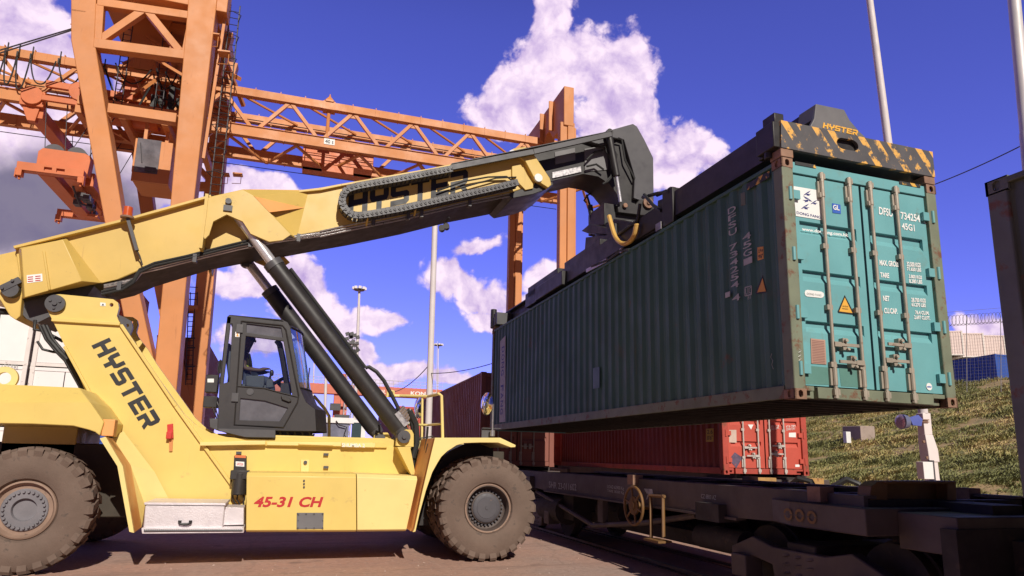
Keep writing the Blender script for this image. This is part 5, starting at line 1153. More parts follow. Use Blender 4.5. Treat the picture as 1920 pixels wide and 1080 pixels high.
ov = gplate('oval_sticker', [(1509 + (1.5 if i in (0, 3) else 0), y) for i, y in ()] or [(1508.5, 549), (1510, 544.5), (1514, 543.5), (1540, 547), (1544, 549.5), (1545, 553.5), (1543, 557.5), (1539, 558.7), (1513, 556), (1509.5, 553.5)], LETW)
mb = MB(); text_quad(mb, 'DONG FANG', gd(1513, 552.5, .047), gd(1540, 555.5, .047), gd(1513, 548.5, .047), (0, -1, 0), .002); obj('lettering', mb, LETWD, ov)
pl_ = gplate('data_plate', [(1519.5, 634.5), (1546.5, 637.5), (1549, 683.5), (1521, 681.5)], mat('data_plate_brass', (.42, .25, .19), .6, var=.1), .052, .006)
mb = MB()
for i in range(14): mb.beam(gd(1522.5 + i * .1, 638.5 + i * 3.1, .045), gd(1545 + i * .15, 641 + i * 3.05, .045), .002, .008)
obj('plate_print', mb, mat('plate_print_ink', (.24, .12, .10), .7), pl_, smooth=False)
gplate('repaint_patch', [(1508, 685), (1562, 690), (1565, 722), (1509, 720)], mat('repaint_grey_green', (.10, .235, .20), .6, var=.1), .053, .001); gplate('repaint_patch', [(1573, 690), (1612, 694), (1618, 727), (1577, 724)], bpy.data.materials['repaint_grey_green'], .053, .001)
mb = MB(); c_ = gd(1742, 725, .05); mb.cyl(c_, c_ + V((0, -.003, 0)), .045, 24); sd_ = obj('round_sticker', mb, LETW, GC); mb = MB(); text_quad(mb, 'unibor', c_ + V((-.036, 0, -.012)), c_ + V((.036, 0, -.012)), c_ + V((-.036, 0, .012)), (0, -1, 0), .005, bold=.02); obj('lettering', mb, BLUP, sd_)
mb = MB(); mb.tube([gd(x, y, .0) for x, y in ((1499, 655), (1502, 658), (1497, 661), (1502, 665), (1497, 669), (1502, 672), (1498, 676), (1502, 681), (1499, 683))], .004, 4); obj('chalk_mark', mb, LETW, GC)
mb = MB(); x_ = 0; q0 = gd(1487, 302, .03); mb.box(.22, .53, .022, .026, CH_ - .055, CH_ - .012); mb.box(1.85, 2.2, .022, .026, CH_ - .055, CH_ - .012); obj('hazard_tape', mb, HAZ2, GC)
mb = MB(); a, b_ = gs(1443, 322, .008), gs(1400, 348, .008); mb.box(.004, .009, a.y, b_.y, CH_ - .17, CH_ - .085); obj('hazard_tape', mb, HAZ2, GC)
# lettering on the shaded long side
def gside_v(s, top, bot, wpx, m_, x=.011):
    """letters stacked downwards, each upright"""
    t_, b2 = gs(*top, x), gs(*bot, x); n = len(s); mb = MB()
    for i, chh in enumerate(s):
        if chh == ' ': continue
        za = t_.z + (b2.z - t_.z) * i / n; zb = t_.z + (b2.z - t_.z) * (i + .78) / n; wy = .085
        text_quad(mb, chh, V((x, t_.y + wy, zb)), V((x, t_.y - wy, zb)), V((x, t_.y + wy, za)), (-1, 0, 0), .002, bold=.01)
    return obj('lettering', mb, m_, GC, weld=False)
gside_v('DFSU 734254', (1372, 388), (1372, 545), 8, LETWD); gside_v('4', (1380, 552), (1380, 568), 8, LETWD); gside_v('45G1', (1400, 437), (1400, 500), 8, LETWD)
mb = MB(); text_quad(mb, 'UIC', gs(1398, 553, .011), gs(1409, 550, .011), gs(1398, 541, .011), (-1, 0, 0), .002); text_quad(mb, '81', gs(1402, 562, .011), gs(1408, 560, .011), gs(1402, 556, .011), (-1, 0, 0), .002)
for a, c in (((1397, 539), (1409, 536)), ((1409, 536), (1409, 552)), ((1409, 552), (1397, 555)), ((1397, 555), (1397, 539))): mb.beam(gs(*a, .01), gs(*c, .01), .004, .012)
obj('lettering', mb, LETWD, GC, weld=False)
def gsplate(name, pts, m_, x=.011, par=None):
    mb = MB(); mb.prism([gs(a, c, x) for a, c in pts], (-.003, 0, 0)); return obj(name, mb, m_, par or GC)
hp = gsplate('height_plate', [(1420.5, 464), (1431.5, 462), (1432, 485), (1421, 488.5)], LETO); mb = MB(); text_quad(mb, '2,9 m', gs(1422, 475, .007), gs(1430.5, 472.5, .007), gs(1422, 468, .007), (-1, 0, 0), .001, bold=.03); text_quad(mb, "9'6\"", gs(1422, 486, .007), gs(1430.5, 483.5, .007), gs(1422, 478, .007), (-1, 0, 0), .001, bold=.03); obj('lettering', mb, LETB, hp, weld=False)
tg = gsplate('warning_triangle', [(1430, 516), (1438, 545), (1436, 549), (1419, 552), (1416.5, 549)], LETB); gsplate('triangle_field', [(1430, 522), (1436, 546), (1420, 548.5)], LETO, .007, tg)
gsplate('sticker', [(1360, 549), (1369, 546), (1369, 556), (1360, 559)], LETWD); gsplate('vent', [(1389, 363), (1397, 360), (1398, 384), (1390, 386)], GRNR)
bn = gsplate('name_banner', [(938, 640), (948, 629), (947.5, 791), (936.5, 792)], LETWD)
bx_, by_ = gs(943, 650, .007), gs(942, 780, .007); mb = MB(); s = 'DONG FANG'; n = len(s)
for i, chh in enumerate(s):
    if chh == ' ': continue
    za = bx_.z + (by_.z - bx_.z) * i / n; zb = bx_.z + (by_.z - bx_.z) * (i + .8) / n; text_quad(mb, chh, V((.007, bx_.y + .10, za)), V((.007, bx_.y + .10, zb)), V((.007, bx_.y - .14, za)), (-1, 0, 0), .002, bold=.02)
obj('lettering', mb, LETN, bn, weld=False)
gsplate('blue_sticker', [(1112, 690), (1124, 688), (1124, 727), (1112, 729)], mat('faded_blue_sticker', (.09, .16, .19), .6))
mb = MB(); mb.tube([gs(x, y, .0) for x, y in ((1447, 663), (1445, 670), (1449, 676), (1447, 684), (1450, 692))], .004, 4); obj('chalk_mark', mb, LETWD, GC)
# ------------------------------------------------------------------ the other containers
TZ = 1.315
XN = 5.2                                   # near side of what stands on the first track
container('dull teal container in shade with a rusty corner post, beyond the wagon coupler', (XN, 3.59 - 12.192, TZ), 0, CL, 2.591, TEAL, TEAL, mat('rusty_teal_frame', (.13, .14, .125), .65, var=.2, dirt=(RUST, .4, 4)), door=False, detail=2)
container('brown container on the wagon behind the reach stacker mudguard', (5.72, 20.0, 1.375), R(-2.2), CL, CH_, BRN, BRN, BRN, detail=1)
container('second brown container down the track, its red door end showing', (5.85, 36.6, 1.375), R(-2.2), CL, CH_, BRN, REDC, REDC, detail=1)
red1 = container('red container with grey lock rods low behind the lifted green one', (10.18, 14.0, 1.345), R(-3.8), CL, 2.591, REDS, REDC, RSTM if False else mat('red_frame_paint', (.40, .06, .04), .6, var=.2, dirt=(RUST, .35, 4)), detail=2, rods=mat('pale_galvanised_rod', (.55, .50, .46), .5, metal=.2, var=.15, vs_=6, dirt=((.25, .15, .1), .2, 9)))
RM = in_frame(red1, OFF[red1.name])
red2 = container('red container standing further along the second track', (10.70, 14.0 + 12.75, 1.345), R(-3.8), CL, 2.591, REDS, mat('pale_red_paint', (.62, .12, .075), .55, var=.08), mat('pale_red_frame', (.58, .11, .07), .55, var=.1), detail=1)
def rd(px, py, y=.052): return P(px, py, 'Y', y, RM)
def rplate(name, pts, m_, y=.052, par=None):
    mb = MB(); mb.prism([rd(*p, y) for p in pts], (0, -.004, 0)); return obj(name, mb, m_, par or red1)
dp = rplate('data_plate', [(1367, 806), (1380.5, 806), (1381, 830), (1367, 829.5)], mat('pale_plate', (.55, .42, .35), .6)); rplate('white_label', [(1479, 811.5), (1492, 811), (1492, 820), (1479, 819.5)], LETW); rplate('white_label', [(1491, 871), (1499, 871), (1499, 875.5), (1491, 875.5)], LETW); rplate('white_diamond', [(1402, 796), (1412.5, 796), (1408, 805.5)], LETW)
dg = rplate('danger_diamond', [(1377.5, 848), (1392, 858), (1380.5, 878), (1367, 862)], mat('worn_navy_sticker', (.10, .07, .12), .6, var=.3, vs_=9, dirt=((.45, .07, .05), .3, 14)))
mb = MB(); text_quad(mb, 'CU. CAP.', rd(1446, 806), rd(1461, 804.5), rd(1446, 798), (0, -1, 0)); text_quad(mb, '67.6 CBM', rd(1474, 802), rd(1491, 801), rd(1474, 797.5), (0, -1, 0)); text_quad(mb, '2390 CFT', rd(1474, 807), rd(1491, 806), rd(1474, 803), (0, -1, 0)); obj('lettering', mb, LETW, red1, weld=False)
mb = MB(); q = [P(x, y, 'X', .011, RM) for x, y in ((1324, 804), (1338, 803), (1338, 828), (1324, 828.5))]; mb.prism(q, (-.003, 0, 0)); hp2 = obj('height_plate', mb, mat('dull_yellow_plate', (.5, .30, .05), .6, var=.1), red1)
mb = MB(); text_quad(mb, "8'6\"", P(1326, 825, 'X', .006, RM), P(1336.5, 824.5, 'X', .006, RM), P(1326, 817, 'X', .006, RM), (-1, 0, 0)); text_quad(mb, '2.6', P(1326, 814, 'X', .006, RM), P(1336.5, 813.5, 'X', .006, RM), P(1326, 806, 'X', .006, RM), (-1, 0, 0)); obj('lettering', mb, LETB, hp2, weld=False)
mb = MB(); q = [P(x, y, 'X', .011, in_frame(red2, OFF[red2.name])) for x, y in ((1016, 837), (1027, 837), (1027, 858), (1016, 858))]; mb.prism(q, (-.003, 0, 0)); obj('height_plate', mb, bpy.data.materials['dull_yellow_plate'], red2)
# stacks by the crane, and the white ones at the left
WF = mat('white_container_frame', (.72, .66, .62), .6, var=.08, dirt=(RUST, .33, 3))
for col, x0 in enumerate((-12.35 + .0, -9.82)):
    for lev in range(3):
        container('white container with rust streaks, %s of the stack %s' % (('bottom', 'middle', 'top')[lev], ('that carries faded lettering', 'beside the hoses of the yellow tower')[col]), (x0, 31.2 + .02 * lev, 2.42 * lev), 0, 6.058, 2.41, WHTR, WHTR, WF, detail=0, group='stacked white containers') if lev < 3 else None
bl1 = container('blue container, only a sliver showing beside the yellow tower', (-6.98, 26.2, 0), 0, 6.058, 4.0 if False else 2.591, BLU, BLU, BLU, detail=1)
q = [P(x, y, 'Y', 31.18) for x, y in ((0, 691), (33, 690), (0, 683))]; 
wl = [o for o in bpy.data.objects if o.get('label', '').startswith('white container') and 'middle of the stack that' in o['label']][0]
mb = MB(); mb.v = []; OFFw = OFF[wl.name]; inv = in_frame(wl, OFFw).inverted()
text_quad(mb, 'S TABAARI', inv @ P(-12, 692, 'Y', 31.19), inv @ P(33, 690.5, 'Y', 31.19), inv @ P(-12, 684, 'Y', 31.19), (0, -1, 0)); obj('lettering', mb, LETWD, wl, weld=False)
# long stacks beyond the crane's near legs, sides to us
BRD = mat('dull_red_brown_container', (.26, .085, .055), .6, var=.12, vs_=.6, dirt=((.14, .06, .04), .2, 2))
ORC = mat('orange_red_container', (.48, .10, .04), .6, var=.12, vs_=.6, dirt=((.14, .06, .04), .2, 2))
for lev in range(3):
    container('dark red-brown container, %s of the row running away behind the crane leg' % ('bottom', 'middle', 'top')[lev], (-6.95, 39.9, 2.591 * lev), R(1.0), CL, 2.591, BRD, BRD, BRD, detail=1, group='containers stacked beyond the crane legs')
for lev in range(4):
    container('orange red container, %s in the taller stack between the crane legs' % ('bottom', 'second up', 'third up', 'top')[lev], (-11.2, 41.0, 2.75 * lev), R(1.0), 6.058, 2.72, ORC, ORC, ORC, detail=1, group='containers stacked beyond the crane legs')
container('rust brown container seen low between cab and crane leg', (-3.9, 52.0, 0), 0, CL, 2.591 * 1.9 if False else 2.9, BRD, BRD, BRD, detail=1)
# ------------------------------------------------------------------ railway wagons
def wagon(label, xc, y0, ln, full=False, group=None):
    T = thing('container_wagon', label, 'wagon', (xc, y0 + ln / 2, 0), 0, group)
    zt = TZ + .01; hw = 1.1; zb = zt - .345
    for s in (-1, 1):
        mb = MB(); a, c = y0 + .9, y0 + ln - .9; x = xc + s * hw
        pr = [V((x, a, zt)), V((x, c, zt)), V((x, c, zt - .28)), V((x, c - 1.9, zb)), V((x, a + 1.9, zb)), V((x, a, zt - .28))]
        mb.prism(pr, (-s * .05, 0, 0)); mb.box(min(x, x - s * .16), max(x, x - s * .16), a, c, zt, zt + .03); mb.box(min(x + s * .04, x - s * .1), max(x + s * .04, x - s * .1), a + 1.9, c - 1.9, zb - .03, zb); obj('side_sill', mb, WAG, T)
    mb = MB(); mb.box(xc - .22, xc + .22, y0 + .3, y0 + ln - .3, zt - .45, zt - .02)
    for i in range(9): yy = y0 + .9 + (ln - 1.9) * i / 8; mb.box(xc - hw + .05, xc + hw - .05, yy, yy + .14, zt - .3, zt - .01)
    obj('centre_frame', mb, WAGD, T)
    for e, yy in ((-1, y0), (1, y0 + ln)):
        mb = MB(); ya, yb = sorted((yy - e * .25, yy - e * 2.1)); zd = zt - .075
        (mb.box(xc - 1.28, xc + 1.28, yy + .72, yy + 1.72, zd - .25, zd), mb.box(xc - .90, xc + .90, yy + .12, yy + .72, zd - .36, zd - .03), mb.prism([V((xc - 1.28, yy + 1.72, zd)), V((xc - 1.28, yy + 1.72, zd - .25)), V((xc - 1.1, yy + 2.2, zd - .25)), V((xc - 1.1, yy + 2.2, zd))], (2.2, 0, 0))) if full and e == -1 else mb.box(xc - 1.2, xc + 1.2, ya, yb, zd - .3, zd)
        obj('end_platform', mb, WAG, T, bevel=.01)
        mb = MB(); ya, yb = sorted((yy - e * .25, yy + e * .55)); mb.box(xc - .3, xc + .3, ya, yb, .62, 1.02); mb.box(xc - .16, xc + .16, *sorted((yy + e * .4, yy + e * .62)), .58, 1.0); mb.cyl((xc, yy + e * .3, .8), (xc, yy + e * .7, .8), .13, 12)
        mb.tube([(xc + .35, yy, .75), (xc + .38, yy + e * .25, .5), (xc + .3, yy + e * .5, .42), (xc + .15, yy + e * .65, .6)], .035, 7)
        mb.tube([(xc - .35, yy, .75), (xc - .4, yy + e * .2, .45), (xc - .3, yy + e * .5, .38), (xc - .15, yy + e * .65, .6)], .035, 7)
        mb.box(xc - .95, xc + .95, *sorted((yy - e * .25, yy - e * .1)), .62, 1.12)
        obj('coupler', mb, WAGD, T)
        # bogie
        yb_ = yy - e * (1.95 if full else 2.2); bg_ = obj('bogie', MB().box(xc - .95, xc + .95, yb_ - .22, yb_ + .22, .42, .78), WAGD, T, bevel=.02)
        for s in (-1, 1):
            x = xc + s * .86
            mb = MB(); prf = [(-1.15, .42), (-1.15, .62), (-.75, .78), (-.4, .70), (.4, .70), (.75, .78), (1.15, .62), (1.15, .42), (.95, .36), (.75, .55), (.42, .50), (.36, .20), (-.36, .20), (-.42, .50), (-.75, .55), (-.95, .36)]
            mb.prism([V((x, yb_ + u, v)) for u, v in prf], (s * .14, 0, 0))
            for k in (-1, 1): mb.box(min(x, x + s * .24), max(x, x + s * .24), yb_ + k * .9 - .14, yb_ + k * .9 + .14, .30, .56)
            obj('side_frame', mb, WAG if full else WAGD, bg_, bevel=.015)
            mb = MB()
            for k in (-.18, 0, .18):
                hx = [(x + s * .07 + .075 * math.cos(t_), yb_ + k + .075 * math.sin(t_), .22 + .46 * t_ / (2 * math.pi * 5)) for t_ in [2 * math.pi * i / 10 for i in range(51)]]
                mb.tube(hx, .018, 5)
            obj('spring', mb, WAG, bg_)
            for k in (-1, 1):
                mb = MB(); c = V((xc + s * .56, yb_ + k * .9, .47)); mb.lathe([(.42, -.06), (.42, .06), (.45, .065), (.45, .09), (.36, .09), (.33, .03), (.14, .05), (.10, .12)], c, 'X', 32, -s); mb.cyl(c, c + V((-s * .56, 0, 0)), .08, 10); obj('wheel', mb, WAGD, bg_)
    return T, zt
wn, zt = wagon('empty grey container wagon beside the front wheel, with yellow brake wheel', 6.42, 4.25, 12.0, True)
xs_ = 6.42 - 1.1
mb = MB()
for s in (0, 2.16): mb.tube([V((P(x, y, 'X', xs_ + .1).x + s, P(x, y, 'X', xs_ + .1).y, P(x, y, 'X', xs_ + .1).z)) for x, y in ((1007, 921), (1112, 985), (1203, 981), (1306, 966))], .045, 8); 
for s in (0, 2.16): q = P(1130, 955, 'X', xs_ + .1); mb.box(q.x - .05 + s, q.x + .05 + s, q.y - .1, q.y + .1, q.z - .22, .95)
obj('truss_rod', mb, WAG, wn)
q = P(1188, 948, 'X', 5.18); mb = MB(); rw = .285; n_ = 28
mb.tube([q + V((0, rw * math.cos(2 * math.pi * i / n_), rw * math.sin(2 * math.pi * i / n_))) for i in range(n_ + 1)], .022, 7)
for k in range(6): a = math.pi * k / 3 + .3; mb.tube([q, q + V((0, rw * math.cos(a), rw * math.sin(a)))], .016, 6)
mb.cyl(q + V((-.03, 0, 0)), q + V((.25, 0, 0)), .06, 12); mb.lathe([(.14, -.01), (.14, .02)], q, 'X', 16); obj('brake_wheel', mb, WAGY, wn)
mb = MB(); 
for x in (1220, 1243): mb.tube([P(x, 928, 'X', 5.26), P(x + 1, 1008, 'X', 5.18)], .025, 6)
mb.tube([P(1218, 929, 'X', 5.26), P(1246, 931, 'X', 5.26)], .025, 6); a, c = P(1219, 1012, 'X', 5.16), P(1247, 1015, 'X', 5.16); mb.beam((a + c) / 2 + V((0, (a.y - c.y) / 2, 0)), (a + c) / 2 - V((0, (a.y - c.y) / 2, 0)), .22, .03); obj('shunter_step', mb, WAGY, wn)
mb = MB(); mb.cyl((5.9, 10.9, .72), (5.9, 11.8, .72), .22, 18); mb.cyl((5.7, 7.4, .62), (5.7, 8.4, .62), .16, 18); q = P(1325, 960, 'X', 5.2); mb.box(5.2, 5.5, q.y - .25, q.y + .25, q.z - .11, q.z + .11); mb.box(5.5, 7.4, 12.4, 12.9, .45, .95); mb.box(5.9, 6.2, 6.6, 13.8, .42, .62); mb.box(6.7, 7.0, 6.6, 13.8, .42, .62); mb.box(7.2, 7.4, 6.9, 13.6, .5, .8); mb.cyl((6.9, 9.2, .62), (6.9, 10.3, .62), .24, 18); mb.cyl((5.6, 12.9, .6), (5.6, 14.0, .6), .28, 18); obj('tank_and_shade_beams', mb, WAGD, wn)  # tanks and brake gear, with boxes and beams added to cover and shade lit ground
def wtext(s, bl, br, tl, m_=LETWD, X=None, **k):
    X = xs_ - .003 if X is None else X
    mb = MB(); text_quad(mb, s, P(*bl, 'X', X), P(*br, 'X', X), P(*tl, 'X', X), (-1, 0, 0), .003, **k); obj('lettering', mb, m_, wn, weld=False)
wtext('SHR', (1029.5, 914), (1044, 917), (1029.5, 902), bold=.01); wtext('23-011602', (1047, 917), (1081, 920), (1047, 905), bold=.01)
wtext('LOAD 62900 Kg', (1139, 917), (1170, 921), (1139, 909)); wtext('TARE 18200 Kg', (1139, 923.5), (1170, 928), (1139, 917.5)); wtext('CZ 8800 AZ', (1315, 934), (1343, 937.5), (1315, 926))
mb = MB()
for pl in ([(1207.5, 916), (1214.5, 916.5), (1217.5, 925), (1213, 925.5)], [(1215.5, 916.5), (1223, 917), (1225, 926), (1218, 926), (1213.5, 936.5), (1211.5, 936.5), (1217, 922)]): mb.prism([P(x, y, 'X', xs_ - .003) for x, y in pl], (-.003, 0, 0))
obj('railway_emblem', mb, LETWD, wn)
mb = MB()
for grp, X in (([(1477.5, 964.5), (1499, 966.5), (1522, 970)], 6.42 - 1.284), ([(1592, 989), (1614, 990), (1636, 991)], 6.42 - .904)):
    for x, y in grp:
        c = P(x, y, 'X', X); r_ = .065
        for k in range(2):
            a = [c + V((-.003, rr_ * math.cos(t_), rr_ * math.sin(t_))) for rr_ in (r_, r_ * .6) for t_ in [math.pi * k + .12 + (math.pi - .24) * i / 10 for i in range(11)]]
            mb.add(a, [(i, i + 1, i + 12, i + 11) for i in range(10)])
obj('ring_marks', mb, WAGY, wn, smooth=False)
mb = MB(); yb = 5.3; mb.prism([P(x, y, 'Y', yb) for x, y in ((1660, 903), (1790, 903), (1792, 962), (1660, 966))], (0, .03, 0)); mb.prism([P(x, y, 'Y', yb - .12) for x, y in ((1627, 962), (1634, 912), (1646, 903), (1664, 903), (1664, 966))], (0, .16, 0)); mb.prism([P(x, y, 'Y', yb - .12) for x, y in ((1776, 903), (1793, 903), (1794, 962), (1777, 960))], (0, .16, 0)); mb.prism([P(x, y, 'Y', yb - .14) for x, y in ((1660, 902), (1793, 902), (1793, 907), (1660, 907))], (0, .2, 0)); obj('end_stop', mb, WAGY, wn, bevel=.006)
mb = MB()
for x, y in ((5.32, 5.7), (7.4, 5.7), (5.32, 9.6), (7.5, 9.6), (7.5, 4.9)): mb.box(x - .09, x + .09, y - .09, y + .09, zt - .06, zt + .09)
obj('container_pin', mb, RSTM, wn)
wagon('wagon under the dull teal container, only its coupler showing', 6.42, -9.6, 12.9, False, 'wagons of the container trains')
wagon('wagon under the brown container behind the reach stacker', 7.1, 19.5, 13.2, False, 'wagons of the container trains')
w2, _ = wagon('wagon under the red container on the second track', 11.75, 13.3, 13.2, False, 'wagons of the container trains')
w3, _ = wagon('wagon under the further red container', 12.5, 26.9, 13.2, False, 'wagons of the container trains')
mb = MB(); mb.box(10.5, 11.1, 13.25, 13.5, .98, 1.3); mb.box(11.9, 12.5, 13.25, 13.5, .98, 1.3); obj('container_seat', mb, mat('rusty_yellow_steel', (.42, .24, .08), .7, var=.25, vs_=4, dirt=(RUST, .35, 4)), w2, bevel=.01)
mb = MB(); 
for pts in ([(11.3, 13.1, 1.1), (11.35, 12.8, 1.3), (11.5, 12.6, 1.25), (11.6, 12.5, .95)], [(12.5, 13.0, 1.1), (12.7, 12.75, 1.3), (12.9, 12.6, 1.2), (12.95, 12.5, .9)]): mb.tube(pts, .07, 8)
obj('brake_hose', mb, RUB, w2)

# ------------------------------------------------------------------ gantry crane (its bridge lies along x, slightly turned)
GY = R(-1.15)
GMx = Matrix.Rotation(GY, 4, 'Z')
def G(px, py, ax, val): return P(px, py, ax, val, GMx)
CR = thing('gantry_crane', 'tall orange gantry crane with lattice bridge behind the reach stacker', 'crane', GMx @ V((3, 33.5, 0)), GY); 
Y1, Y2, TA, TB = 29.0, 38.0, 32.2, 34.9
# legs: each side of the left portal is a V, an upright and a leaning leg
def leg(name, pxs, Y, dep, m_=ORG):
    """pxs: list of (left px, right px, py) from top to foot"""
    mb = MB(); A = [[G(l, y, 'Y', Y), G(r, y, 'Y', Y)] for l, r, y in pxs]
    for (a, b_), (c, d) in zip(A, A[1:]):
        o_ = V((0, dep, 0)); mb.hexa([c, d, d + o_, c + o_, a, b_, b_ + o_, a + o_])
    return obj(name, mb, m_, CR, bevel=.03)
leg('leg', [(133, 184, -90), (133, 177, 75), (196, 232, 415), (279, 322, 830)], Y1, .95)
leg('leg', [(361, 417, -90), (318, 361, 400), (276, 322, 830)], Y1 - .02, 1.0)
leg('leg', [(222, 252, 120), (264, 290, 405), (336, 366, 790), (340, 372, 830)], Y2, .95)
leg('leg', [(404, 438, 130), (378, 411, 405), (344, 378, 790), (340, 374, 830)], Y2 + .02, 1.0)
mb = MB(); a = G(285, 846, 'Y', Y1); mb.box(a.x - 2.5, a.x + 3, Y1 - .2, Y1 + 1.1, .3, 1.1); mb.box(a.x - 2.5, a.x + 3, Y2 - .2, Y2 + 1.1, .3, 1.1); mb.box(a.x - .8, a.x + 1.2, Y1 + 1.0, Y2, .35, 1.0)
for yy in (Y1 + .4, Y2 + .4):
    for k in range(4): mb.cyl((a.x - 2 + k * 1.4, yy - .2, .35), (a.x - 2 + k * 1.4, yy + .2, .35), .34, 20)
obj('bogie', mb, ORG, CR)
# braces between the two near legs and the two far ones
def brace(mb, a, b_, Y, w_=.42, h=.42, dy=.2):
    mb.beam(G(*a, 'Y', Y + dy), G(*b_, 'Y', Y + dy), w_, h, (0, 0, 1))
mb = MB()
brace(mb, (178, 85), (350, 107), Y1); brace(mb, (184, 7), (360, 33), Y1, .36, .36); brace(mb, (204, 206), (332, 225), Y1)
obj('cross_beam', mb, ORG, CR, bevel=.02)
mb = MB()
brace(mb, (190, 76), (272, 20), Y1, .3, .3); brace(mb, (278, 24), (338, 98), Y1, .3, .3); brace(mb, (188, 12), (184, 80), Y1, .34, .34); brace(mb, (362, 30), (348, 104), Y1, .3, .3)
for a, b_ in (((250, 150), (412, 165)), ((375, 296), (395, 298)), ((350, 350), (405, 350))): brace(mb, a, b_, Y2)
brace(mb, (372, 315), (400, 345), Y2, .3, .3); brace(mb, (300, 62), (380, 100), Y2, .3, .3); brace(mb, (400, 60), (300, 120), Y2, .3, .3); brace(mb, (225, 30), (300, 90), Y2, .3, .3)
obj('brace', mb, ORG, CR, bevel=.015)
# head frame over the bridge, hangers down to the trusses
mb = MB(); zt_, xl, xr_ = 21.0, G(155, 60, 'Y', Y1).x, G(392, 60, 'Y', Y1).x
for x in (xl + .4, xr_ - .5): mb.box(x - .5, x + .5, Y1 + .95, Y2, zt_ + .4, zt_ + 1.6)
obj('head_beam', mb, ORG, CR, bevel=.03)
mb = MB()
for x, dx in ((xl + 1.6, .95), (xr_ - .2, .75)):
    for yy in (TA, TB):
        mb.loft([V((x - dx, yy - .3, 21.6)), V((x + dx, yy - .3, 21.6)), V((x + dx, yy + .3, 21.6)), V((x - dx, yy + .3, 21.6))], [V((x - .35, yy - .25, 18.9)), V((x + .35, yy - .25, 18.9)), V((x + .35, yy + .25, 18.9)), V((x - .35, yy + .25, 18.9))])
        mb.loft([V((x - dx * .8, yy - .25, 18.9)), V((x + dx * .8, yy - .25, 18.9)), V((x + dx * .8, yy + .25, 18.9)), V((x - dx * .8, yy + .25, 18.9))], [V((x - .3, yy - .22, 19.6)), V((x + .3, yy - .22, 19.6)), V((x + .3, yy + .22, 19.6)), V((x - .3, yy + .22, 19.6))])
obj('hanger', mb, ORG, CR, bevel=.02)
mb = MB()   # bracing in the head frame
for y in (TA, TB):
    mb.beam((xl + 1.6, y, 21.4), (xr_ - .2, y, 21.4), .35, .35); mb.beam((xl + 1.9, y, 21.2), ((xl + xr_) / 2 + .6, y, 19.3), .25, .25); mb.beam((xr_ - .3, y, 21.2), ((xl + xr_) / 2 + .6, y, 19.3), .25, .25)
for x in (xl + 1.6, (xl + xr_) / 2, xr_ - .2): mb.beam((x, TA, 21.3), (x, TB, 21.3), .3, .3); mb.beam((x, TA, 21.3), (x + 1.2, TB, 19.4), .18, .18); mb.beam((x, TB, 21.3), (x + 1.2, TA, 19.4), .18, .18)
obj('head_bracing', mb, ORG, CR)
mb = MB(); rn = random.Random(17)
for k in range(22):
    x = xl + .6 + rn.random() * (xr_ - xl - 1.2); y = TA - 1.6 + rn.random() * 4.2; z = 17.3 + rn.random() * 3.0; a_ = rn.choice((.5, -.5, 1.1, -1.1, 0)); l_ = .6 + rn.random() * 1.1
    mb.beam((x - l_ * math.cos(a_), y, z - l_ * math.sin(a_)), (x + l_ * math.cos(a_), y + rn.uniform(-.6, .6), z + l_ * math.sin(a_)), .10, .12)
obj('rigging_frame', mb, ORG, CR)
mb = MB()
for x in (xl + 1.0, xl + 2.6, xr_ - 1.0):
    for s_ in (-.16, .16): mb.tube([(x + s_, TA - 1.0, 16.6), (x + s_, TA - 1.0, 20.6)], .025, 5)
    for i in range(14): mb.tube([(x - .16, TA - 1.0, 16.8 + i * .27), (x + .16, TA - 1.0, 16.8 + i * .27)], .018, 4)
obj('inner_ladder', mb, WIRE, CR)
mb = MB()
xg = xr_ + .75
for s_ in (-.2, .2): mb.tube([(xg + s_, Y1 + 1.3, 11.5), (xg + s_, Y1 + 1.3, 22.0)], .03, 5)
for i in range(30): mb.tube([(xg - .2, Y1 + 1.3, 11.8 + i * .34), (xg + .2, Y1 + 1.3, 11.8 + i * .34)], .02, 4)
for i in range(9): z = 12.4 + i * 1.1; mb.tube([(xg - .2, Y1 + 1.3, z), (xg - .35, Y1 + .8, z), (xg, Y1 + .6, z), (xg + .35, Y1 + .8, z), (xg + .2, Y1 + 1.3, z)], .02, 4)
obj('caged_ladder', mb, WIRE, CR)
mb = MB(); mb.box(xl - .6, xr_ + .6, Y1 + .1, Y1 + 1.1, 20.75, 23.6); mb.box(xl, xr_, Y1 + 1.1, Y2, 22.0, 23.4); obj('head_shade_box', mb, ORG, CR, bevel=.03)  # unseen boxes over the legs, added to shade the hangers and trolley
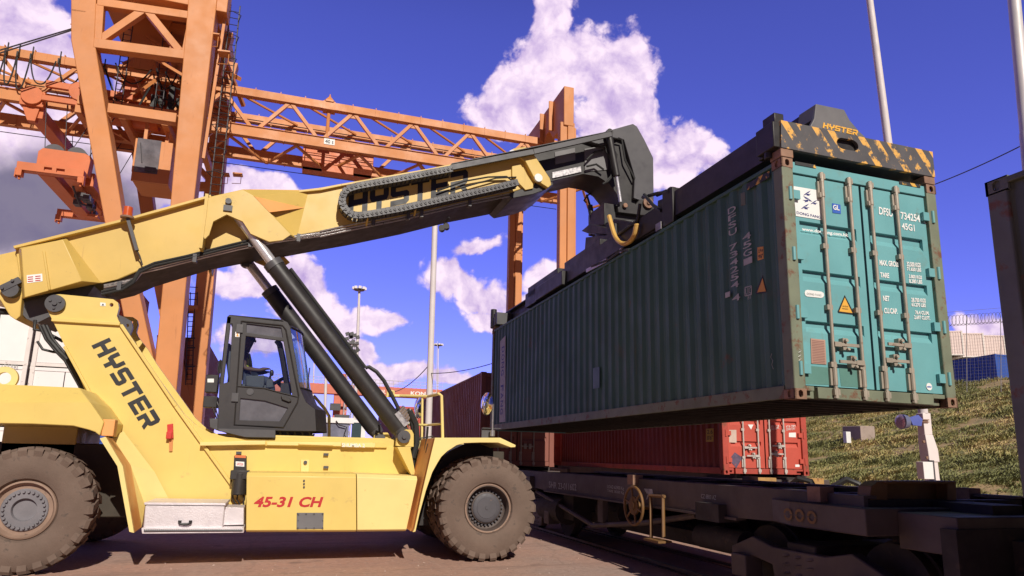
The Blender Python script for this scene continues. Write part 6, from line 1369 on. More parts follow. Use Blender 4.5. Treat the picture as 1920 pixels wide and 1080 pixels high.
# bridge trusses
ZT_, ZM = 18.72, 16.72
xa, xb = -21.0, 13.6
for k, Yt_ in enumerate((TA, TB)):
    mb = MB(); mb.box(xa, xb, Yt_ - .17, Yt_ + .17, ZT_ - .19, ZT_ + .19)
    for i in range(int((xb - xa) / 1.15)): x = xa + .5 + i * 1.15; mb.box(x - .02, x + .02, Yt_ - .2, Yt_ + .2, ZT_ - .21, ZT_ + .26)
    tr = obj('truss', mb, ORG, CR)
    mb = MB(); mb.box(xa, xb, Yt_ - .16, Yt_ + .16, ZM - .25, ZM + .25); mb.box(xa, xb, Yt_ - .22, Yt_ + .22, ZM + .25, ZM + .28); mb.box(xa, xb, Yt_ - .03, Yt_ + .03, ZM + .28, ZM + .34)
    for i in range(12): x = xa + 1.2 + i * 3.0; mb.box(x - .02, x + .02, Yt_ - .18, Yt_ + .18, ZM - .28, ZM + .28)
    obj('bottom_chord', mb, ORG, tr)
    mb = MB(); p_ = 3.04; x0 = G(420, 172, 'Y', TA).x - 7 * p_
    for i in range(13):
        x = x0 + i * p_
        if x - p_ / 2 < xa or x + p_ / 2 > xb + 1: continue
        mb.beam((x - .08, Yt_, ZT_ - .2), (x - p_ / 2 + .12, Yt_, ZM + .2), .16, .16); mb.beam((x + .08, Yt_, ZT_ - .2), (x + p_ / 2 - .12, Yt_, ZM + .2), .16, .16)
        mb.box(x - .25, x + .25, Yt_ - .04, Yt_ + .04, ZT_ - .42, ZT_ - .2)
    obj('diagonal', mb, ORG, tr)
mb = MB()
for i in range(12):
    x = xa + 1.6 + i * p_
    mb.beam((x, TA, ZT_), (x + p_, TB, ZT_), .09, .09)
    mb.beam((x, TA + .1, ZM - .3), (x + p_ / 2, TB, ZM - .3), .12, .10); mb.beam((x + p_ / 2, TB, ZM - .3), (x + p_, TA, ZM - .3), .12, .10)
obj('cross_bracing', mb, ORG, CR)
mb = MB()   # walkway rails and cables inside the bridge
for z in (ZM + .75, ZM + 1.1): mb.tube([(xa, TA + .9, z), (xb, TA + .9, z)], .025, 5)
for i in range(20): mb.tube([(xa + 1 + i * 1.75, TA + .9, ZM + .3), (xa + 1 + i * 1.75, TA + .9, ZM + 1.1)], .025, 5)
obj('bridge_railing', mb, ORG, CR)
mb = MB()
for z in (.15, .38, .62): mb.tube([(xa, TA + .45 + z * .4, ZM + .4 + z), (xb, TA + .45 + z * .4, ZM + .38 + z)], .018, 5)
mb.tube([(xa, TB + .3, ZM - .45), (xb, TB + .3, ZM - .5)], .02, 5)
for i, (xa_, xb_) in enumerate([G(a_, 140, 'Y', TA - .35).x, G(b_, 140, 'Y', TA - .35).x] for a_, b_ in ((-24, 3), (3, 26), (26, 52), (52, 101), (106, 156), (192, 238))):   # festoon loops
    x = xa_; w_ = xb_ - xa_; dz = (1.5, 1.45, 1.6, 1.2, 1.0, 1.3)[i]
    mb.tube([(x + w_ * t_, TA - .35, ZT_ - .2 - dz * (1 - abs(2 * t_ - 1) ** 2.6)) for t_ in [j / 12 for j in range(13)]], .03, 6)
    mb.box(x - .03, x + .03, TA - .40, TA - .2, ZT_ - .28, ZT_ - .05); mb.box(x - .02, x + .02, TA - .25, TA - .2, ZT_ - .1, ZT_ + .38)
obj('festoon_cable', mb, RUB, CR)
mb = MB()
for dx in (0, .5): mb.tube([G(-30, 103 + dx * 12, 'Y', Y1 + 1), G(134, 54 + dx * 6, 'Y', Y1 + 1)], .03, 5)
obj('stay_rope', mb, WIRE, CR)
mb = MB(); q = G(618, 192, 'Y', TA); mb.lathe([(.36, -.05), (.36, .03), (.06, .34), (.015, .5)], q + V((0, 0, -.05)), 'Z', 6); mb.box(q.x - .3, q.x + .3, TA - .26, TA + .26, q.z - .5, q.z - .08); mb.cyl(q + V((0, 0, .2)), q + V((0, 0, -1.9)), .09, 8); obj('rope_anchor', mb, ORG, CR)
mb = MB(); a, c = G(608, 259, 'Y', TA - .17), G(628, 262, 'Y', TA - .17); mb.prism([V((a.x, TA - .17, a.z)), V((c.x, TA - .17, a.z)), V((c.x, TA - .17, a.z - .3)), V((a.x, TA - .17, a.z - .3))], (0, -.01, 0)); cp = obj('capacity_plate', mb, LETW, CR)
mb = MB(); text_quad(mb, '40 t', V((a.x + .05, TA - .18, a.z - .25)), V((c.x - .05, TA - .18, a.z - .25)), V((a.x + .05, TA - .18, a.z - .05)), (0, -1, 0), .005, bold=.03); obj('lettering', mb, LETB, cp, weld=False)
mb = MB(); c = G(635, 285, 'Y', TB); mb.box(c.x - 1.8, c.x + 1.8, TB - .9, TB + .9, ZM - .25, ZM + .7); mb.box(c.x - .8, c.x + .8, TB - 1.0, TB - .7, ZM - .7, ZM - .2); obj('hoist_unit', mb, ORG2, CR, bevel=.02)
# right portal: two uprights joined over the bridge
mb = MB(); a = G(1051.5, 300, 'Y', Y1).x; c = G(1083, 300, 'Y', Y1).x; zt2 = 20.35
def rleg(Y, wx):
    mb = MB(); mb.box(a + .38, a + wx, Y, Y + .5, .9, 18.4); mb.box(a, a + .37, Y + .06, Y + .5, .9, 18.4); mb.box(a + wx - .02, a + wx + .12, Y + .1, Y + .3, .9, 18.2); return obj('leg', mb, ORG, CR, bevel=.03)
rleg(Y1, c - a - .15); rleg(Y2 - .6, c - a - .15)
mb = MB(); prf = [(Y1 - .02, 18.2), (Y1 - .02, zt2), (Y1 + .6, zt2), (Y2 + 1.0, zt2), (Y2 + 1.0, 18.2), (Y2 - .6, 18.2), (Y2 - 1.2, 18.9), (TB + .6, 18.9), (TB + .3, 18.2), (TA - .3, 18.2), (TA - .6, 18.9), (Y1 + 2.1, 18.9), (Y1 + 1.55, 18.2)]
a0 = a; a = G(1057.5, 190, 'Y', Y1).x; mb.prism([V((a, y, z)) for y, z in prf], (G(1076, 190, 'Y', Y1).x - a, 0, 0)); 
for y in (Y1 + 1.5, TA - .3, TB, Y2 - 1): mb.box(a - .25, a, y, y + .08, 18.6, zt2 - .05)
obj('head_beam', mb, ORG, CR, bevel=.03); a = a0
mb = MB(); mb.box(a - .3, c + .3, Y1 - .2, Y2 + 1, .3, 1.0)
for yy in (Y1 + .4, Y1 + 1.6, Y2 - .6, Y2 + .5): mb.cyl(((a + c) / 2 - .2, yy, .35), ((a + c) / 2 + .2, yy, .35), .34, 20)
obj('bogie', mb, ORG, CR)
# trolley with machinery, cables and the driver's cabin
xt = G(275, 250, 'Y', TA).x
mb = MB(); mb.box(xt - 2.6, xt + 2.4, TA - 1.0, TA - .75, ZM - .35, ZM + .05); mb.box(xt - 2.6, xt + 2.4, TB + .7, TB + 1.0, ZM - .35, ZM + .1)
for x in (xt - 2.5, xt - .8, xt + .9, xt + 2.2): mb.box(x - .14, x + .14, TA - 1.0, TB + 1.0, ZM - .75, ZM - .4)
tr_o = obj('trolley', mb, ORG, CR, bevel=.015)
mb = MB(); mb.box(xt - 1.3, xt + 1.6, TA + .3, TB - .2, ZM + .3, ZM + 2.0); mb.box(xt - 2.3, xt - 1.5, TA + .2, TA + 1.6, ZM + .3, ZM + 1.1); mb.cyl((xt - 1.8, TA + .3, ZM - .1), (xt + .4, TA + .3, ZM - .1), .4, 18); mb.cyl((xt - 2.6, TA - .8, ZM + .35), (xt - 2.6, TA - .5, ZM + .35), .45, 18)
mb.box(xt - 1.0, xt + .9, TB + .1, TB + .8, ZM - 1.2, ZM - .3); obj('hoist_machinery', mb, ORG2, tr_o, bevel=.02)
mb = MB(); rn = random.Random(5)
for k in range(9):
    x = xt - 1.2 + rn.random() * 3.2; z = ZM + 2.2 - rn.random() * .4; w_ = .7 + rn.random() * .9; dz = .6 + rn.random() * 1.3; yy = TA - .3 - rn.random() * .25
    mb.tube([(x + w_ * (t_ - .5), yy, z - dz * (1 - (2 * t_ - 1) ** 2)) for t_ in [j / 8 for j in range(9)]], .035, 5)
mb.tube([(xt - 1.9, TA - .4, ZT_ - .2), (xt - 1.2, TA - .45, ZM + .2), (xt - .4, TA - .45, ZM + .1), (xt + .1, TA - .4, ZM + 1.6)], .05, 6)
for k in range(4): mb.box(xt + .1 + k * .35, xt + .32 + k * .35, TA - .5, TA - .25, ZM + .3 + .2 * (k % 2), ZM + .9 + .3 * (k % 3))
obj('cable_bundle', mb, RUB, tr_o)
cab_l, cab_r = G(250, 300, 'Y', TA - .6).x, G(320, 300, 'Y', TA - .6).x; zc1 = G(285, 263, 'Y', TA - .6).z; zc0 = G(285, 343, 'Y', TA - .6).z
mb = MB(); mb.box(cab_l + .05, cab_r, TA - .55, TA + 1.3, zc0, zc1); mb.box(cab_l + .0, cab_r + .02, TA - .6, TA - .5, zc0, zc0 + .42); mb.box(cab_l + 1.02, cab_r + .02, TA - .6, TA - .5, zc0 + .42, zc1); mb.box(cab_l - .02, cab_l + .06, TA - .6, TA - .5, zc0 + .42, zc1)
cb_ = obj('crane_cabin', mb, ORG, tr_o, bevel=.01)
mb = MB(); mb.prism([V((cab_l + .06, TA - .585, zc0 + .43)), V((cab_l + 1.0, TA - .585, zc0 + .45)), V((cab_l + 1.05, TA - .585, zc1 + .03)), V((cab_l + .06, TA - .585, zc1 + .03))], (0, .02, 0)); obj('window', mb, mat('crane_cabin_glass', (.16, .15, .165), .08, var=.3, vs_=2), cb_)
mb = MB(); mb.tube([(cab_l + .2, TA - .62, zc1 - .2), (cab_l + .35, TA - .62, zc0 + .9)], .02, 5); mb.box(cab_l + .5, cab_l + .95, TA - .66, TA - .60, zc0 + .5, zc0 + .72); obj('window_bar', mb, DGR, cb_)
mb = MB()
for x in (cab_r - .3, cab_l + .3): mb.beam((x, TA - .3, zc1), (x, TA - .3, ZM - .3), .14, .14)
obj('cabin_hanger', mb, ORG, tr_o)
# left hoist carriage with ropes and its beam
mb = MB(); q = G(62, 186, 'Y', TA - .45); mb.box(q.x - .45, q.x + .45, TA - .55, TA - .2, q.z - .35, q.z + .35); mb.cyl(q + V((0, -.2, .1)), q + V((0, .1, .1)), .42, 18); mb.loft([q + V((-.4, 0, -.3)), q + V((.3, 0, -.3)), q + V((.3, .3, -.3)), q + V((-.4, .3, -.3))], [q + V((-.1, 0, -1.0)), q + V((.2, 0, -1.0)), q + V((.2, .3, -1.0)), q + V((-.1, .3, -1.0))])
mb.beam(q + V((.15, .1, -.55)), V((q.x + .25, TB + 1.2, q.z - .55)), .55, .5); mb.box(q.x + .4, q.x + 3.8, TA - .55, TA - .4, ZM + .45, ZM + .75); mb.box(q.x + .4, q.x + 3.9, TA - .75, TA - .6, ZM - .3, ZM - .05)
hc = obj('hoist_carriage', mb, ORG2, CR, bevel=.015)
# ladder and platform on the far upright
mb = MB(); la_, lb2 = G(356, 540, 'Y', Y2 - .3), G(352, 720, 'Y', Y2 - .3)
def gl(px, py): return G(px, py, 'Y', Y2 - .3)
for o_ in (0, 12): mb.tube([gl(355 + o_ - 2, 580), gl(350 + o_ - 2, 722)], .03, 5)
for i in range(16): y = 585 + i * 9; f_ = (y - 580) / 142; mb.tube([gl(353 - 5 * f_, y), gl(365 - 5 * f_, y)], .022, 5)
for y in (634, 652, 687): mb.beam(gl(351, y), gl(366, y), .06, .08)
obj('ladder', mb, WIRE, CR)
mb = MB(); mb.hexa([gl(330, 579), gl(371, 580), gl(371, 580) + V((0, 1.2, 0)), gl(330, 579) + V((0, 1.2, 0)), gl(330, 570), gl(371, 573), gl(371, 573) + V((0, 1.2, 0)), gl(330, 570) + V((0, 1.2, 0))]); pf = obj('platform', mb, ORG, CR)
mb = MB()
for y in (537, 549, 560): mb.tube([gl(333, y), gl(371, y + 2)], .025, 5)
for x in (336, 354, 357, 370): mb.tube([gl(x, 533 if x < 350 else 548), gl(x, 572)], .025, 5)
for i in range(6): mb.tube([gl(341, 533 + i * 7), gl(353, 534 + i * 7)], .02, 5)
obj('handrail', mb, WIRE, pf)
mb = MB()
for px, py, Y in ((411, 325, Y2), (134, 20, Y1), (408, 95, Y1), (388, 62, Y1), (436, 325, Y2)): q = G(px, py, 'Y', Y); mb.hexa([q, q + V((.5, 0, .05)), q + V((.5, .5, .05)), q + V((0, .5, 0)), q + V((0, 0, .08)), q + V((.5, 0, .1)), q + V((.5, .5, .1)), q + V((0, .5, .08))]); mb.tube([q + V((.45, .1, 0)), q + V((.45, .1, -.5)), q + V((0, .1, -.55))], .02, 5)
q = G(404, 100, 'Y', Y1 + .6); mb.beam(q + V((0, 0, -5)), q + V((.3, 0, 4)), .12, .12)
obj('floodlight_bracket', mb, ORG, CR)
# the crane's own container spreader on its ropes
YS1, YS2 = 30.4, 36.3
csp = thing('crane_spreader', 'orange container spreader hanging on ropes from the gantry crane', 'crane spreader', GMx @ V((-9.9, 33.3, 12.3)), GY)
def eb(px, Y, flip):
    l, r = G(px[0][0], px[0][1], 'Y', Y), G(px[1][0], px[1][1], 'Y', Y); z = (l.z + r.z) / 2; h = .34
    mb = MB(); mb.plate([(l.x, z - h / 2), (r.x, z - h / 2), (r.x, z + h / 2), (l.x, z + h / 2)], [[(l.x + .96, z - .09), (l.x + 1.24, z - .09), (l.x + 1.24, z + .07), (l.x + .96, z + .07)], [(l.x + 1.4, z - .09), (l.x + 1.7, z - .09), (l.x + 1.7, z + .07), (l.x + 1.4, z + .07)]], lambda u, v, w_: (u, Y + w_, v), .03); mb.box(l.x + .02, r.x - .02, Y + .1, Y + .42, z - .16, z + .16)
    for x in (l.x, r.x - .2): mb.box(x, x + .2, Y, Y + .3, z - .42, z - h / 2); mb.box(x - .04 if x == l.x else x + .2, x + .0 if x == l.x else x + .24, Y, Y + .22, z - .5, z - h / 2 + .05); mb.cyl((x + .1, Y + .15, z - .55), (x + .1, Y + .15, z - .4), .05, 8)
    obj('end_beam', mb, ORG2, csp, bevel=.008); return l, r, z
l1, r1, z1_ = eb(((31, 310), (157, 324)), YS1, 0); l2, r2, z2_ = eb(((106, 400), (232, 408)), YS2, 1); z2_ = z1_
xm = (l1.x + r1.x) / 2 + .2
mb = MB(); mb.box(xm - .75, xm - .15, YS1 + .4, YS2, z1_ - .18, z1_ + .22); mb.box(xm + .15, xm + .6, YS1 + .4, YS2, z1_ - .18, z1_ + .22); mb.box(xm + .5, xm + 1.05, YS1 + 1.2, YS1 + 4.6, z1_ - .1, z1_ + .5); obj('main_beam', mb, ORG2, csp, bevel=.012)
mb = MB()
for yy in (YS1 + .6, YS1 + 4.2):
    mb.prism([V((xm - .95, yy, z1_ + .2)), V((xm + .95, yy, z1_ + .2)), V((xm + 1.0, yy, z1_ + 1.0)), V((xm + .75, yy, z1_ + 1.12)), V((xm - .8, yy, z1_ + 1.12)), V((xm - .95, yy, z1_ + .95))], (0, .5, 0))
hb_ = obj('head_block', mb, ORG2, csp, bevel=.01)
mb = MB()
for yy in (YS1 + .7, YS1 + 4.3):
    for x in (xm - .42, xm + .42): mb.cyl((x, yy, z1_ + 1.0), (x, yy + .3, z1_ + 1.0), .40, 22)
obj('sheave', mb, DGR, hb_)
mb = MB(); rn = random.Random(9)
for k in range(9): x, y, z = xm + .2 + rn.random() * .7, YS1 + 1.5 + rn.random() * 2.2, z1_ - .3 - rn.random() * .5; mb.box(x - .12, x + .12, y - .2, y + .2, z - .1, z + .12)
mb.tube([(xm + .3, YS1 + 1.2, z1_ - .2), (xm + .5, YS1 + 1.6, z1_ - .8), (xm + .9, YS1 + 2.4, z1_ - .7), (xm + .7, YS1 + 3, z1_ - .2)], .05, 6)
obj('hydraulic_unit', mb, DGR, csp)
mb = MB(); mb.tube([(xm + .75, YS1 + 2.6, z1_ - .2), (xm + .75, YS1 + 2.6, z1_ - .95), (xm + 1.15, YS1 + 2.6, z1_ - .95), (xm + 1.15, YS1 + 2.6, z1_ - .15)], .04, 6); mb.box(xm + .6, xm + 1.0, YS1 + 2.5, YS1 + 2.9, z1_ - 1.05, z1_ - .95); obj('basket', mb, ORG2, csp)
mb = MB()
for yy, yt in ((YS1 + .85, TA - .3), (YS1 + 4.45, TB + .6)):
    for x, xt_ in ((xm - .8, q.x if False else xm - 1.3), (xm - .05, xm - .5), (xm + .05, xm + .9), (xm + .82, xm + 1.6)): mb.tube([(x, yy, z1_ + 1.0), (xt_, yt, ZM + .1)], .018, 5)
obj('hoist_rope', mb, WIRE, hc)
# ------------------------------------------------------------------ poles, masts, the bank, what stands far off
def PH(px, py):
    d = ray(px, py); t = 10.0
    while t < 220:
        p = CAM + d * t
        if p.z <= max(0, hill_z(p.x, p.y)): return p
        t += .05
    return CAM + d * 120
# lamp pole at the foot of the bank with its control boxes
Yp = 12.9
b = P(1743, 880, 'Y', Yp); tp = P(1628, -20, 'Y', Yp)
pole = thing('lamp_pole', 'slim white lamp pole rising behind the green container, rusty boxed foot below it', 'lamp pole', (b.x, Yp, 0))
d_ = (tp - b).normalized()
kz = P(1733, 800, 'Y', Yp).z
mb = MB(); mb.tube([P(1731, 775, 'Y', Yp), P(1648, 135, 'Y', Yp), P(1621, -75, 'Y', Yp)], .115, 14, .085); obj('pole_shaft', mb, MAST, pole)
mb = MB(); s0, s1, s2, s3 = P(1731, 775, 'Y', Yp), P(1735, 815, 'Y', Yp), P(1741, 843, 'Y', Yp), P(1746, 900, 'Y', Yp)
mb.beam(s0, s1, .26, .20, (0, -1, 0)); 
def sq(c, w_, h): return [c + V((-w_, -h, 0)), c + V((w_, -h, 0)), c + V((w_, h, 0)), c + V((-w_, h, 0))]
mb.loft(sq(s1, .13, .11), sq(s2, .17, .13)); mb.loft(sq(s2, .17, .13), sq(P(1744, 866, 'Y', Yp), .17, .13)); mb.loft(sq(P(1744, 866, 'Y', Yp), .13, .11), sq(V((s3.x + .06, Yp, 0)), .14, .12)); obj('pole_foot', mb, WPOST, pole, bevel=.012)
mb = MB(); q = P(1735, 882, 'Y', Yp - .2); mb.box(q.x - .19, q.x + .13, Yp - .32, Yp - .12, q.z - .21, q.z + .21); obj('switch_box', mb, WHT, pole, bevel=.01)
mb = MB(); q = P(1748, 883, 'Y', Yp - .2); mb.box(q.x, q.x + .07, Yp - .22, Yp - .1, q.z - .4, q.z + .26); obj('conduit', mb, DGR, pole)
mb = MB(); 
for x, y in ((1731, 828), (1737, 858)): q = P(x, y, 'Y', Yp - .12); mb.cyl(q, q + V((0, -.03, 0)), .035, 10)
for y in (787, 791): q = P(1731, y, 'Y', Yp - .1); mb.box(q.x - .16, q.x + .16, Yp - .14, Yp + .14, q.z - .012, q.z + .012)
obj('bolt', mb, RSTM, pole)
q = P(1697, 791, 'Y', Yp - .1); q2 = P(1717, 790, 'Y', Yp - .1)
mb = MB(); mb.cyl(q + V((-.12, 0, 0)), q + V((.02, -.03, 0)), .19, 24, .16); lo_ = obj('floodlight', mb, mat('blue_grey_lamp', (.20, .22, .34), .3, metal=.4), pole)
mb = MB(); mb.lathe([(.185, 0), (.185, .03), (.14, .05), (.05, .055)], q + V((-.10, 0, 0)), 'X', 24, -1); obj('lamp_rim', mb, mat('pale_blue_rim', (.55, .55, .72), .25, metal=.5), lo_)
mb = MB(); mb.box(q2.x - .17, q2.x + .12, Yp - .16, Yp - .06, q2.z - .09, q2.z + .09); mb.prism([P(x, y, 'Y', Yp - .17) for x, y in ((1706, 783), (1722, 778), (1730, 786), (1728, 799), (1712, 797))], (0, .05, 0)); obj('bracket', mb, mat('blue_bracket', (.10, .13, .42), .4), pole)
# thick pole at the upper right edge
Yq = 7.4; mb = MB(); mb.tube([P(1925, 250, 'Y', Yq), P(1907, 60, 'Y', Yq), P(1898, -40, 'Y', Yq)], .10, 14); a_, c_ = P(1925, 250, 'Y', Yq), P(1898, -40, 'Y', Yq); k_ = (0 - a_.z) / (c_.z - a_.z); mb.tube([a_ + (c_ - a_) * k_, a_], .11, 14)
tag(obj('lamp_pole', mb, GALV), 'weathered grey pole standing nearest, above the dull teal container', 'pole')
# mast behind the boom, tall mast with floodlight ring, thin ones
def mast(label, top, base_x, Y, r0, r1, head=None, cat='light mast'):
    t_ = P(*top, 'Y', Y); b2 = P(base_x, 840, 'Y', Y)
    T = thing('light_mast', label, cat, (b2.x, Y, 0))
    mb = MB(); mb.tube([V((b2.x, Y, 0)), t_], r0, 12, r1); obj('mast_shaft', mb, MAST, T)
    if head:
        mb = MB(); mb.cyl(t_ + V((0, 0, -.35)), t_ + V((0, 0, -.2)), head * .9, 14); mb.cyl(t_ + V((0, 0, -.1)), t_ + V((0, 0, 0)), head * .25, 10); obj('lamp_ring', mb, DGR, T)
        mb = MB()
        for k in range(8): a = k * math.pi / 4; c = t_ + V((head * math.cos(a), head * math.sin(a), -.12)); mb.obox(c, (head * .26, 0, 0), (0, head * .26, 0), (0, 0, .14))
        obj('floodlights', mb, GALV, T, smooth=False)
    return T
mast('thick pale mast between the lift cylinders and the green container, its top behind the boom', (818, 345), 803, 26.5, .142, .115)
mast('tall light mast with a ring of floodlights behind the lift cylinders', (674, 539), 664, 74, .24, .14, .62)
mast('small distant light mast just right of the thick pale mast', (822, 645), 820, 120, .14, .10, .75)
mast('thin pale mast without lamps close right of the thick one', (820, 640), 817, 90, .06, .04)
mast('thin pale mast beside the cab handrail', (612, 660), 610, 70, .16, .14)
mast('faint thin mast close to the front glass of the cab', (590, 640), 586, 110, .14, .1)
# floodlight tower of lattice
Yt2 = 66; c = P(656, 700, 'Y', Yt2)
lt = thing('lattice_tower', 'small lattice tower with a cluster of floodlights showing past the cylinder', 'tower', (c.x, Yt2, 0)); zt3 = P(655, 640, 'Y', Yt2).z
mb = MB(); w_ = .42
for sx in (-1, 1):
    for sy in (-1, 1): mb.tube([(c.x + sx * w_, Yt2 + sy * w_, 0), (c.x + sx * w_ * .7, Yt2 + sy * w_ * .7, zt3)], .035, 5)
for i in range(14):
    z = zt3 * i / 14; z2 = zt3 * (i + 1) / 14
    for sy in (-1, 1): mb.tube([(c.x - w_ * .9, Yt2 + sy * w_ * .9, z), (c.x + w_ * .9, Yt2 + sy * w_ * .9, z2)], .022, 4); mb.tube([(c.x + w_ * .9, Yt2 + sy * w_ * .9, z), (c.x - w_ * .9, Yt2 + sy * w_ * .9, z2)], .022, 4)
obj('lattice', mb, GALV, lt); mb = MB(); rn = random.Random(2)
for k in range(9): q = V((c.x + rn.uniform(-.55, .55), Yt2 + rn.uniform(-.4, .3), zt3 + rn.uniform(-.2, 1.1))); mb.obox(q, (.17, 0, .06), (0, .16, 0), (-.05, 0, .15)); mb.tube([q, V((c.x, Yt2, q.z - .3))], .03, 4)
mb.box(c.x - .6, c.x + .6, Yt2 - .5, Yt2 + .5, zt3 - .3, zt3 - .22); obj('floodlights', mb, DGR, lt, smooth=False)
# overhead wires
def wire(label, a, c, sag=.0, r=.016):
    mb = MB(); mb.tube([a.lerp(c, t_ / 16) - V((0, 0, sag * 4 * (t_ / 16) * (1 - t_ / 16))) for t_ in range(17)], r, 5); tag(obj('overhead_wire', mb, WIRE), label, 'wire')
wire('dark wire running from behind the green container up to the right', P(1752, 346, 'Y', 12.0), P(1960, 250, 'Y', 9.0), .05, .014)
wire('thin wire rising to the green container from the thick mast', P(806, 700, 'Y', 26.5), P(940, 676, 'Y', 21), .12, .016)
wire('thin wire falling left from the thick mast behind the mudguard rail', P(805, 684, 'Y', 26.5), P(735, 735, 'Y', 40), .25, .02)
# concrete block and small white box on the bank
a = PH(1612, 832); hb2 = (P(1612, 798, 'Y', a.y).z - a.z); wl_ = P(1580, 820, 'Y', a.y).x; wr_ = P(1615, 820, 'Y', a.y).x
mb = MB(); mb.prism([V((wl_, a.y, a.z - .5)), V((wr_, a.y, a.z - .5)), V((wr_, a.y, a.z + hb2 - .02)), V((wl_, a.y, a.z + hb2 - .04))], (0, .02, 0)); mb.v = []; mb.f = []
e1 = V((P(1615.5, 830, 'Y', a.y).x, a.y, 0)); yb_ = P(1580, 815, 'X', e1.x).y; xb_ = P(1641, 815, 'Y', a.y).x
q4 = [e1, V((xb_, e1.y, 0)), V((xb_, yb_, 0)), V((e1.x, yb_, 0))]
mb.hexa([p + V((0, 0, a.z - .7)) for p in q4] + [p + V((0, 0, a.z + hb2)) for p in q4]); tag(obj('concrete_block', mb, CONC, bevel=.03), 'square concrete block half buried in the grassy bank', 'concrete block')
q = P(1588, 818, 'Y', a.y - .25); mb = MB(); mb.box(q.x - .16, q.x + .17, q.y - .12, q.y + .12, P(1588, 829, 'Y', a.y - .25).z - .05, P(1588, 809.5, 'Y', a.y - .25).z); wb = tag(obj('meter_box', mb, WHT, bevel=.012), 'small pale box standing in front of the concrete block', 'box')
# containers, fence and razor wire on top of the bank
yb3 = 43.0; p0 = P(1872, 722, 'Y', yb3); zb3 = P(1872, 716, 'Y', yb3).z; zt4 = P(1873, 664, 'Y', yb3).z
container('blue container standing on top of the grassy bank', (p0.x, yb3, zb3), R(-6), 6.058, zt4 - zb3, BLU, BLU, BLU, door=False, detail=1)
for i, lb3 in enumerate(('first', 'second', 'third')):
    xx = P(1768 + i * 40, 690, 'Y', 54).x; zz = P(1840, 668, 'Y', 54).z
    container('pale container above the blue one, %s counted from the green container' % lb3, (xx, 54, zz - .3), R(-24), 6.058 if i else 6.058, P(1840, 628, 'Y', 54).z - zz + .3, WHTR, mat('pale_pink_container' if i == 0 else 'pale_pink_container_%d' % i, (.72, .58, .54), .6, var=.06), WF, door=False, detail=1, group='pale containers above the bank')
fx = [P(1745, 690, 'Y', 36), P(1930, 690, 'Y', 33)]
FN = thing('wire_fence', 'mesh fence topped with coiled razor wire along the crest of the bank', 'fence', ((fx[0].x + fx[1].x) / 2, 35, hill_z((fx[0].x + fx[1].x) / 2, 35)))
def fp(px, py): 
    t_ = (px - 1745) / (1930 - 1745); return P(px, py, 'Y', 36 - 3 * t_)
mb = MB()
for i in range(26): x = 1745 + i * 7.4; mb.tube([fp(x, 632 - (x - 1745) * .07), fp(x + 1, 728)], .0045, 4)
for i in range(16): y = 634 + i * 6; mb.tube([fp(1745, y), fp(1930, y - 11)], .0045, 4)
obj('mesh', mb, MESHW, FN)
mb = MB(); 
for x in (1748, 1812, 1876, 1926): mb.tube([fp(x, 590), fp(x + 1, 735)], .026, 6)
obj('post', mb, MESHW, FN)
mb = MB(); n_ = 26
pts = []
for i in range(n_ * 16 + 1):
    f_ = i / (n_ * 16); px = 1748 + f_ * 178; c = fp(px, 604 - f_ * 12); a = 2 * math.pi * i / 16; pts.append(c + V((.12 * math.sin(a * 1.0), .35 * math.sin(a), .40 * math.cos(a))))
mb.tube(pts, .014, 4); mb.tube([fp(1745, 588), fp(1930, 573)], .012, 4); mb.tube([fp(1745, 612), fp(1930, 599)], .012, 4); obj('razor_wire', mb, MESHW, FN)
# white cab of a second machine behind
Yw = 30.0
def pw(px, py, Y=Yw): return P(px, py, 'Y', Y)
tt = thing('yard_tractor', 'white yard tractor cab with big windscreen seen under the lift cylinders', 'tractor', (pw(648, 800).x, Yw + 1, 0))
mb = MB(); zb4 = pw(640, 826).z
def pk(x0, x1, y0, y1, Y, th): 
    a, c = pw(x0, y1, Y), pw(x1, y0, Y); mb.box(a.x, c.x, Y, Y + th, a.z, c.z)
pk(601, 664, 784, 792, Yw - .05, 2.2); pk(655, 658, 792, 826, Yw, .1); pk(676, 686, 792, 826, Yw, .2); pk(601, 604, 790, 826, Yw, .1); pk(658, 690, 788, 792, Yw, .2)
a, c = pw(600, 845), pw(690, 826); mb.box(a.x, c.x, Yw - .1, Yw + 2.4, .5, zb4); obj('cab_shell', mb, WHT, tt, bevel=.03)
mb = MB(); pk(604, 655, 792, 826, Yw + .03, .02); obj('windscreen', mb, mat('grey_windscreen', (.20, .20, .26), .08, var=.3, vs_=1.5), tt)
mb = MB(); pk(658, 678, 793, 826, Yw + .03, .02); obj('window', mb, mat('dark_side_window', (.05, .075, .08), .1, var=.2), tt)
mb = MB(); pk(628, 656, 778, 784, Yw, .5); obj('roof_beacon', mb, DGR, tt, bevel=.02)
mb = MB(); mb.tube([pw(630, 789, Yw - .1), pw(636, 797, Yw - .1), pw(648, 800, Yw - .1)], .025, 5); mb.tube([pw(650, 800, Yw - .1), pw(645, 815, Yw - .1), pw(652, 824, Yw - .1)], .02, 5); obj('wiper', mb, BLK, tt)
mb = MB()
for x in (a.x + .4, c.x - .4):
    for y in (Yw + .4, Yw + 1.9): mb.lathe([(.3, 0), (.5, .02), (.5, .3), (.3, .32)], (x, y - .15, .5), 'Y', 24)
obj('wheel', mb, TYR, tt)
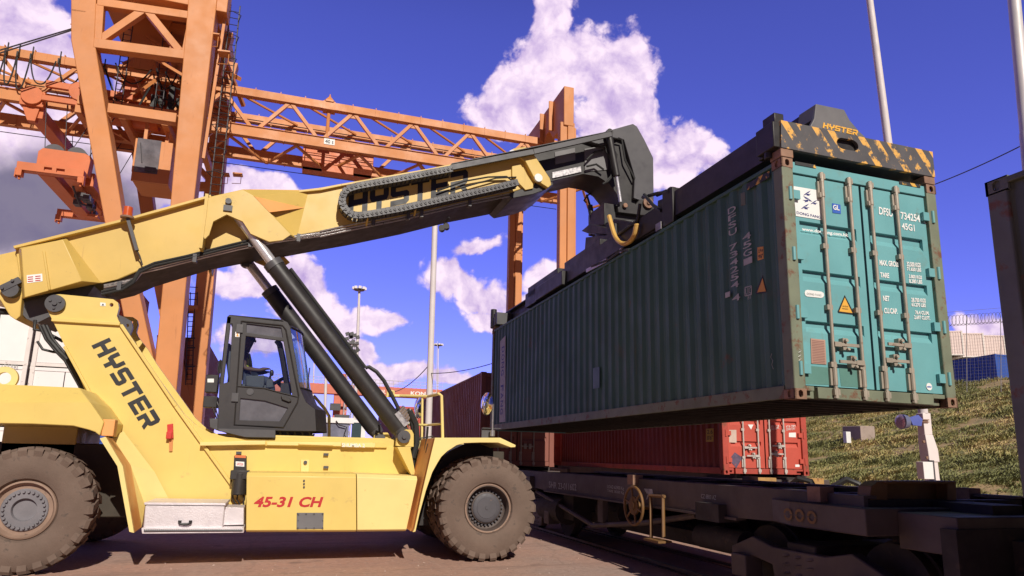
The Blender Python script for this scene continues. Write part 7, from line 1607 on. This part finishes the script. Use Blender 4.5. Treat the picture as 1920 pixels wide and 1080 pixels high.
# distant red crane with its long girder
Yd = 95.0
DC_ = mat('distant_red_paint', (.58, .17, .11), .6, var=.08)
dc = thing('distant_crane', 'faraway red gantry crane girder with white lettering behind the handrail', 'crane', (P(700, 780, 'Y', Yd).x, Yd, 0))
def pd(px, py): return P(px, py, 'Y', Yd)
mb = MB(); a, c = pd(480, 745), pd(830, 725); zt5, zb5 = pd(740, 726).z, pd(740, 744).z; mb.box(a.x, c.x, Yd, Yd + 1.6, zb5, zt5); gdr = obj('girder', mb, DC_, dc, bevel=.05)
mb = MB(); zr = zt5 + .9
for z in (zt5 + .45, zr): mb.tube([(a.x, Yd, z), (c.x, Yd, z)], .04, 4)
for i in range(40): x = a.x + (c.x - a.x) * i / 39; mb.tube([(x, Yd, zt5), (x, Yd, zr)], .035, 4)
obj('railing', mb, GALV, gdr)
mb = MB(); text_quad(mb, 'KONECRANES', V((pd(770, 735).x, Yd - .03, zb5 + .35)), V((pd(770, 735).x + 6.4, Yd - .03, zb5 + .35)), V((pd(770, 735).x, Yd - .03, zt5 - .45)), (0, -1, 0), bold=.03); text_quad(mb, 'SWL', V((pd(712, 735).x, Yd - .03, zb5 + .35)), V((pd(723, 735).x, Yd - .03, zb5 + .35)), V((pd(712, 735).x, Yd - .03, zt5 - .45)), (0, -1, 0), bold=.02); obj('lettering', mb, LETW, gdr, weld=False)
mb = MB()
for px in (632, 645, 800): x = pd(px, 760).x; mb.box(x - .45, x + .45, Yd + .3, Yd + 1.2, 0, zb5)
for px in (632, 645): x = pd(px, 760).x; mb.beam((x, Yd + .7, zb5 + 1.8), (x + .4, Yd + .7, zb5), .25, .25)
x = pd(638, 770).x; mb.box(x - 1.2, x + 1.2, Yd - .3, Yd + 1.4, pd(638, 762).z, pd(638, 757).z); mb.box(pd(627, 700).x, pd(652, 700).x, Yd, Yd + 1, zt5 + .2, zt5 + 1.5)
obj('leg', mb, DC_, dc)
mb = MB(); x = pd(632, 770).x; mb.box(x - 1.0, x + .4, Yd - .6, Yd, pd(632, 770).z, pd(632, 757).z); obj('crane_cabin', mb, DGR, dc)
# far rows of containers closing the view under the girder
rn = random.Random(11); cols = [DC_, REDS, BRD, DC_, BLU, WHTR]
k = 0
pos_names = ['first', 'second', 'third', 'fourth', 'fifth', 'sixth', 'seventh', 'eighth']
for i in range(8):
    x = P(560 + 36 * i, 790, 'Y', 78).x
    mb = MB(); corr(mb, 78, x, x + 5.9 * .98, 0, 2.55, .05, 1, 'X', 18); T = thing('stacked_container', 'faraway container, %s counted from the cab, under the distant red girder' % pos_names[i], 'container', (x + 3, 79, 0), 0, 'faraway container row')
    m_ = cols[i % 6]; o = obj('side_wall', mb, m_, T, smooth=False, weld=False); mb = MB(); mb.box(x, x + 5.85, 78.05, 80.4, .05, 2.59); obj('container_body', mb, m_, T, bevel=.03)
